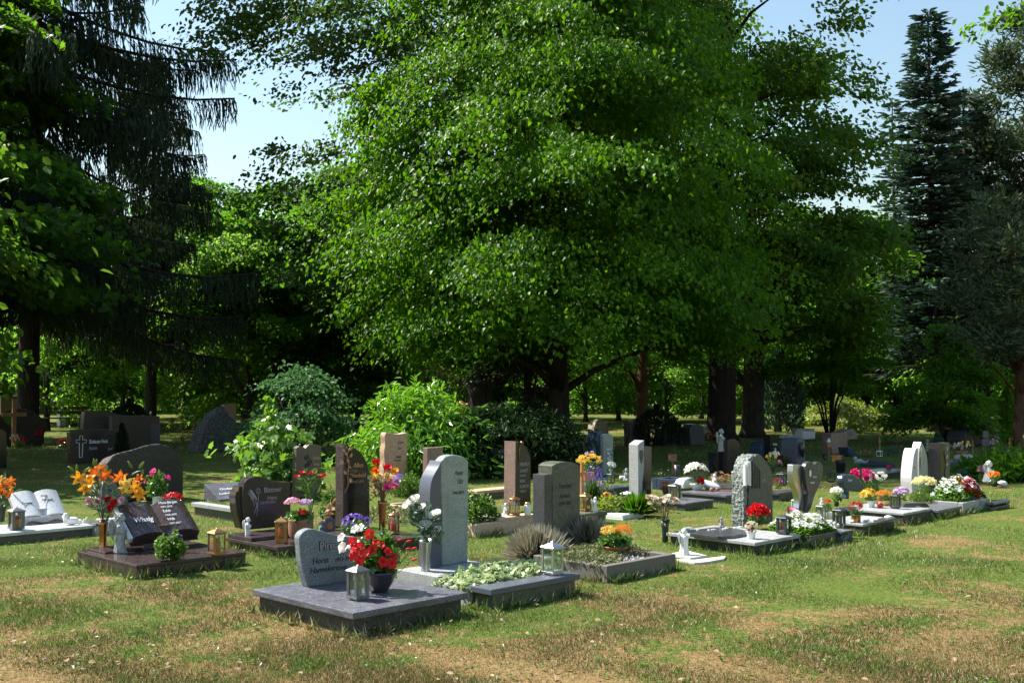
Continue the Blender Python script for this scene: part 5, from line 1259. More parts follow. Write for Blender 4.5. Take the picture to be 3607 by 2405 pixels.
# ================================================================== second row
# --- white book grave, left edge
tw_, Pw0, a_, b_ = gslab('grave_slab', 'pale sunlit granite slab under the white stone book at the left edge', Cz(-250, 1404), .10, Cz(910, 0)[0], 0, .035, .04, g_white, g_conc, length=.72)
def open_book(name, label, P, w, hgt, tilt, mat, lift, th=.05, page=None, ped=None):
    t = thing(name, label, 'headstone', P, YAW)
    def sheet(z_off, grow, th0):
        v = []; n = 25
        for i in range(n):
            s = -1 + 2 * i / (n - 1); a = abs(s)
            b = .055 * w / .5 * math.sin(min(1, a * 1.15) * math.pi) ** .7 * (1 - .35 * a) if 0 < a < 1 else 0
            b = (.05 * (1 - (1 - a * 2.2) ** 2) if a < .45 else .05 - .035 * ((a - .45) / .55) ** 2) * w / .5
            v.append((s * w / 2 * grow, b))
        return v
    tp = sheet(0, 1, 0)
    mb = MB(); n = len(tp)
    c, s = math.cos(tilt), math.sin(tilt)
    def tr(x, u, nn): # u up the page, nn off the page
        return (x, u * c - nn * s, lift + u * s + nn * c)
    pts = []
    for x, b in tp:
        pts += [tr(x, 0, b), tr(x, hgt, b), tr(x * 1.0, hgt, -th), tr(x * 1.0, 0, -th)]
    fs = []
    for i in range(n - 1):
        for k in range(4): fs.append((i * 4 + k, (i + 1) * 4 + k, (i + 1) * 4 + (k + 1) % 4, i * 4 + (k + 1) % 4))
    fs += [(0, 1, 2, 3), tuple((n - 1) * 4 + k for k in (3, 2, 1, 0))]
    fs = [f[::-1] for f in fs]
    mb.add(pts, fs)
    part('pages', mb, mat, t, bev=.003)
    cb = MB()
    cb.add([tr(x, u, k) for k in (-th - .001, -th - .014) for x in (-w * .52, w * .52) for u in (-.008, hgt + .006)], [(0, 1, 3, 2), (4, 6, 7, 5), (0, 4, 5, 1), (2, 3, 7, 6), (0, 2, 6, 4), (1, 5, 7, 3)])
    part('cover', cb, page or mat, t)
    if ped: part('pedestal', MB().box(-ped[0] / 2, ped[0] / 2, .04, .04 + ped[1], 0, lift + hgt * s * .45 - .02), page or mat, t, bev=.003)
    def wr(s_, x, u, size, ink_, sh=0.3, sx=.85, rot=0, bold=0):
        o = word(t, s_, (0, 0), size, ink_, .0015, sh, bold, 0, 'lettering', sx)
        a = abs(x) / (w / 2); b = (.05 * (1 - (1 - a * 2.2) ** 2) if a < .45 else .05 - .035 * ((a - .45) / .55) ** 2) * w / .5
        b = .0515 * w / .5
        o.location = tr(x, u, b); o.rotation_euler = (tilt, 0, 0)
    return t, wr
Pk = G(Cz(400, 1288), .10); wd = reach(Pk, U, Cz(600, 0)[0]) - reach(Pk, U, Cz(180, 0)[0])
bk, wr = open_book('headstone', 'white open book headstone on a small pedestal at the left edge', Pk, wd, .36, R(42), g_white, .07, .06, g_light, (.13, .1))
wr('Fenster', -wd * .40, .16, .045, ink); wr('Edith', wd * .06, .25, .04, ink); wr('Armand', wd * .04, .19, .045, ink)
part('engraved_pages', MB().prism([(-wd * .5, .012), (-wd * .25, .045), (0, .01), (wd * .25, .045), (wd * .5, .012), (wd * .5, .085), (0, .085), (-wd * .5, .085)], -.035, .05), g_light, bk, bev=.003)
for i in range(4):
    part('page_line', MB().tube([(s * wd * .48 * k / 8, -.038, .03 + i * .014 + .018 * math.sin(k / 8 * math.pi)) for s in (1,) for k in range(-8, 9)], .0012, 4), ink_g, bk)
lantern('grey lantern with red candle at the left edge on the pale slab', G(Cz(148, 1345), .10), .235, .135, m_pewter, 'arch', (candle_r, 'orange red candle in the grey lantern at the left edge'))
angel('white cherub lying on its belly on the pale slab', G(Cz(600, 1303), .10), .125, plaster, R(10), 'lie', True)
angel('small sitting white figure right of the left edge lantern', G(Cz(228, 1302), .10), .10, plaster, R(30), 'kneel', False)
Pv = G(Cz(10, 1270), .10)
vase('dark vase cut by the left picture edge holding orange lilies', Pv, .17, .06, p_char)
fl = []
for (x, y) in ((95, 905), (45, 930), (110, 960), (20, 990), (70, 1010), (115, 1030), (-10, 940), (30, 900)):
    q = at(Cz(x, y), depth(Pv)) - (Pv + Vector((0, 0, .16))); fl.append(('lily', F_org if y % 20 else F_lyel, .11, tuple(q), (random.uniform(-.6, .6), -.9, .3)))
bouquet('orange lilies leaning in at the left picture edge', Pv + Vector((0, 0, .16)), .3, .25, L_euc, 45, .10, fl, 'lily_bouquet')
# --- red granite book grave
tB, PB, WB, LB = gslab('grave_slab', 'dark red granite slab with cut out plant hole under the open book stone', B(802, 1252), .107, B(1905, 0)[0], B(205, 0)[0], .03, .004, g_red, g_red)
part('rear_step', MB().box(.08, WB * .8, LB * .66, LB * .98, .108, .128), g_red, tB, bev=.004)
Pk = G(B(1110, 1068), .128); wd = reach(Pk, U, B(1445, 0)[0]) - reach(Pk, U, B(790, 0)[0])
bk, wr = open_book('headstone', 'dark red granite open book headstone with silver writing', Pk, wd, .41, R(38), g_red, .10, .07, g_red, (.12, .1))
wr('Wissig', -wd * .44, .14, .085, ink_w, .25, .8, bold=.01)
for i, (s_, z_) in enumerate((('Hans-Jürgen', .345), ('1951-2013', .295), ('Edith', .235), ('1928-2015', .185), ('Willi', .125), ('1927-2017', .075))): wr(s_, wd * (.05 + .0 * i), z_, .048 if i % 2 == 0 else .034, ink_w, .25, .8)
part('chiselled_side', MB().box(-wd * .5 - .045, -wd * .5 - .001, .005, .40, -.055, .008), g_white, bk, bev=.01, loc=(0, 0, .10), rot=(R(38), 0, 0))
angel('grey weathered winged angel statue with folded hands on the dark red slab', G(B(635, 1130), .107), .345, antique, R(80), 'pray', name='angel_statue', cat='statue')
Pv = G(B(462, 1080), .115)
vase('tall shiny copper vase on the left of the dark red slab', Pv, .25, .044, m_copper, [(.75, 0), (.78, .02), (.72, .06), (.75, .5), (.85, .85), (1.0, 1.0), (.9, .99)])
Pt_ = Pv + Vector((0, 0, .24)); fl = []
for (x, y, mt_, s_) in ((215, 400, F_lyel, .13), (280, 480, F_lyel, .12), (400, 340, F_org, .13), (470, 370, F_org, .14), (350, 430, F_lyel, .13), (640, 370, F_org, .12), (720, 440, F_yel, .14), (800, 480, F_lyel, .13), (830, 400, F_org, .09), (690, 490, F_lyel, .12), (820, 540, F_lyel, .12), (440, 300, F_org, .1)):
    q = at(B(x, y), depth(Pv) + random.uniform(-.05, .05)) - Pt_; fl.append(('lily', mt_, s_ * 1.05, tuple(q), (random.uniform(-.7, .7), -.8, random.uniform(-.1, .6))))
for (x, y, mt_) in ((320, 610, F_pnk), (410, 615, F_pnk), (510, 590, F_dkr), (570, 625, F_red), (650, 600, F_pnk), (540, 680, F_red)):
    q = at(B(x, y), depth(Pv) - .08) - Pt_; fl.append(('rose', mt_, .055, tuple(q), (random.uniform(-.3, .3), -1, .5)))
bq = bouquet('yellow and orange lilies over pink and red roses in the copper vase', Pt_, .4, .3, L_euc, 110, .085, fl, 'lily_bouquet')
for (x, y, d) in ((150, 290, (-.8, 0, .6)), (200, 290, (0, 0, 1)), (375, 230, (-.1, 0, 1)), (395, 235, (.1, 0, 1)), (740, 250, (-.5, 0, .8)), (850, 250, (.6, 0, .8)), (860, 330, (.1, 0, 1)), (890, 375, (.8, 0, .5)), (300, 300, (.7, 0, .5)), (490, 305, (.9, 0, .1))):
    q = at(B(x, y), depth(Pv)) - Pt_; o = bud(bq, q - Vector(d) * .04, d, .085, L_yel)
planted('round_plant', 'round bright green leafy plant growing in the hole of the dark red slab', G(B(1155, 1205), .107), None, 0, 0, None, L_box, .14, .25, 1500, .032, 'oval', [(F_vio, 'flower5', 3, .03, .16, .1, 0, 0, True)], 'garden plant')
lantern('copper lantern with red candle on the right end of the dark red slab', G(B(1605, 1150), .107), .235, .12, m_bronze, 'square', (candle_r, 'red candle in the copper lantern on the dark red slab'))
solo('memorial_plate', MB().box(0, .11, 0, .03, 0, .05), g_maroon, 'small dark block lying behind the round green plant', 'plate', G(B(870, 1100), .128), YAW, bev=.003)
# --- brown black wave stone grave
tC, PC, WC, LC = gslab('grave_slab', 'dark speckled slab with step under the brown black wave stone', A(286, 842), .10, A(760, 0)[0], B(1692, 0)[0], .035, .02, g_maroon, g_maroon)
part('rear_step', MB().box(.02, WC - .02, LC * .52, LC - .01, .101, .135), g_maroon, tC, bev=.004)
st, P = stone('headstone', 'brown black wave topped headstone with praying hands and rose relief', A, (38, 708), .135,
    [(38, 708), (20, 600), (10, 500), (8, 420), (22, 345), (50, 308), (90, 290), (135, 284), (190, 298), (250, 318), (320, 328), (388, 328), (392, 708)], .13, g_bitt, sharp=50)
part('side_step', MB().prism(resample(outline(P, A, [(36, 700), (0, 560), (-12, 430), (-6, 365), (24, 362), (14, 430), (22, 560), (45, 700)])), .03, .15), g_bitt, st, bev=.004)
part('side_step', MB().prism(resample(outline(P, A, [(16, 700), (-22, 560), (-30, 460), (-25, 405), (-6, 404), (-8, 460), (0, 560), (30, 700)])), .04, .16), g_bitt, st, bev=.004)
text(st, P, A, 'Bittner', (178, 413), (178, 372), ink_g); text(st, P, A, 'Hans', (204, 470), (204, 438), ink_g); text(st, P, A, '10.4.1937-2014', (146, 505), (146, 485), ink_g, sx=.8)
rel = MB()
for i in range(9):
    a = onface(P, A(130, 405)); r_ = .006 + .0035 * i; an = i * .9
    rel.tube([(a[0] + r_ * math.cos(an + k * .35), -.004, a[1] + r_ * math.sin(an + k * .35)) for k in range(7)], .0022, 4)
part('rose_relief', rel, ink_g, st, True)
hnd = MB()
for i, (x0, y0, x1, y1) in enumerate(((60, 395, 95, 470), (68, 388, 104, 465), (78, 392, 112, 465), (52, 412, 86, 478), (88, 410, 118, 470))):
    a = onface(P, A(x0, y0)); b = onface(P, A(x1, y1)); hnd.tube([(a[0], -.003, a[1]), ((a[0] + b[0]) / 2 + .004, -.009, (a[1] + b[1]) / 2), (b[0], -.004, b[1])], [.004, .007, .009], 6)
for (x0, y0, x1, y1) in ((95, 470, 100, 520), (110, 470, 130, 560), (120, 520, 100, 580), (135, 430, 120, 600)):
    a = onface(P, A(x0, y0)); b = onface(P, A(x1, y1)); hnd.tube([(a[0], -.003, a[1]), (b[0], -.003, b[1])], .004, 5)
part('hands_relief', hnd, ink_g, st, True)
angel('small white praying angel on the dark speckled slab', G(A(50, 772), .10), .20, plaster, R(95), 'pray')
Pl = G(A(316, 808), .10)
lantern('bronze lantern with red candle before the pink geraniums', Pl, .245, .115, m_bronze, 'curved', (candle_r, 'glowing red candle in the bronze curved lantern'), rz=R(5))
Pg = G(A(468, 770), .10)
planted('planter_tub', 'brown wooden tub of pink and red geraniums', Pg, 'barrel', .125, .185, p_wood, L_pot, .13, .13, 260, .05, 'oval', [(F_pnk, 'flower5', 90, .035, .07, .19, -.08, -.02, False), (F_lil, 'flower5', 60, .035, .05, .19, .05, 0, False), (F_red, 'flower5', 40, .035, .04, .1, .03, -.06, False)], 'planter')
Pv = G(A(545, 690), .10)
vase('light brown cone vase with red roses behind the geranium tub', Pv, .17, .04, p_wood)
fl = []
for (x, y) in ((440, 285), (480, 255), (528, 265), (552, 260), (610, 282), (655, 275), (640, 290)):
    q = at(A(x, y), depth(Pv)) - (Pv + Vector((0, 0, .16))); fl.append(('rose', F_red, .05, tuple(q), (random.uniform(-.15, .15), -.25, 1)))
bouquet('seven long stemmed red roses behind the geranium tub', Pv + Vector((0, 0, .16)), .35, .2, L_pot, 110, .07, fl, 'rose_bouquet')
# --- grave with arched grey stone and roses relief
st, P = stone('headstone', 'upright grey brown headstone with broken top and dark rose relief', I, (1480, 1345), .05,
    [(1480, 1345), (1486, 1000), (1492, 790), (1495, 765), (1530, 742), (1565, 748), (1600, 770), (1625, 742), (1650, 724), (1700, 718), (1750, 726), (1785, 752), (1786, 1000), (1780, 1345)], .10, g_brown, bev=.004, sharp=30)
text(st, P, I, 'Pollak', (1690, 902), (1690, 862), ink_b, sx=.75); text(st, P, I, 'Otto', (1698, 975), (1698, 938), ink_b, sx=.75); text(st, P, I, '1955-2014', (1684, 1022), (1684, 1000), ink_b, sx=.7)
rl = MB()
for (x, y) in ((1605, 870), (1612, 965), (1640, 930), (1590, 1050)):
    a = onface(P, I(x, y))
    for i in range(6): rl.tube([(a[0] + (.008 + .006 * i) * math.cos(i + k * .4), -.006, a[1] + (.008 + .006 * i) * math.sin(i + k * .4)) for k in range(7)], .006, 5)
part('rose_relief', rl, g_black, st, True)
# --- black stone with bronze ivy
tA, PA, WA, LA = gslab('grave_slab', 'black slab under the black headstone with bronze ivy', A(1090, 800), .10, A(1500, 0)[0], A(640, 0)[0], .035, .02, g_maroon, g_maroon)
st, P = stone('headstone', 'polished black headstone with sloping round shoulder and bronze ivy', A, (805, 690), .10,
    [(805, 690), (806, 400), (808, 44), (840, 46), (880, 55), (920, 78), (955, 115), (982, 165), (1000, 230), (1008, 310), (1008, 690)], .16, g_maroon, sharp=60)
part('front_panel', MB().prism(resample(outline(P, A, [(845, 688), (846, 400), (846, 50), (880, 58), (918, 80), (952, 117), (979, 167), (997, 232), (1005, 312), (1005, 688)]), sharp=60), -.012, -.001), g_black, st, bev=.002)
text(st, P, A, 'Alles', (880, 215), (880, 178), ink_b, y=-.0135, sx=.95); text(st, P, A, 'Theobald', (848, 296), (848, 262), ink_b, y=-.0135, sx=.88); text(st, P, A, '1927-2014', (875, 338), (875, 318), ink_b, y=-.0135, sx=.85)
iv = MB(); pts = [onface(P, A(x, y)) for x, y in ((845, 60), (825, 110), (840, 170), (835, 230), (830, 300), (835, 350), (805, 415))]
iv.tube([(a, -.022, b) for a, b in pts], .004, 5); part('ivy_stem', iv, ink_b, st, True)
lp = []; 
for (x, y, s_) in ((848, 75, .05), (800, 90, .045), (815, 115, .04), (850, 130, .05), (785, 185, .055), (845, 215, .06), (810, 265, .05), (855, 330, .055), (830, 170, .04)):
    a = onface(P, A(x, y)); lp.append((a[0], -.026, a[1], s_))
lp = np.array(lp)
link('ivy_leaves', nmesh('ivy_leaves', ink_b, [batch('maple', lp[:, :3], lp[:, 3], np.tile([[.2, -1., .3]], (len(lp), 1)) + unit(len(lp)) * .3, np.tile([[0.2, -.1, 1.]], (len(lp), 1)) + unit(len(lp)) * .7)]), st)
# small things round the two stones
tt = thing('memorial_plaque', 'arched grey plaque with a small oval portrait beside a cherub', 'plaque', G(A(700, 742), .05), R(25))
part('slab', MB().prism(resample([(-.055, 0), (-.055, .13), (-.03, .165), (0, .175), (.03, .165), (.055, .13), (.055, 0)]), 0, .03), g_lilac, tt, bev=.004)
part('portrait', MB().lathe([(.03, 0), (.03, .003)], 16), p_terra, tt, loc=(0, -.001, .09), rot=(R(90), 0, 0)).scale = (1, 1.3, 1)
angel('grey cherub leaning on the arched plaque', G(A(635, 740), .05), .14, antique, R(20), 'kneel')
planted('planter_box', 'dark square planter with dry ivy before the black headstone', G(A(735, 690), .06), 'pot', .09, .12, p_char, L_dry, .12, .22, 110, .05, 'maple', ())
planted('green_plant', 'feathery green plant between the two dark headstones', G(A(700, 660), .06), None, 0, 0, None, L_pot, .13, .42, 650, .06, 'lance', (), 'garden plant')
planted('pansies', 'violet blue pansies before the black headstone', G(A(905, 740), .10), None, 0, 0, None, L_pot, .16, .14, 260, .04, 'oval', [(F_vio, 'flower5', 80, .035, .15, .09, 0, 0, False)], 'flowers')
lantern('round bronze lantern with red candle right of the black headstone', G(A(1203, 738), .10), .225, .12, m_bronze, 'round', (candle_r, 'red candle in the round bronze lantern'))
Pv = G(A(1112, 690), .10)
vase('tall slender copper vase between black headstone and tall grey stone', Pv, .28, .05, m_copper, [(.6, 0), (.7, .05), (.7, .5), (.9, .9), (1, 1), (.9, .99)])
fl = []
for i in range(30):
    x, y = random.uniform(1015, 1205), random.uniform(265, 345); q = at(A(x, y), depth(Pv) + random.uniform(-.08, .08)) - (Pv + Vector((0, 0, .27))); fl.append(('pom', F_crm if i % 2 else F_yel, .055, tuple(q), (random.uniform(-.4, .4), -.7, .7)))
for (x, y, mm) in ((1065, 175, F_red), (1060, 240, F_org), (1155, 215, F_red), (1210, 245, F_lyel), (1150, 370, F_mag), (1215, 350, F_mag), (1225, 320, F_lil)):
    q = at(A(x, y), depth(Pv) - .08) - (Pv + Vector((0, 0, .27))); fl.append(('rose', mm, .07, tuple(q), (random.uniform(-.3, .3), -.8, .6)))
bouquet('big mixed bouquet of cream and yellow blooms with red roses in the slender copper vase', Pv + Vector((0, 0, .27)), .35, .25, L_dry, 120, .06, fl, 'mixed_bouquet', 'lance', stemd)
# --- sandstone pillar further back
st, P = stone('headstone', 'tall sandstone pillar headstone with natural left edge', D, (272, 520), .05,
    [(272, 520), (268, 400), (276, 330), (272, 240), (282, 160), (278, 95), (288, 58), (330, 66), (380, 74), (430, 72), (484, 58), (484, 200), (480, 380), (474, 520)], .14, g_sand, bev=.012, sharp=60)
text(st, P, D, 'Sutter', (395, 162), (395, 138), ink, shear=.2, sx=.8); text(st, P, D, 'Karl', (395, 214), (395, 192), ink, shear=.2, sx=.8); text(st, P, D, 'Nadin', (375, 295), (375, 270), ink, shear=.2, sx=.8); text(st, P, D, '1976-2011', (362, 325), (362, 308), ink, shear=.2, sx=.75)
planted('boxwood_ball', 'round clipped green boxwood right of the sandstone pillar', G(D(480, 668), .08), None, 0, 0, None, L_box, .24, .34, 2600, .04, 'lance', (), 'shrub')
gslab('grave_border', 'thin sandstone kerb below the round boxwood', D(420, 735), .11, D(620, 0)[0], D(270, 0)[0], base=g_sandpl, border=.05, fill=soil, cat='grave border')
planted('pansies', 'purple and pink flowers left of the round boxwood', G(D(385, 590), .08), None, 0, 0, None, L_pot, .15, .16, 120, .05, 'oval', [(F_vio, 'flower5', 40, .05, .13, .13, 0, 0, False), (F_mag, 'rose', 10, .06, .1, .13, -.05, -.1, False)], 'flowers')
mass('ground_cover', 'small yellow green flowering cushion in the grass left of the tall grey stone', G(D(300, 900)), YAW, .6, .7, .16, L_gc, 700, .04, 'oval', [(F_yel, 'flower5', 30, .02, 0, 1, 0, 1, .01)])
# --- pink granite stone with sandstone kerb
t_, PS, WS, LS = gslab('grave_border', 'pinkish sandstone kerb with stepped plate around green plants', D(1115, 905), .13, E(800, 0)[0], 1560, base=g_sandpl, border=.08, fill=soil, cat='grave border')
part('stepped_plate', MB().box(WS * .38, WS * 1.0, .0, LS * .3, .131, .165), g_sandpl, t_, bev=.004)
st, P = stone('headstone', 'reddish granite headstone with quarter round shoulder and bronze rose', D, (1475, 735), .09,
    [(1475, 735), (1478, 400), (1480, 142), (1520, 150), (1560, 180), (1592, 230), (1610, 290), (1616, 350), (1616, 735)], .21, g_pink, sharp=60, bev=.004)
part('polished_front', MB().prism(resample(outline(P, D, [(1478, 733), (1481, 400), (1483, 146), (1520, 154), (1558, 183), (1589, 233), (1607, 292), (1613, 350), (1613, 733)]), sharp=60), -.010, -.001), g_bitt, st, bev=.002)
for (s_, y) in (('FRIEDRICH', 368), ('SCHMITT', 428), ('1943-2014', 468), ('ERIKA', 520), ('KORTH', 572), ('1938-2013', 612)):
    text(st, P, D, s_, (1512, y), (1512, y - (22 if '-' in s_ else 30)), ink_g, sx=.62 if s_ != 'KORTH' else .8, y=-.0115)
a = onface(P, D(1505, 220)); rb = MB()
rb.tube([(a[0], -.02, a[1] - .14), (a[0] - .005, -.022, a[1]), (a[0] + .02, -.022, a[1] + .07)], .006, 5); rb.ball((a[0] + .03, -.03, a[1] + .09), .022)
part('bronze_rose', rb, m_bronze, st, True)
lantern('round copper lantern on the sandstone plate before the reddish stone', G(D(1467, 822), .165), .215, .125, m_bronze, 'round')
tt = thing('grave_candle', 'white grave candle with gold lid on the sandstone plate', 'candle', G(D(1590, 820), .165), 0)
part('wax', MB().lathe([(.034, 0), (.036, .01), (.036, .11), (.03, .118)], 18), p_white, tt, True); part('lid', MB().lathe([(.032, .119), (.033, .13), (.025, .14), (.02, .142)], 18), m_gold, tt, True)
angel('white cherub figurine sitting left of the round copper lantern', G(D(1388, 830), .15), .145, plaster, R(40), 'kneel')
mass('plant_bed', 'leafy green plants inside the pinkish sandstone kerb', lz(PS, -.02, .06, .1), YAW, WS * .52, LS * .9, .30, L_box, 1600, .045, 'oval', [(F_pnk, 'flower5', 20, .02, 0, 1, 0, 1, .02)])
gslab('grave_slab', 'terracotta coloured flat slab behind the tall grey stone', D(1125, 600), .11, D(1500, 0)[0], D(1000, 0)[0], .04, .02, g_sand, g_brown)
# small lit stone, blue boat shaped ornament behind
solo('stone_block', MB().box(0, .32, 0, .12, 0, .62), g_pink, 'pale pink block stone peeping over the dark curved wing', 'headstone', G(D(670, 570)), YAW, bev=.01)
vase('dark urn on the ground left of the reddish stone', G(D(1345, 470), 0), .5, .18, p_char, POTP['flare'])
# --- behind the slate stone
gslab('grave_slab', 'olive grey slab right of the green slate stone', E(1060, 745), .12, E(1495, 0)[0], E(900, 0)[0], .045, .02, g_slate, g_slate)
lantern('copper lantern with red candle right behind the green slate stone', G(E(1275, 688), .12), .215, .115, m_bronze, 'square', (candle_r, 'red candle in the copper lantern behind the slate stone'))
angel('small slim white angel right of the copper lantern on the olive slab', G(E(1375, 695), .12), .17, plaster, R(60), 'pray')
PL = G(E(1350, 640), .05)
t = tuft('lavender bush with violet spikes behind the green slate stone', PL, .55, .2, L_pot, 700, 'lavender_bush', 'garden plant', wd=1.4)
n = 60; a = rng.uniform(0, 6.28, n); el = rng.uniform(.5, 1.4, n); dv = np.stack([np.cos(a) * np.cos(el), np.sin(a) * np.cos(el), np.sin(el)], 1)
link('blossoms', nmesh('blossoms', F_vio, [batch('twig', dv * rng.uniform(.5, .85, (n, 1)) + rng.normal(size=(n, 3)) * .015, np.full(n, .09), unit(n), dv) for _ in range(3)]), t)
planted('green_plant', 'green leafy plant with yellow blooms right of the lavender', G(E(1430, 600), .05), None, 0, 0, None, L_pot, .3, .42, 600, .08, 'lance', [(F_lyel, 'flower5', 14, .05, .25, .3, 0, 0, False)], 'garden plant')
Pm = G(E(1325, 420), .03)
planted('chrysanthemum_pot', 'yellow chrysanthemums with a purple bloom in a dark pot', Pm, 'flare', .12, .3, p_char, L_pot, .28, .42, 300, .06, 'oval', [(F_yel, 'pom', 62, .095, .33, .38, 0, 0, False), (F_lil, 'pom', 5, .09, .1, .62, 0, 0, False)])
cross('orange wooden cross with tilted arm beside the lavender', G(E(1245, 560)), 1.0, .35, wood_o, .045)
solo('wooden_board', MB().box(-.2, .2, -.02, .02, .35, .55).box(-.03, .03, -.018, .018, 0, .35), wood_o, 'orange wooden board on a post behind the lavender', 'sign', G(E(1315, 520)), YAW, bev=.004)
tt = thing('pinwheel', 'bright blue butterfly shaped pinwheel behind the lavender', 'garden ornament', G(E(1440, 560)), R(20))
part('stick', MB().tube([(0, 0, 0), (0, 0, .48)], .006, 6), p_blue, tt)
for i in range(4):
    part('wing', MB().add([(0, 0, 0), (.14, 0, .05), (.10, -.03, .12), (.02, -.04, .06)], [(0, 1, 2, 3)]), p_blue if i < 3 else p_yell, tt, loc=(0, -.01, .48), rot=(0, R(i * 80 - 60), 0)).modifiers.new('t', 'SOLIDIFY').thickness = .003
gslab('grave_border', 'low white kerb with green plants right of the olive slab', E(1645, 728), .05, E(1850, 0)[0], E(1480, 0)[0], .05, .0, g_whstone, g_whstone, cat='grave border')
planted('green_plant', 'bright green leafy plant on the low white kerb', G(E(1560, 690), .05), None, 0, 0, None, L_yel, .24, .2, 260, .09, 'lance', (), 'garden plant')
tuft('green grass clump spilling over the right of the low white kerb', G(E(1790, 715), .03), .26, .2, L_shr, 700, 'grass_tuft', 'garden plant', wd=2)
lantern('white lantern with a red candle beside the pale column stone', G(E(1685, 640), .06), .19, .12, m_white, 'square', (candle_r, 'red candle in the white lantern by the column stone'))
angel('white cherub right of the white lantern', G(E(1728, 640), .06), .15, plaster, R(20), 'kneel')
angel('small white bear like figure below the white lantern', G(E(1680, 690), .06), .12, antique, R(30), 'kneel', False)
planted('flower_pot', 'small reddish flower pot right of the green leafy kerb plants', G(E(1490, 660), .05), 'pot', .05, .08, p_terra, L_pot, .08, .1, 60, .04, 'oval', [(F_org, 'flower5', 20, .03, .07, .08, 0, 0, False)])
# ================================================================== stones and small things further back
# left: behind the red book grave
gslab('grave_slab', 'sunlit pale slab behind the copper vase and angel statue', Cz(1180, 1300), .10, Cz(1400, 0)[0], Cz(880, 0)[0], .03, .01, g_white, g_light)
tt, P = stone('headstone', 'tilted grey tablet with dark blue ornament behind the lilies', Cz, (940, 1190), .05, [(940, 1190), (935, 1000), (960, 900), (1010, 860), (1060, 900), (1110, 1010), (1160, 1045), (1180, 1080), (1150, 1195)], .06, g_lilac)
part('ornament', MB().tube([(a, -.006, b) for a, b in outline(P, Cz, [(960, 960), (990, 930), (1010, 980), (1050, 1010), (1080, 990)])], .012, 6), g_navy, tt, True)
gslab('grave_slab', 'low light slab left of the copper vase', Cz(880, 1290), .12, Cz(930, 0)[0], Cz(768, 0)[0], .03, .01, g_lilac, g_light, width=.5)
planted('flower_pot', 'white pot of a red flowering plant behind the book headstone', G(Cz(1450, 1150), .02), 'pot', .12, .2, p_white, L_pot, .24, .42, 420, .075, 'oval', [(F_mag, 'trumpet', 9, .10, .26, .25, 0, 0, True)])
planted('flower_basket', 'basket of small red begonias with a white handle behind the book headstone', G(Cz(1590, 1160), .02), 'bowl', .14, .14, p_wood, L_pot, .17, .14, 120, .05, 'oval', [(F_red, 'flower5', 80, .055, .19, .14, 0, 0, False)], bale=.16)
gslab('grave_slab', 'light stepped slab under the slanted book plate left of the wave stone', I(880, 1500), .14, I(1000, 0)[0], 673, .05, .03, g_light, g_dkgrey)
bx = thing('headstone', 'slanted dark plate with white writing low behind the wave stone', 'headstone', G(I(600, 1400), .14), YAW)
part('plate', MB().add([(-.02, 0, 0), (.50, 0, 0), (.50, .38, 0), (-.02, .38, 0), (-.02, 0, .03), (.50, 0, .03), (.50, .38, .20), (-.02, .38, .20)], [(0, 3, 2, 1), (4, 5, 6, 7), (0, 1, 5, 4), (1, 2, 6, 5), (2, 3, 7, 6), (3, 0, 4, 7)]), g_lilac, bx, bev=.004)
o = word(bx, 'Gödert', (.1, .2), .07, ink_w, .002, .3); o.location = (.1, .2, .125); o.rotation_euler = (math.atan(.17 / .38), 0, 0)
o = word(bx, 'Ludwig', (.04, .1), .06, ink_w, .002, .3); o.location = (.04, .1, .08); o.rotation_euler = (math.atan(.17 / .38), 0, 0)
# boulder, outlined cross stone and company in the shade
boulder('headstone', 'big natural boulder stone with sloping top and broken edge behind the lilies', Cz, (1000, 1100),
    [(1000, 1100), (985, 900), (980, 760), (1020, 690), (1060, 650), (1120, 632), (1200, 612), (1290, 585), (1380, 560), (1450, 552), (1530, 565), (1590, 590), (1640, 650), (1672, 720), (1690, 800), (1690, 1100)], .36, g_bould, 0, .02, 'headstone')
st, P = stone('headstone', 'dark red headstone with an outlined cross and gothic writing in the shade', Cz, (655, 738), 0, [(655, 738), (645, 445), (700, 428), (870, 420), (1050, 430), (1190, 462), (1190, 738)], .2, g_maroon, bev=.01)
a = [onface(P, Cz(x, y)) for x, y in ((730, 680), (730, 548), (700, 545), (700, 520), (732, 518), (735, 482), (760, 482), (760, 518), (795, 520), (793, 546), (762, 548), (755, 680), (730, 680))]
part('cross_outline', MB().tube([(x, -.003, z) for x, z in a], .008, 5), ink_w, st)
text(st, P, Cz, 'Eheleute Heck', (822, 552), (822, 518), ink_w, bold=.02, sx=.62); text(st, P, Cz, 'Mathilde', (820, 610), (820, 584), ink_g, bold=.02, sx=.62); text(st, P, Cz, 'Josef', (995, 612), (995, 586), ink_g, bold=.02, sx=.6)
stone('headstone', 'wide grey brown headstone with low pointed top behind the outlined cross stone', Cz, (775, 600), 0, [(775, 600), (765, 420), (780, 262), (850, 250), (960, 258), (1130, 292), (1130, 600)], .22, g_brown)
st, P = stone('headstone', 'tall reddish brown slab headstone with a paler panel right of the outlined cross stone', Cz, (1035, 605), 0, [(1035, 605), (1030, 300), (1280, 293), (1470, 300), (1475, 605)], .22, g_brown, smooth=False)
part('panel', MB().prism(outline(P, Cz, [(1378, 600), (1376, 370), (1468, 374), (1470, 600)]), -.03, -.001), g_lilac, st, bev=.004)
stone('headstone', 'black stone cut by the left picture edge', Cz, (-60, 780), 0, [(-60, 780), (-60, 430), (20, 425), (58, 450), (62, 760), (60, 780)], .25, g_black)
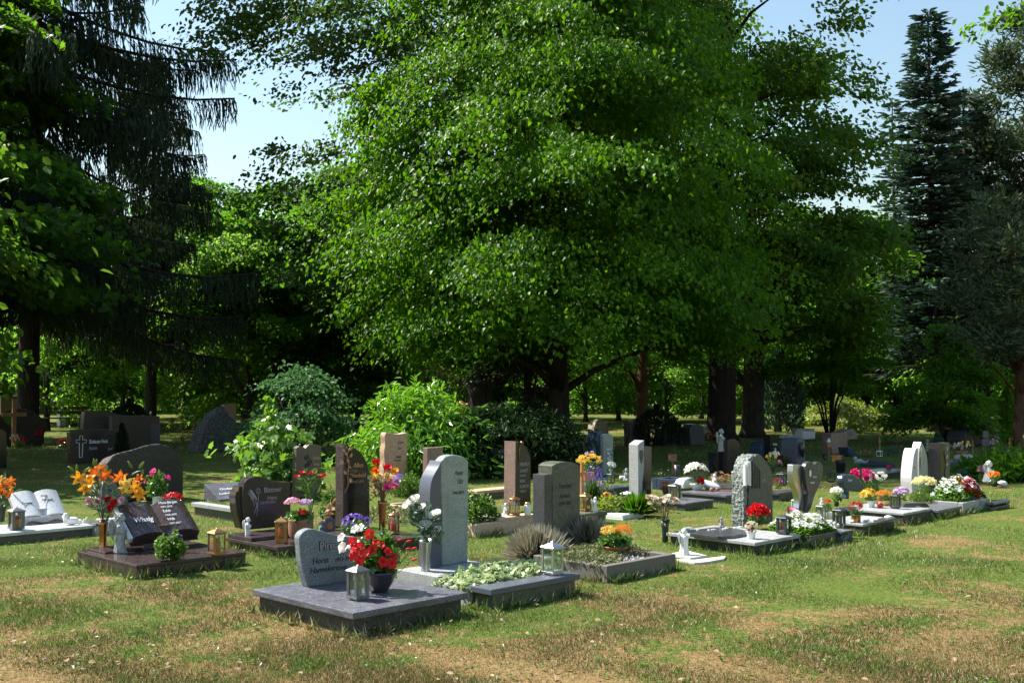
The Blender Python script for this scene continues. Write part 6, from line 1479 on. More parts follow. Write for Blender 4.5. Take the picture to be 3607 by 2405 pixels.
boulder('headstone', 'long rounded rock headstone at the left edge behind the wooden cross', Cz, (0, 575), [(-80, 575), (-60, 380), (-20, 310), (40, 265), (130, 235), (230, 232), (300, 250), (370, 300), (405, 360), (412, 430), (405, 575)], .35, g_bould, 0, .02, 'headstone')
cross('brown wooden cross before the long rounded rock at the left', G(Cz(125, 585)), 1.22, .62, wood, .05)
planted('flower_bowl', 'bowl of red geraniums in the shade before the long rounded rock', G(Cz(345, 560)), 'bowl', .2, .2, p_char, L_pot, .26, .3, 200, .09, 'oval', [(F_red, 'pom', 44, .10, .28, .22, 0, 0, False)])
planted('flower_bush', 'small red geraniums just left of the outlined cross stone', G(Cz(580, 590)), None, 0, 0, None, L_pot, .25, .2, 120, .08, 'oval', [(F_red, 'pom', 22, .10, .22, .18, 0, 0, False)], 'flowers')
planted('flower_bush', 'dim red begonias under the wooden cross at the left', G(Cz(185, 590)), None, 0, 0, None, L_pot, .35, .2, 160, .08, 'oval', [(F_red, 'pom', 26, .08, .33, .14, 0, 0, False), (F_crm, 'pom', 12, .10, .2, .25, -.3, 0, False)], 'flowers')
gslab('grave_border', 'dark kerb below the red flowers at the left', Cz(640, 640), .18, 0, 0, base=g_dkgrey, border=.1, fill=soil, cat='grave border', length=1.2, width=.2) if False else None
bp = thing('park_bench', 'dark wooden park bench in the shade right of the thick spruce trunk', 'bench', G(Cz(560, 440)), R(0))
for i in range(3): part('seat_slat', MB().box(-.85, .85, -.2 + i * .14, -.09 + i * .14, .43, .47), wood_d, bp, bev=.004)
for i in range(2): part('back_slat', MB().box(-.85, .85, .24 + i * .03, .27 + i * .03, .58 + i * .16, .69 + i * .16), wood_d, bp, bev=.004)
for s_ in (-.65, .65): part('leg', MB().box(s_ - .04, s_ + .04, -.18, .22, 0, .06).box(s_ - .035, s_ + .035, -.02, .06, .06, .43).box(s_ - .035, s_ + .035, .2, .24, .06, .86), wood_d, bp, bev=.004)
stone('headstone', 'two tone headstone with a pale stripe far behind the bench', Cz, (550, 395), 0, [(550, 395), (552, 145), (600, 130), (622, 140), (625, 395)], .3, g_white)
stone('headstone', 'low brown headstone joined to the pale stripe stone behind the bench', Cz, (628, 395), 0, [(628, 395), (628, 140), (680, 140), (712, 160), (712, 395)], .28, g_brown)
stone('headstone', 'dim square headstone in the far left corner behind the rock', Cz, (5, 420), 0, [(5, 420), (5, 118), (120, 115), (172, 112), (175, 420)], .3, g_brown)
boulder('headstone', 'tall pointed dark rock headstone with pale streaks', I, (310, 815),
    [(310, 815), (350, 690), (385, 590), (425, 490), (500, 370), (560, 300), (600, 266), (630, 262), (665, 305), (700, 380), (750, 420), (785, 460), (810, 530), (840, 640), (865, 740), (870, 815)], .5, g_rock, 0, .035, 'headstone')
stone('headstone', 'pale yellowish slab headstone peeping out behind the tall pointed rock', I, (640, 620), 0, [(640, 620), (640, 252), (700, 243), (782, 240), (784, 620)], .2, g_sandpl, smooth=False)
stone('headstone', 'pale grey cross shaped block headstone with shoulders above the young maple', I, (1190, 760), 0, [(1190, 760), (1190, 452), (1296, 446), (1300, 355), (1315, 347), (1505, 350), (1515, 358), (1517, 448), (1605, 452), (1618, 465), (1618, 760)], .28, g_lilac, smooth=False, bev=.02)
stone('headstone', 'dark low headstone right of the pale cross shaped block', I, (1625, 665), 0, [(1625, 665), (1625, 458), (1768, 462), (1770, 665)], .2, g_dkgrey)
stone('headstone', 'brown framed far headstone left of the tall pointed rock', I, (180, 500), 0, [(180, 500), (180, 338), (330, 332), (335, 500)], .2, g_brown)
stone('headstone', 'far round shouldered headstone directly left of the pointed rock top', I, (345, 470), 0, [(345, 470), (340, 330), (370, 310), (410, 302), (435, 340), (435, 470)], .2, g_pink)
stone('headstone', 'blue grey small stone before the far framed headstones', I, (300, 560), 0, [(300, 560), (295, 400), (320, 372), (360, 378), (385, 420), (380, 560)], .15, g_navy)
stone('headstone', 'narrow dark leaning stone right of the pale yellowish slab', I, (855, 520), 0, [(855, 520), (862, 345), (885, 340), (930, 370), (930, 520)], .2, g_dkgrey)
boulder('headstone', 'mottled brown and white rock headstone above the laurel edge', I, (1860, 640), [(1860, 640), (1850, 520), (1870, 450), (1920, 430), (1980, 440), (2005, 500), (2005, 640)], .25, g_tan, 0, .03, 'headstone')
for (x, y, lab) in ((135, 520, 'small orange wooden grave house left among the far graves'), (280, 540, 'orange wooden grave box before the blue grey small stone'), (15, 520, 'orange wooden box by the reddish far left graves')):
    P = G(I(x, y)); w_ = thing('wooden_box', lab, 'ornament', P, YAW)
    part('post', MB().box(-.03, .03, -.03, .03, 0, .35), wood_o, w_); part('box', MB().box(-.16, .16, -.1, .1, .351, .52), wood_o, w_, bev=.004); part('roof', MB().prism([(-.2, .521), (0, .60), (.2, .521)], -.13, .13), wood_o, w_)
planted('flower_basket', 'wicker basket with handle and pink flowers far right of the pale slab', G(I(955, 560)), 'barrel', .2, .25, p_wood, L_pot, .22, .15, 80, .08, 'oval', [(F_dry, 'pom', 20, .1, .2, .15, 0, 0, False)], bale=.3)
planted('flower_bush', 'whitish flowers among the far graves left of the pointed rock', G(I(190, 545)), None, 0, 0, None, L_shr, .5, .35, 260, .1, 'oval', [(F_wht, 'pom', 26, .1, .4, .25, 0, 0, False)], 'flowers')
# centre
stone('headstone', 'brown headstone in deep shade right of the linden trunk', H, (300, 655), 0, [(300, 655), (298, 395), (400, 384), (508, 388), (512, 655)], .2, g_brown)
st, P = stone('headstone', 'dark blue part of the two tone headstone with curved cut', H, (600, 805), 0, [(600, 805), (600, 352), (630, 349), (664, 350), (668, 440), (680, 480), (665, 540), (655, 805)], .24, g_navy)
st, P = stone('headstone', 'grey green rounded stone joined right of the dark blue one', H, (665, 805), 0, [(665, 805), (665, 385), (700, 374), (740, 380), (765, 402), (768, 805)], .18, g_green)
text(st, P, H, 'Ewald', (690, 545), (690, 520), ink_w, shear=.2, sx=.8); part('relief', MB().tube([(a, -.01, b) for a, b in outline(P, H, [(700, 570), (730, 600), (700, 630), (740, 660)])], .02, 6), g_whstone, st, True)
stone('headstone', 'grey weathered headstone at the foot of the thin pine', H, (955, 500), 0, [(955, 500), (945, 330), (945, 270), (980, 252), (1060, 246), (1130, 258), (1148, 290), (1150, 500)], .25, g_rock, bev=.02)
stone('headstone', 'broad dark headstone with rounded top in the shade right of the thin pine', H, (1300, 500), 0, [(1300, 500), (1285, 350), (1300, 290), (1340, 258), (1400, 248), (1450, 270), (1472, 310), (1475, 500)], .3, g_dkgrey, bev=.02)
stone('headstone', 'narrow dark rounded headstone left of the thick forked trunk', H, (1570, 500), 0, [(1570, 500), (1562, 340), (1580, 290), (1620, 272), (1680, 282), (1705, 320), (1722, 500)], .3, g_dkgrey, bev=.02)
boulder('headstone', 'tan pointed rock headstone sunlit above the two tone stone', H, (570, 410), [(570, 410), (565, 340), (585, 260), (610, 222), (650, 214), (685, 240), (710, 300), (720, 360), (720, 410)], .3, g_tan, 0, .05, 'headstone')
boulder('headstone', 'bright white rock headstone just left of the thick forked trunk', H, (1768, 440), [(1768, 440), (1768, 300), (1790, 265), (1830, 262), (1850, 280), (1855, 440)], .3, g_whstone, 0, .03, 'headstone')
planted('flower_bush', 'red begonias at the foot of the bright white rock', G(H(1800, 470)), None, 0, 0, None, L_box, .7, .25, 300, .1, 'oval', [(F_org, 'pom', 36, .12, .6, .2, 0, 0, False)], 'flowers')
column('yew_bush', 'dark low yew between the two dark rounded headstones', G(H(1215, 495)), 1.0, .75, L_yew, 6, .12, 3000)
planted('flower_bush', 'pale orange dry shrub between the two dark rounded headstones', G(H(1515, 475)), None, 0, 0, None, L_dry, .4, .7, 260, .1, 'oval', (), 'shrub')
# shaded graves in front of them
gslab('grave_border', 'blue grey kerb in the shade right of the pale column stone', H(1400, 850), .16, H(1580, 0)[0], H(1165, 0)[0], base=g_navy, border=.09, fill=soil, cat='grave border')
gslab('grave_slab', 'shaded dark blue slab left of the pale column stone', H(770, 935), .12, H(1000, 0)[0], H(640, 0)[0], .04, .02, g_navy, g_navy)
lantern('dark lantern with white flowers on the shaded blue slab', G(H(742, 890), .12), .17, .09, m_dark, 'square')
planted('flower_bush', 'small white flowers behind the dark lantern in the shade', G(H(745, 800), .1), None, 0, 0, None, L_euc, .14, .3, 80, .06, 'oval', [(F_wht, 'flower5', 22, .09, .13, .25, 0, 0, False)], 'flowers')
angel('shaded pale angel kneeling beside a white roll near the column stone', G(H(900, 860), .12), .19, antique, R(30), 'kneel')
solo('stone_roll', MB().tube([(0, 0, .07), (.28, .1, .07)], .08, 12), g_light, 'pale stone roll left of the shaded kneeling angel', 'ornament', G(H(835, 855), .12), 0, smooth=True)
b_ = thing('bird_house', 'brown wooden bird house on a post in the sunny patch', 'bird house', G(H(1380, 790)), R(20))
part('post', MB().box(-.03, .03, -.03, .03, 0, .55), wood, b_); part('box', MB().box(-.15, .15, -.1, .1, .551, .88), wood, b_, bev=.005); part('roof', MB().prism([(-.2, .881), (0, .95), (.2, .881)], -.14, .14), wood_d, b_)
part('opening', MB().lathe([(.03, 0), (.03, .004)], 12), p_black, b_, loc=(0, -.101, .74), rot=(R(90), 0, 0))
vase('black cone vase on the shaded kerb behind the bird house', G(H(1425, 800), .16), .16, .05, p_char, [(.5, 0), (.6, .1), (1, 1), (.9, .98)])
planted('flower_bush', 'dim dark red flowers on the shaded kerb left of the bird house', G(H(1255, 800), .16), None, 0, 0, None, L_pot, .2, .2, 120, .06, 'oval', [(F_dkr, 'pom', 10, .09, .15, .15, 0, 0, False), (F_wht, 'pom', 8, .07, .6, .1, .3, 0, False)], 'flowers')
# pale column stone grave
tg, PG, a_, b_ = gslab('grave_slab', 'dark grey polished slab in front of the pale column stone', Fz(612, 775), .09, Fz(905, 0)[0], Fz(90, 0)[0], .03, .015, g_lilac, g_dkgrey)
st, P = stone('headstone', 'pale smooth column headstone with slanted top and a dark heart', Fz, (140, 706), .09, [(140, 706), (138, 400), (136, 188), (150, 175), (196, 142), (196, 400), (182, 560), (180, 706)], .17, g_light, sharp=20, bev=.004)
a = onface(P, Fz(168, 290)); hp = [(0, -.075), (-.035, -.02), (-.035, .03), (-.015, .045), (0, .03), (.015, .045), (.035, .03), (.035, -.02)]
part('heart', MB().prism(resample([(a[0] + x, a[1] + z * 1.5) for x, z in hp], sharp=70), -.008, -.001), g_black, st)
stone('headstone', 'polished granite panel joined right of the pale column headstone', Fz, (184, 700), .09, [(184, 700), (188, 500), (198, 380), (198, 200), (272, 206), (268, 700)], .08, g_bitt, smooth=False, bev=.003)
lantern('dark lantern with red candle on the slab before the pale column stone', G(Fz(505, 733), .09), .215, .125, m_pewter, 'arch', (candle_r, 'red candle in the lantern before the pale column stone'))
planted('flower_bowl', 'dark bowl of dried brown flowers behind the lantern of the column stone', G(Fz(425, 700), .09), 'pot', .12, .15, p_char, L_dry, .17, .14, 160, .05, 'oval', [(F_drr, 'rose', 44, .06, .15, .1, 0, 0, False)])
tg, PG2, a_, b_ = gslab('grave_slab', 'grey polished slab carrying the white rock and the white disc', Fz(1022, 696), .10, Fz(1240, 0)[0], Fz(555, 0)[0], .035, .02, g_lilac, g_dkgrey)
boulder('ornament_rock', 'round white rock with a teal top on the grey slab', Fz, (600, 632), [(600, 632), (597, 580), (612, 535), (650, 515), (690, 520), (705, 560), (700, 632)], .18, g_whstone, .10, .02, 'ornament')
planted('lily_bowl', 'white ceramic bowl with white lilies and red roses beside the white rock', G(Fz(730, 640), .10), 'bowl', .13, .11, p_white, L_euc, .16, .3, 120, .07, 'lance', [(F_wht, 'lily', 12, .17, .16, .22, 0, 0, True), (F_red, 'rose', 6, .09, .10, .05, 0, -.07, True)], 'planter')
tt = thing('headstone', 'white leaning oval disc stone right of the white lily bowl', 'headstone', G(Fz(850, 632), .10), R(20))
part('disc', MB().ball((0, 0, .12), (.34, .18, .045), 24, 10, Quaternion((1, 0, 0), R(25)) @ Quaternion((0, 1, 0), R(14))), g_whstone, tt, True)
angel('white cherub sitting behind the white oval disc', G(Fz(905, 600), .10), .34, plaster, R(30), 'kneel')
solo('rose_branch', MB().tube([(0, 0, .01), (.15, .02, .015), (.3, .02, .01), (.55, 0, .01)], .008, 5).ball((.02, 0, .025), .03).ball((.1, .02, .025), .025), F_drr, 'withered rose lying on the grey slab of the white disc', 'flower', G(Fz(860, 655), .10), 0)
# angel pillar group
st, P = stone('headstone', 'black pillar under the embracing grey angel', H, (1850, 790), 0, [(1850, 790), (1848, 560), (1920, 556), (1950, 570), (1950, 790)], .22, g_black, smooth=False)
angel('grey hooded angel figure bending over the black pillar', P + Vector((.08, .1, onface(P, H(1850, 562))[1])), .40, antique, R(80), 'pray', name='angel_statue', cat='statue')
stone('headstone', 'dark polished stone with round shoulder and orange reflection right of the angel pillar', H, (1955, 790), 0, [(1955, 790), (1952, 470), (1975, 436), (2020, 430), (2060, 455), (2082, 520), (2088, 790)], .16, g_bitt)
planted('flower_bush', 'withered brown flowers before the angel pillar', G(H(1870, 880), .05), None, 0, 0, None, L_dry, .45, .3, 420, .07, 'oval', [(F_drr, 'pom', 60, .07, .42, .18, 0, 0, False)], 'flowers')
lantern('pale turquoise house lantern right of the angel pillar', G(H(2035, 850), .1), .15, .10, m_white, 'square')
gslab('grave_slab', 'dark shaded slab below the angel pillar', H(1990, 930), .1, H(2400, 0)[0], H(1700, 0)[0], .04, .02, g_dkgrey, g_dkgrey)
planted('flower_bush', 'purple and magenta flowers in the shade right of the rough slate', G(Fz(1540, 640), .05), None, 0, 0, None, L_pot, .4, .4, 340, .07, 'oval', [(F_mag, 'rose', 18, .08, .35, .3, 0, 0, False), (F_vio, 'flower5', 22, .07, .35, .3, .4, 0, False)], 'flowers')
gslab('grave_slab', 'long dark shaded slab between the rough slate and the heart stone', Fz(1560, 672), .10, Fz(1780, 0)[0], Fz(1400, 0)[0], .04, .02, g_dkgrey, g_dkgrey)
lantern('dark shaded lantern with copper roof behind the rough slate', G(Fz(1580, 600), .1), .21, .12, m_dark, 'curved')
# middle right, half shade
stone('headstone', 'dark blue headstone with rounded corner above the rough slate', Fz, (1372, 340), 0, [(1372, 340), (1372, 215), (1385, 172), (1420, 152), (1462, 152), (1464, 340)], .3, g_navy)
st, P = stone('headstone', 'black step topped headstone with white name right of the dark blue one', Fz, (1467, 340), 0, [(1467, 340), (1467, 92), (1528, 95), (1530, 122), (1558, 150), (1560, 340)], .18, g_black, smooth=False)
text(st, P, Fz, 'Kordes', (1490, 195), (1490, 168), ink_w, sx=.7); text(st, P, Fz, 'Olga', (1500, 240), (1500, 218), ink_w, shear=.3, sx=.7)
planted('flower_pot', 'white and yellow chrysanthemum bouquet above the top of the rough slate', G(Fz(1490, 480), .1), 'flare', .14, .3, p_char, L_pot, .3, .45, 260, .08, 'oval', [(F_yel, 'pom', 20, .11, .3, .35, -.1, 0, False), (F_wht, 'pom', 22, .11, .28, .4, .15, 0, False), (F_pnk, 'rose', 8, .1, .25, .1, .3, 0, False)])
cross('light wooden cross right of the black step topped stone', G(Fz(1620, 318)), 1.08, .50, wood_o, .045)
planted('rose_bush', 'dark red rose bush at the foot of the light wooden cross', G(Fz(1610, 400)), None, 0, 0, None, L_shr, .35, .5, 320, .08, 'oval', [(F_dkr, 'rose', 8, .12, .3, .4, 0, 0, False)], 'shrub')
st, P = stone('headstone', 'blue grey column headstone with a black drop and orange right edge', Fz, (1728, 405), 0, [(1728, 405), (1728, 200), (1738, 150), (1765, 122), (1795, 130), (1812, 180), (1815, 405)], .35, g_char, sharp=60)
a = onface(P, Fz(1762, 235)); part('drop', MB().ball((a[0], -.05, a[1]), (.07, .04, .16)), g_black, st, True)
planted('flower_bush', 'violet and red blossoms before the blue grey column', G(Fz(1680, 520), .05), None, 0, 0, None, L_pot, .35, .5, 360, .08, 'oval', [(F_dkr, 'rose', 12, .12, .3, .45, -.1, 0, False), (F_vio, 'flower5', 26, .09, .3, .2, .1, 0, False), (F_yel, 'pom', 4, .1, .15, .4, 0, 0, False)], 'flowers')
planted('flower_bush', 'bluish white blossoms in the shade left of the heart headstone', G(Fz(1690, 610), .05), None, 0, 0, None, L_euc, .28, .25, 200, .07, 'oval', [(F_wht, 'flower5', 26, .07, .25, .2, 0, 0, False)], 'flowers')
lantern('tall dark blue lantern in the shade right of the heart headstone', G(Gz(488, 598), .05), .20, .10, m_dark, 'square')
st, P = stone('headstone', 'far white block headstone with grey writing', Fz, (1800, 135), 0, [(1800, 135), (1800, 55), (1915, 55), (1915, 135)], .3, g_whstone, smooth=False)
stone('headstone', 'wider pale back plate of the far white block headstone', Fz, (1733, 100), 0, [(1733, 112), (1733, 28), (1908, 25), (1908, 112)], .2, g_light, smooth=False)
boulder('boulder', 'round white far stone left of the white block headstone', Fz, (1665, 128), [(1665, 128), (1670, 95), (1700, 82), (1735, 92), (1740, 128)], .4, g_whstone, 0, .03)
stone('headstone', 'pinkish brown slab headstone with slanted concave top', Fz, (2085, 285), 0, [(2085, 285), (2072, 72), (2120, 72), (2180, 64), (2238, 44), (2240, 285)], .25, g_pink, sharp=60)
boulder('boulder', 'pale tan rock right of the pinkish brown slab stone', Gz, (650, 190), [(650, 190), (645, 120), (680, 80), (720, 95), (742, 140), (745, 190)], .4, g_tan, 0, .05)
planted('flower_bush', 'red flowers beside the pale tan rock', G(Gz(790, 195)), None, 0, 0, None, L_box, .6, .3, 200, .1, 'oval', [(F_red, 'pom', 16, .13, .5, .25, -.2, 0, False)], 'flowers')
for (x, y, hh, ww, lab) in ((50, 345, 0, 0, None), (957, 285, 1.05, .42, 'slim wooden cross in the middle of the shaded right part'), (2212, 315, 1.2, .36, 'wooden cross beside the green thuja column'), (1815, 475, .75, .38, 'light wooden cross in the sun right of the black pillar'), (1857, 350, 1.15, .3, 'dark wooden cross before the large dark boulder')):
    if lab: cross(lab, G(Gz(x, y)), hh, ww, wood_o if 'dark' not in lab else wood, .045)
b_ = thing('bird_house', 'small bird house with a pale figure on its roof left of the pinkish slab', 'bird house', G(Gz(465, 375)), R(15))
part('post', MB().box(-.03, .03, -.03, .03, 0, .7), wood, b_); part('box', MB().box(-.16, .16, -.12, .12, .701, .95), wood, b_, bev=.005); part('figure', MB().ball((0, 0, 1.05), (.13, .1, .1)).ball((.03, 0, 1.17), .07), plaster, b_, True)
b_ = thing('wooden_box', 'light wooden box on a post before the pinkish slab', 'ornament', G(Gz(540, 470)), R(-10))
part('post', MB().box(-.03, .03, -.03, .03, 0, .32), wood, b_); part('box', MB().box(-.2, .2, -.1, .1, .321, .55), wood_o, b_, bev=.005); part('roof', MB().box(-.24, .24, -.14, .14, .551, .58), wood_o, b_, bev=.003)
vase('squat black pot under the light wooden box', G(Gz(582, 500)), .36, .17, p_black, [(.7, 0), (.8, .1), (.9, .8), (1, 1), (.9, .98)])
vase('black cone vase left of the bird house', G(Gz(425, 385)), .4, .13, p_black, [(.5, 0), (.6, .1), (1, 1), (.9, .98)])
tt, P = stone('headstone', 'dark plate leaning back right of the pinkish slab', Gz, (700, 345), 0, [(660, 345), (648, 262), (665, 258), (745, 330), (750, 345)], .25, g_navy, smooth=False)
gslab('grave_slab', 'pale blue slab with lying figure in the shade', Gz(1000, 495), .12, Gz(1190, 0)[0], Gz(780, 0)[0], .04, .02, g_light, g_dkgrey)
angel('pale blue figure lying at the shaded slab middle right', G(Gz(720, 420), .1), .26, antique, R(-15), 'lie', False)
tt = thing('cover_cloth', 'blue patterned stone cover sloping down in the shade middle right', 'grave cover', G(Gz(760, 440)), R(-18))
part('cover', MB().prism(resample([(0, 0), (0, .26), (.3, .3), (.8, .24), (1.4, .14), (1.6, .02), (1.6, 0)]), 0, .5), g_navy, tt, bev=.02)
planted('flower_bowl', 'brown bowl of magenta flowers at the end of the shaded blue cover', G(Gz(1045, 488), .12), 'bowl', .2, .12, p_terra, L_pot, .22, .2, 140, .07, 'oval', [(F_mag, 'rose', 14, .12, .18, .15, 0, 0, False)])
planted('planter_bowl', 'wide terracotta bowl of mixed flowers before the benches', G(Gz(1738, 372)), 'flare', .45, .42, p_terra, L_euc, .5, .35, 300, .12, 'oval', [(F_wht, 'pom', 12, .16, .4, .25, 0, 0, False), (F_yel, 'pom', 10, .16, .35, .35, .25, 0, False), (F_dry, 'pom', 12, .15, .4, .2, -.2, 0, False)], 'planter')
boulder('headstone', 'huge dark round topped boulder headstone at the right', Gz, (1790, 250), [(1790, 250), (1785, 170), (1795, 100), (1835, 55), (1900, 28), (1960, 24), (2030, 30), (2085, 62), (2118, 120), (2128, 190), (2128, 250)], .5, g_dkgrey, 0, .02, 'headstone')
for i, (x0, x1, y, lab) in enumerate(((1625, 1785, 190, 'wooden bench left of the huge dark boulder'), (1600, 1700, 235, 'second low wooden bench nearer than the first one'))):
    P = G(Gz(x0, y)); wd = m(P, (x1 - x0) / 2.744); b_ = thing('park_bench', lab, 'bench', P, 0)
    part('seat', MB().box(0, wd, 0, .4, .4, .46), wood, b_, bev=.005); part('backrest', MB().box(0, wd, .4, .45, .6, .85), wood, b_, bev=.005)
    for s_ in (.15, wd - .2): part('leg', MB().box(s_, s_ + .06, .05, .45, -.01, .399).box(s_, s_ + .05, .455, .49, -.01, .8), wood_d, b_)
solo('sign_board', MB().box(-.14, .14, -.02, .02, .9, 1.25).box(-.2, .2, -.025, .02, .45, .8).box(-.02, .02, .021, .05, 0, 1.2), g_char, 'blue grey boards on a post before the huge dark boulder', 'sign', G(Gz(1985, 330)), 0, bev=.003)
planted('hydrangea_bush', 'lilac hydrangea heads right of the blue grey boards', G(Gz(2060, 330)), None, 0, 0, None, L_shr, .45, .8, 420, .12, 'oval', [(F_lil, 'pom', 22, .22, .4, .85, 0, 0, False), (F_wht, 'pom', 6, .22, .3, .35, -.1, 0, False), (F_mag, 'pom', 4, .22, .3, .3, .35, 0, False)], 'shrub')
planted('green_plant', 'grey green bushy plant with small flowers right of the slim wooden cross', G(Gz(1085, 340)), None, 0, 0, None, L_euc, .8, .85, 700, .10, 'oval', [(F_red, 'pom', 3, .13, .6, .7, .3, 0, False)], 'garden plant')
gslab('grave_border', 'long pale kerb in front of the wide terracotta bowl', Gz(1990, 415), .14, Gz(2125, 0)[0], Gz(1640, 0)[0], base=g_char, border=.1, fill=soil, cat='grave border')
boulder('boulder', 'pale grey stone on the long kerb below the wide bowl', Gz, (1810, 385), [(1810, 385), (1812, 345), (1835, 328), (1865, 340), (1872, 385)], .3, g_light, .1, .03)
planted('flower_bush', 'whitish and red small flowers in the sun left of the light wooden cross', G(Gz(1690, 450)), None, 0, 0, None, L_gc, .5, .2, 260, .08, 'oval', [(F_wht, 'pom', 26, .09, .45, .1, 0, 0, False)], 'flowers')
planted('green_plant', 'blue green iris leaves behind the begonia bed', G(Gz(1760, 570)), None, 0, 0, None, L_euc, .55, .6, 420, .16, 'lance', [(F_vio, 'flower5', 6, .1, .4, .5, .2, 0, False)], 'garden plant')
planted('flower_bush', 'dark red roses and white blooms before the shaded right graves', G(Gz(830, 350)), None, 0, 0, None, L_dry, .55, .35, 300, .1, 'oval', [(F_drr, 'rose', 12, .13, .5, .25, -.2, 0, False)], 'flowers')
lantern('white lantern with red candle beneath the slim wooden cross', G(Gz(955, 350), .02), .14, .10, m_white, 'square', (candle_r, 'red candle in the white lantern beneath the slim cross'))
planted('flower_bush', 'white angel white small flowers at the shaded slab right', G(Gz(1120, 395)), None, 0, 0, None, L_box, .5, .45, 320, .09, 'lance', [(F_yel, 'pom', 5, .1, .4, .4, 0, 0, False)], 'flowers') if False else None
angel('small dark bronze figure left of the black pillar stone', G(Gz(1420, 300)), .8, antique, R(60), 'pray', False)
# little roof far behind the laurel
rf = thing('small_house', 'far low house whose red roof shows between laurel and beech trunk', 'house', gpos(1052, 50), 0)
part('wall', MB().box(-1.2, 1.2, 0, 2, 0, 0.72), g_sandpl, rf); part('roof', MB().add([(-1.4, -.2, .721), (1.4, -.2, .721), (1.4, 2.2, .721), (-1.4, 2.2, .721), (-1.2, 1, .86), (1.2, 1, .86)], [(0, 1, 5, 4), (1, 2, 5), (2, 3, 4, 5), (3, 0, 4), (3, 2, 1, 0)]), p_terra, rf)

# ------------------------------------------------------------------ litter and weeds on the lawn
def lawn_pts(n, y0, y1):
    out_ = []
    while len(out_) < n:
        P = G((random.uniform(-50, 3650), random.uniform(y0, y1)), .012); out_.append((P.x, P.y, P.z + .008))
    return np.array(out_)
Pn = lawn_pts(420, 1900, 2400); n = len(Pn)
props(link('fallen_leaves', nmesh('fallen_leaves', L_dry, [batch('oval', Pn, rng.uniform(.02, .05, n), unit(n) * .5 + np.array([0, 0, 1.]), rng.normal(size=(n, 3)) * np.array([1, 1, .15]))])), 'small dry fallen leaves scattered on the lawn', 'leaves', kind='stuff')
Pn = lawn_pts(160, 1880, 2400); Pn = np.repeat(Pn, 9, 0) + rng.normal(size=(1440, 3)) * np.array([.05, .05, .006]); n = len(Pn)
props(link('clover', nmesh('clover', L_box, [batch('oval', Pn, rng.uniform(.015, .032, n), unit(n) * .4 + np.array([0, 0, 1.]), rng.normal(size=(n, 3)) * np.array([1, 1, .3]))])), 'clover and small broad leaved weeds in the lawn', 'weeds', kind='stuff')
# longer grass left standing along the slab edges
ed = []
for (P_, W_, L_) in ((P1, W1, L1), (P2, W2, L2), (P3, W3, L3), (P4, W4, L4), (P5, W5, L5), (P6, W6, L6), (P7, W7, L7), (P8, W8, L8), (P9, W9, L9), (PB, WB, LB), (PC, WC, LC), (PS, WS, LS)):
    for i in range(int(260 * (W_ + L_))):
        s_ = random.uniform(0, W_ + L_)
        if math.sin(s_ * 9) + math.sin(s_ * 23 + 1) < random.uniform(-1.6, 1.6): continue
        q = lz(P_, s_, -.015 - random.random() * .04, 0) if s_ < W_ else lz(P_, -.015 - random.random() * .04, s_ - W_, 0)
        ed.append(tuple(q))
ed = np.array(ed); n = len(ed)
props(link('edge_grass', nmesh('edge_grass', mg, [batch('bladef', ed - np.array([0, 0, .02]), rng.uniform(.05, .13, n), unit(n) * np.array([1, 1, .2]), rng.normal(size=(n, 3)) * np.array([.5, .5, 0]) + np.array([0, 0, 1.]))])), 'longer unmown grass along the edges of the grave slabs', 'grass', kind='stuff')
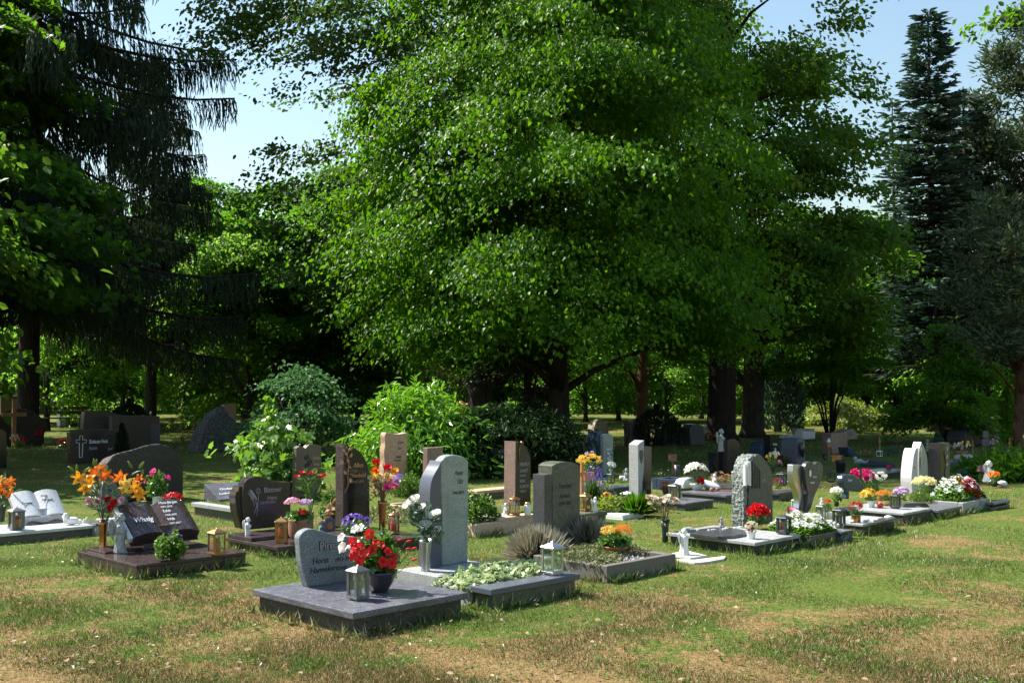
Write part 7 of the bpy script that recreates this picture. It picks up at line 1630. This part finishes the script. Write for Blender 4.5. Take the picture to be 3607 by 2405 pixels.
# ------------------------------------------------------------------ true sizes: height of each small thing from its top and foot in the picture
BYL = {o.get('label'): o for o in COL.objects if o.parent is None and o.get('label')}
def fit(label, zf, top, foot, wpx=None):
    t = BYL.get(label)
    if t is None: print('NOFIT', label); return
    bpy.context.view_layer.update()
    inv = t.matrix_world.inverted(); hi = 0; xs_ = [0]
    for o in [t] + list(t.children) + [g for c in t.children for g in c.children]:
        if o.type == 'MESH':
            for c in o.bound_box:
                q = inv @ (o.matrix_world @ Vector(c)); hi = max(hi, q.z); xs_.append(abs(q.x))
    P = Vector(t.location); want = m(P, (foot - top) / (1 / (zf(0, 1)[1] - zf(0, 0)[1])))
    s = want / hi * 1.04
    sx = s if not wpx else m(P, wpx * (zf(1, 0)[0] - zf(0, 0)[0])) / (2 * max(xs_))
    t.scale = (sx, sx, s)
for a in [
    ('yellow chrysanthemums with a purple bloom in a dark pot', E, 128, 435, 285), ('lavender bush with violet spikes behind the green slate stone', E, 250, 640, 300),
    ('green leafy plant with yellow blooms right of the lavender', E, 400, 600, 280), ('orange wooden cross with tilted arm beside the lavender', E, 225, 560),
    ('orange wooden board on a post behind the lavender', E, 320, 520), ('bright blue butterfly shaped pinwheel behind the lavender', E, 335, 560),
    ('white pot of a red flowering plant behind the book headstone', Cz, 790, 1150, 260), ('basket of small red begonias with a white handle behind the book headstone', Cz, 1000, 1160, 200),
    ('bowl of red geraniums in the shade before the long rounded rock', Cz, 415, 560), ('small red geraniums just left of the outlined cross stone', Cz, 505, 590),
    ('dim red begonias under the wooden cross at the left', Cz, 465, 590, 200), ('small orange wooden grave house left among the far graves', I, 380, 520),
    ('orange wooden grave box before the blue grey small stone', I, 430, 540), ('orange wooden box by the reddish far left graves', I, 425, 520),
    ('wicker basket with handle and pink flowers far right of the pale slab', I, 385, 560), ('whitish flowers among the far graves left of the pointed rock', I, 430, 545, 180),
    ('red begonias at the foot of the bright white rock', H, 375, 470, 140), ('pale orange dry shrub between the two dark rounded headstones', H, 355, 475),
    ('small white flowers behind the dark lantern in the shade', H, 722, 860), ('pale stone roll left of the shaded kneeling angel', H, 795, 840),
    ('brown wooden bird house on a post in the sunny patch', H, 572, 790), ('dim dark red flowers on the shaded kerb left of the bird house', H, 745, 800),
    ('dark bowl of dried brown flowers behind the lantern of the column stone', Fz, 555, 700), ('white ceramic bowl with white lilies and red roses beside the white rock', Fz, 360, 640),
    ('white leaning oval disc stone right of the white lily bowl', Fz, 540, 632), ('white cherub sitting behind the white oval disc', Fz, 490, 610),
    ('withered brown flowers before the angel pillar', H, 765, 880, 260), ('purple and magenta flowers in the shade right of the rough slate', Fz, 520, 640, 190),
    ('white and yellow chrysanthemum bouquet above the top of the rough slate', Fz, 250, 480, 190), ('light wooden cross right of the black step topped stone', Fz, 130, 330),
    ('dark red rose bush at the foot of the light wooden cross', Fz, 300, 400, 140), ('violet and red blossoms before the blue grey column', Fz, 385, 520, 140),
    ('bluish white blossoms in the shade left of the heart headstone', Fz, 525, 610, 120), ('dark pot of tall white blossoms right of the heart headstone', Gz, 645, 830),
    ('white pot of red carnations behind the pale grey lantern', Gz, 765, 938), ('tiny angel figurine above the pale grey lantern', Gz, 748, 815),
    ('little red round figure with white beard beside the white pot', Gz, 740, 845), ('cream glazed bowl of orange flowers behind the red figure', Gz, 670, 822),
    ('white pot of yellow and orange blossoms on the long pale slab', Gz, 655, 838, 240), ('lilac pink petunias hanging behind the tall curved lantern', Gz, 640, 790),
    ('magenta and white blossoms behind the drop shaped stone', Gz, 470, 720, 400), ('low round green bush on the grey slab left of its right end', Gz, 675, 800, 240),
    ('large cushion of pale yellow chrysanthemums before the pale curved stones', Gz, 538, 720, 250), ('gold metal bucket of red carnations with white handle', Gz, 788, 985),
    ('small white pot of withered flowers on the speckled slab', Fz, 955, 1130), ('bright red begonias before the rough edged slate', Fz, 775, 1010, 250),
    ('magenta flowers above the white vinca behind the dark arched lantern', Fz, 812, 985, 180), ('orange and yellow blossoms right beside the white sitting angel', Gz, 490, 640, 130),
    ('white sitting angel with raised wings beside the orange flowers', Gz, 395, 600), ('pink red roses left of the white sitting angel', Gz, 440, 600, 90),
    ('pale rounded stone before the orange flowers at the right end', Gz, 588, 640), ('slim wooden cross in the middle of the shaded right part', Gz, 165, 285),
    ('wooden cross beside the green thuja column', Gz, 180, 315), ('light wooden cross in the sun right of the black pillar', Gz, 355, 475), ('dark wooden cross before the large dark boulder', Gz, 200, 350),
    ('small bird house with a pale figure on its roof left of the pinkish slab', Gz, 180, 375), ('light wooden box on a post before the pinkish slab', Gz, 345, 470),
    ('squat black pot under the light wooden box', Gz, 390, 500), ('black cone vase left of the bird house', Gz, 330, 385), ('pale blue figure lying at the shaded slab middle right', Gz, 350, 420),
    ('blue patterned stone cover sloping down in the shade middle right', Gz, 390, 450), ('brown bowl of magenta flowers at the end of the shaded blue cover', Gz, 430, 488),
    ('wide terracotta bowl of mixed flowers before the benches', Gz, 205, 375, 200), ('blue grey boards on a post before the huge dark boulder', Gz, 110, 330),
    ('lilac hydrangea heads right of the blue grey boards', Gz, 178, 330, 130), ('grey green bushy plant with small flowers right of the slim wooden cross', Gz, 200, 340, 220),
    ('red flowers beside the pale tan rock', Gz, 150, 195, 90), ('whitish and red small flowers in the sun left of the light wooden cross', Gz, 375, 450, 130),
    ('blue green iris leaves behind the begonia bed', Gz, 450, 570, 190), ('dark red roses and white blooms before the shaded right graves', Gz, 285, 350, 130),
    ('small dark bronze figure left of the black pillar stone', Gz, 185, 300), ('terracotta bowl of yellow and orange flowers with fleshy leaves', E, 828, 1112),
    ('red flowering plant', E, 0, 1)][:-1]:
    fit(*a)

GR = {'lantern': 'grave lanterns', 'headstone': 'headstones of the cemetery', 'grave slab': 'grave slabs', 'grave border': 'kerbed grave borders', 'candle': 'grave candles', 'vase': 'grave vases',
      'bouquet': 'bouquets standing in vases', 'potted plant': 'potted flowers on the graves', 'planter': 'planted bowls on the graves', 'flowers': 'flowering plants on the graves', 'cross': 'wooden grave crosses',
      'figurine': 'small angel figurines', 'statue': 'angel statues', 'conifer': 'conifers of the cemetery', 'tree': 'broadleaf trees of the cemetery', 'bench': 'park benches', 'bird house': 'bird houses on posts', 'pebble': 'pebbles on the small pale slab', 'boulder': 'natural rocks'}
for o in COL.objects:
    if o.parent is None and o.get('category') in GR and not o.get('group'): o['group'] = GR[o['category']]
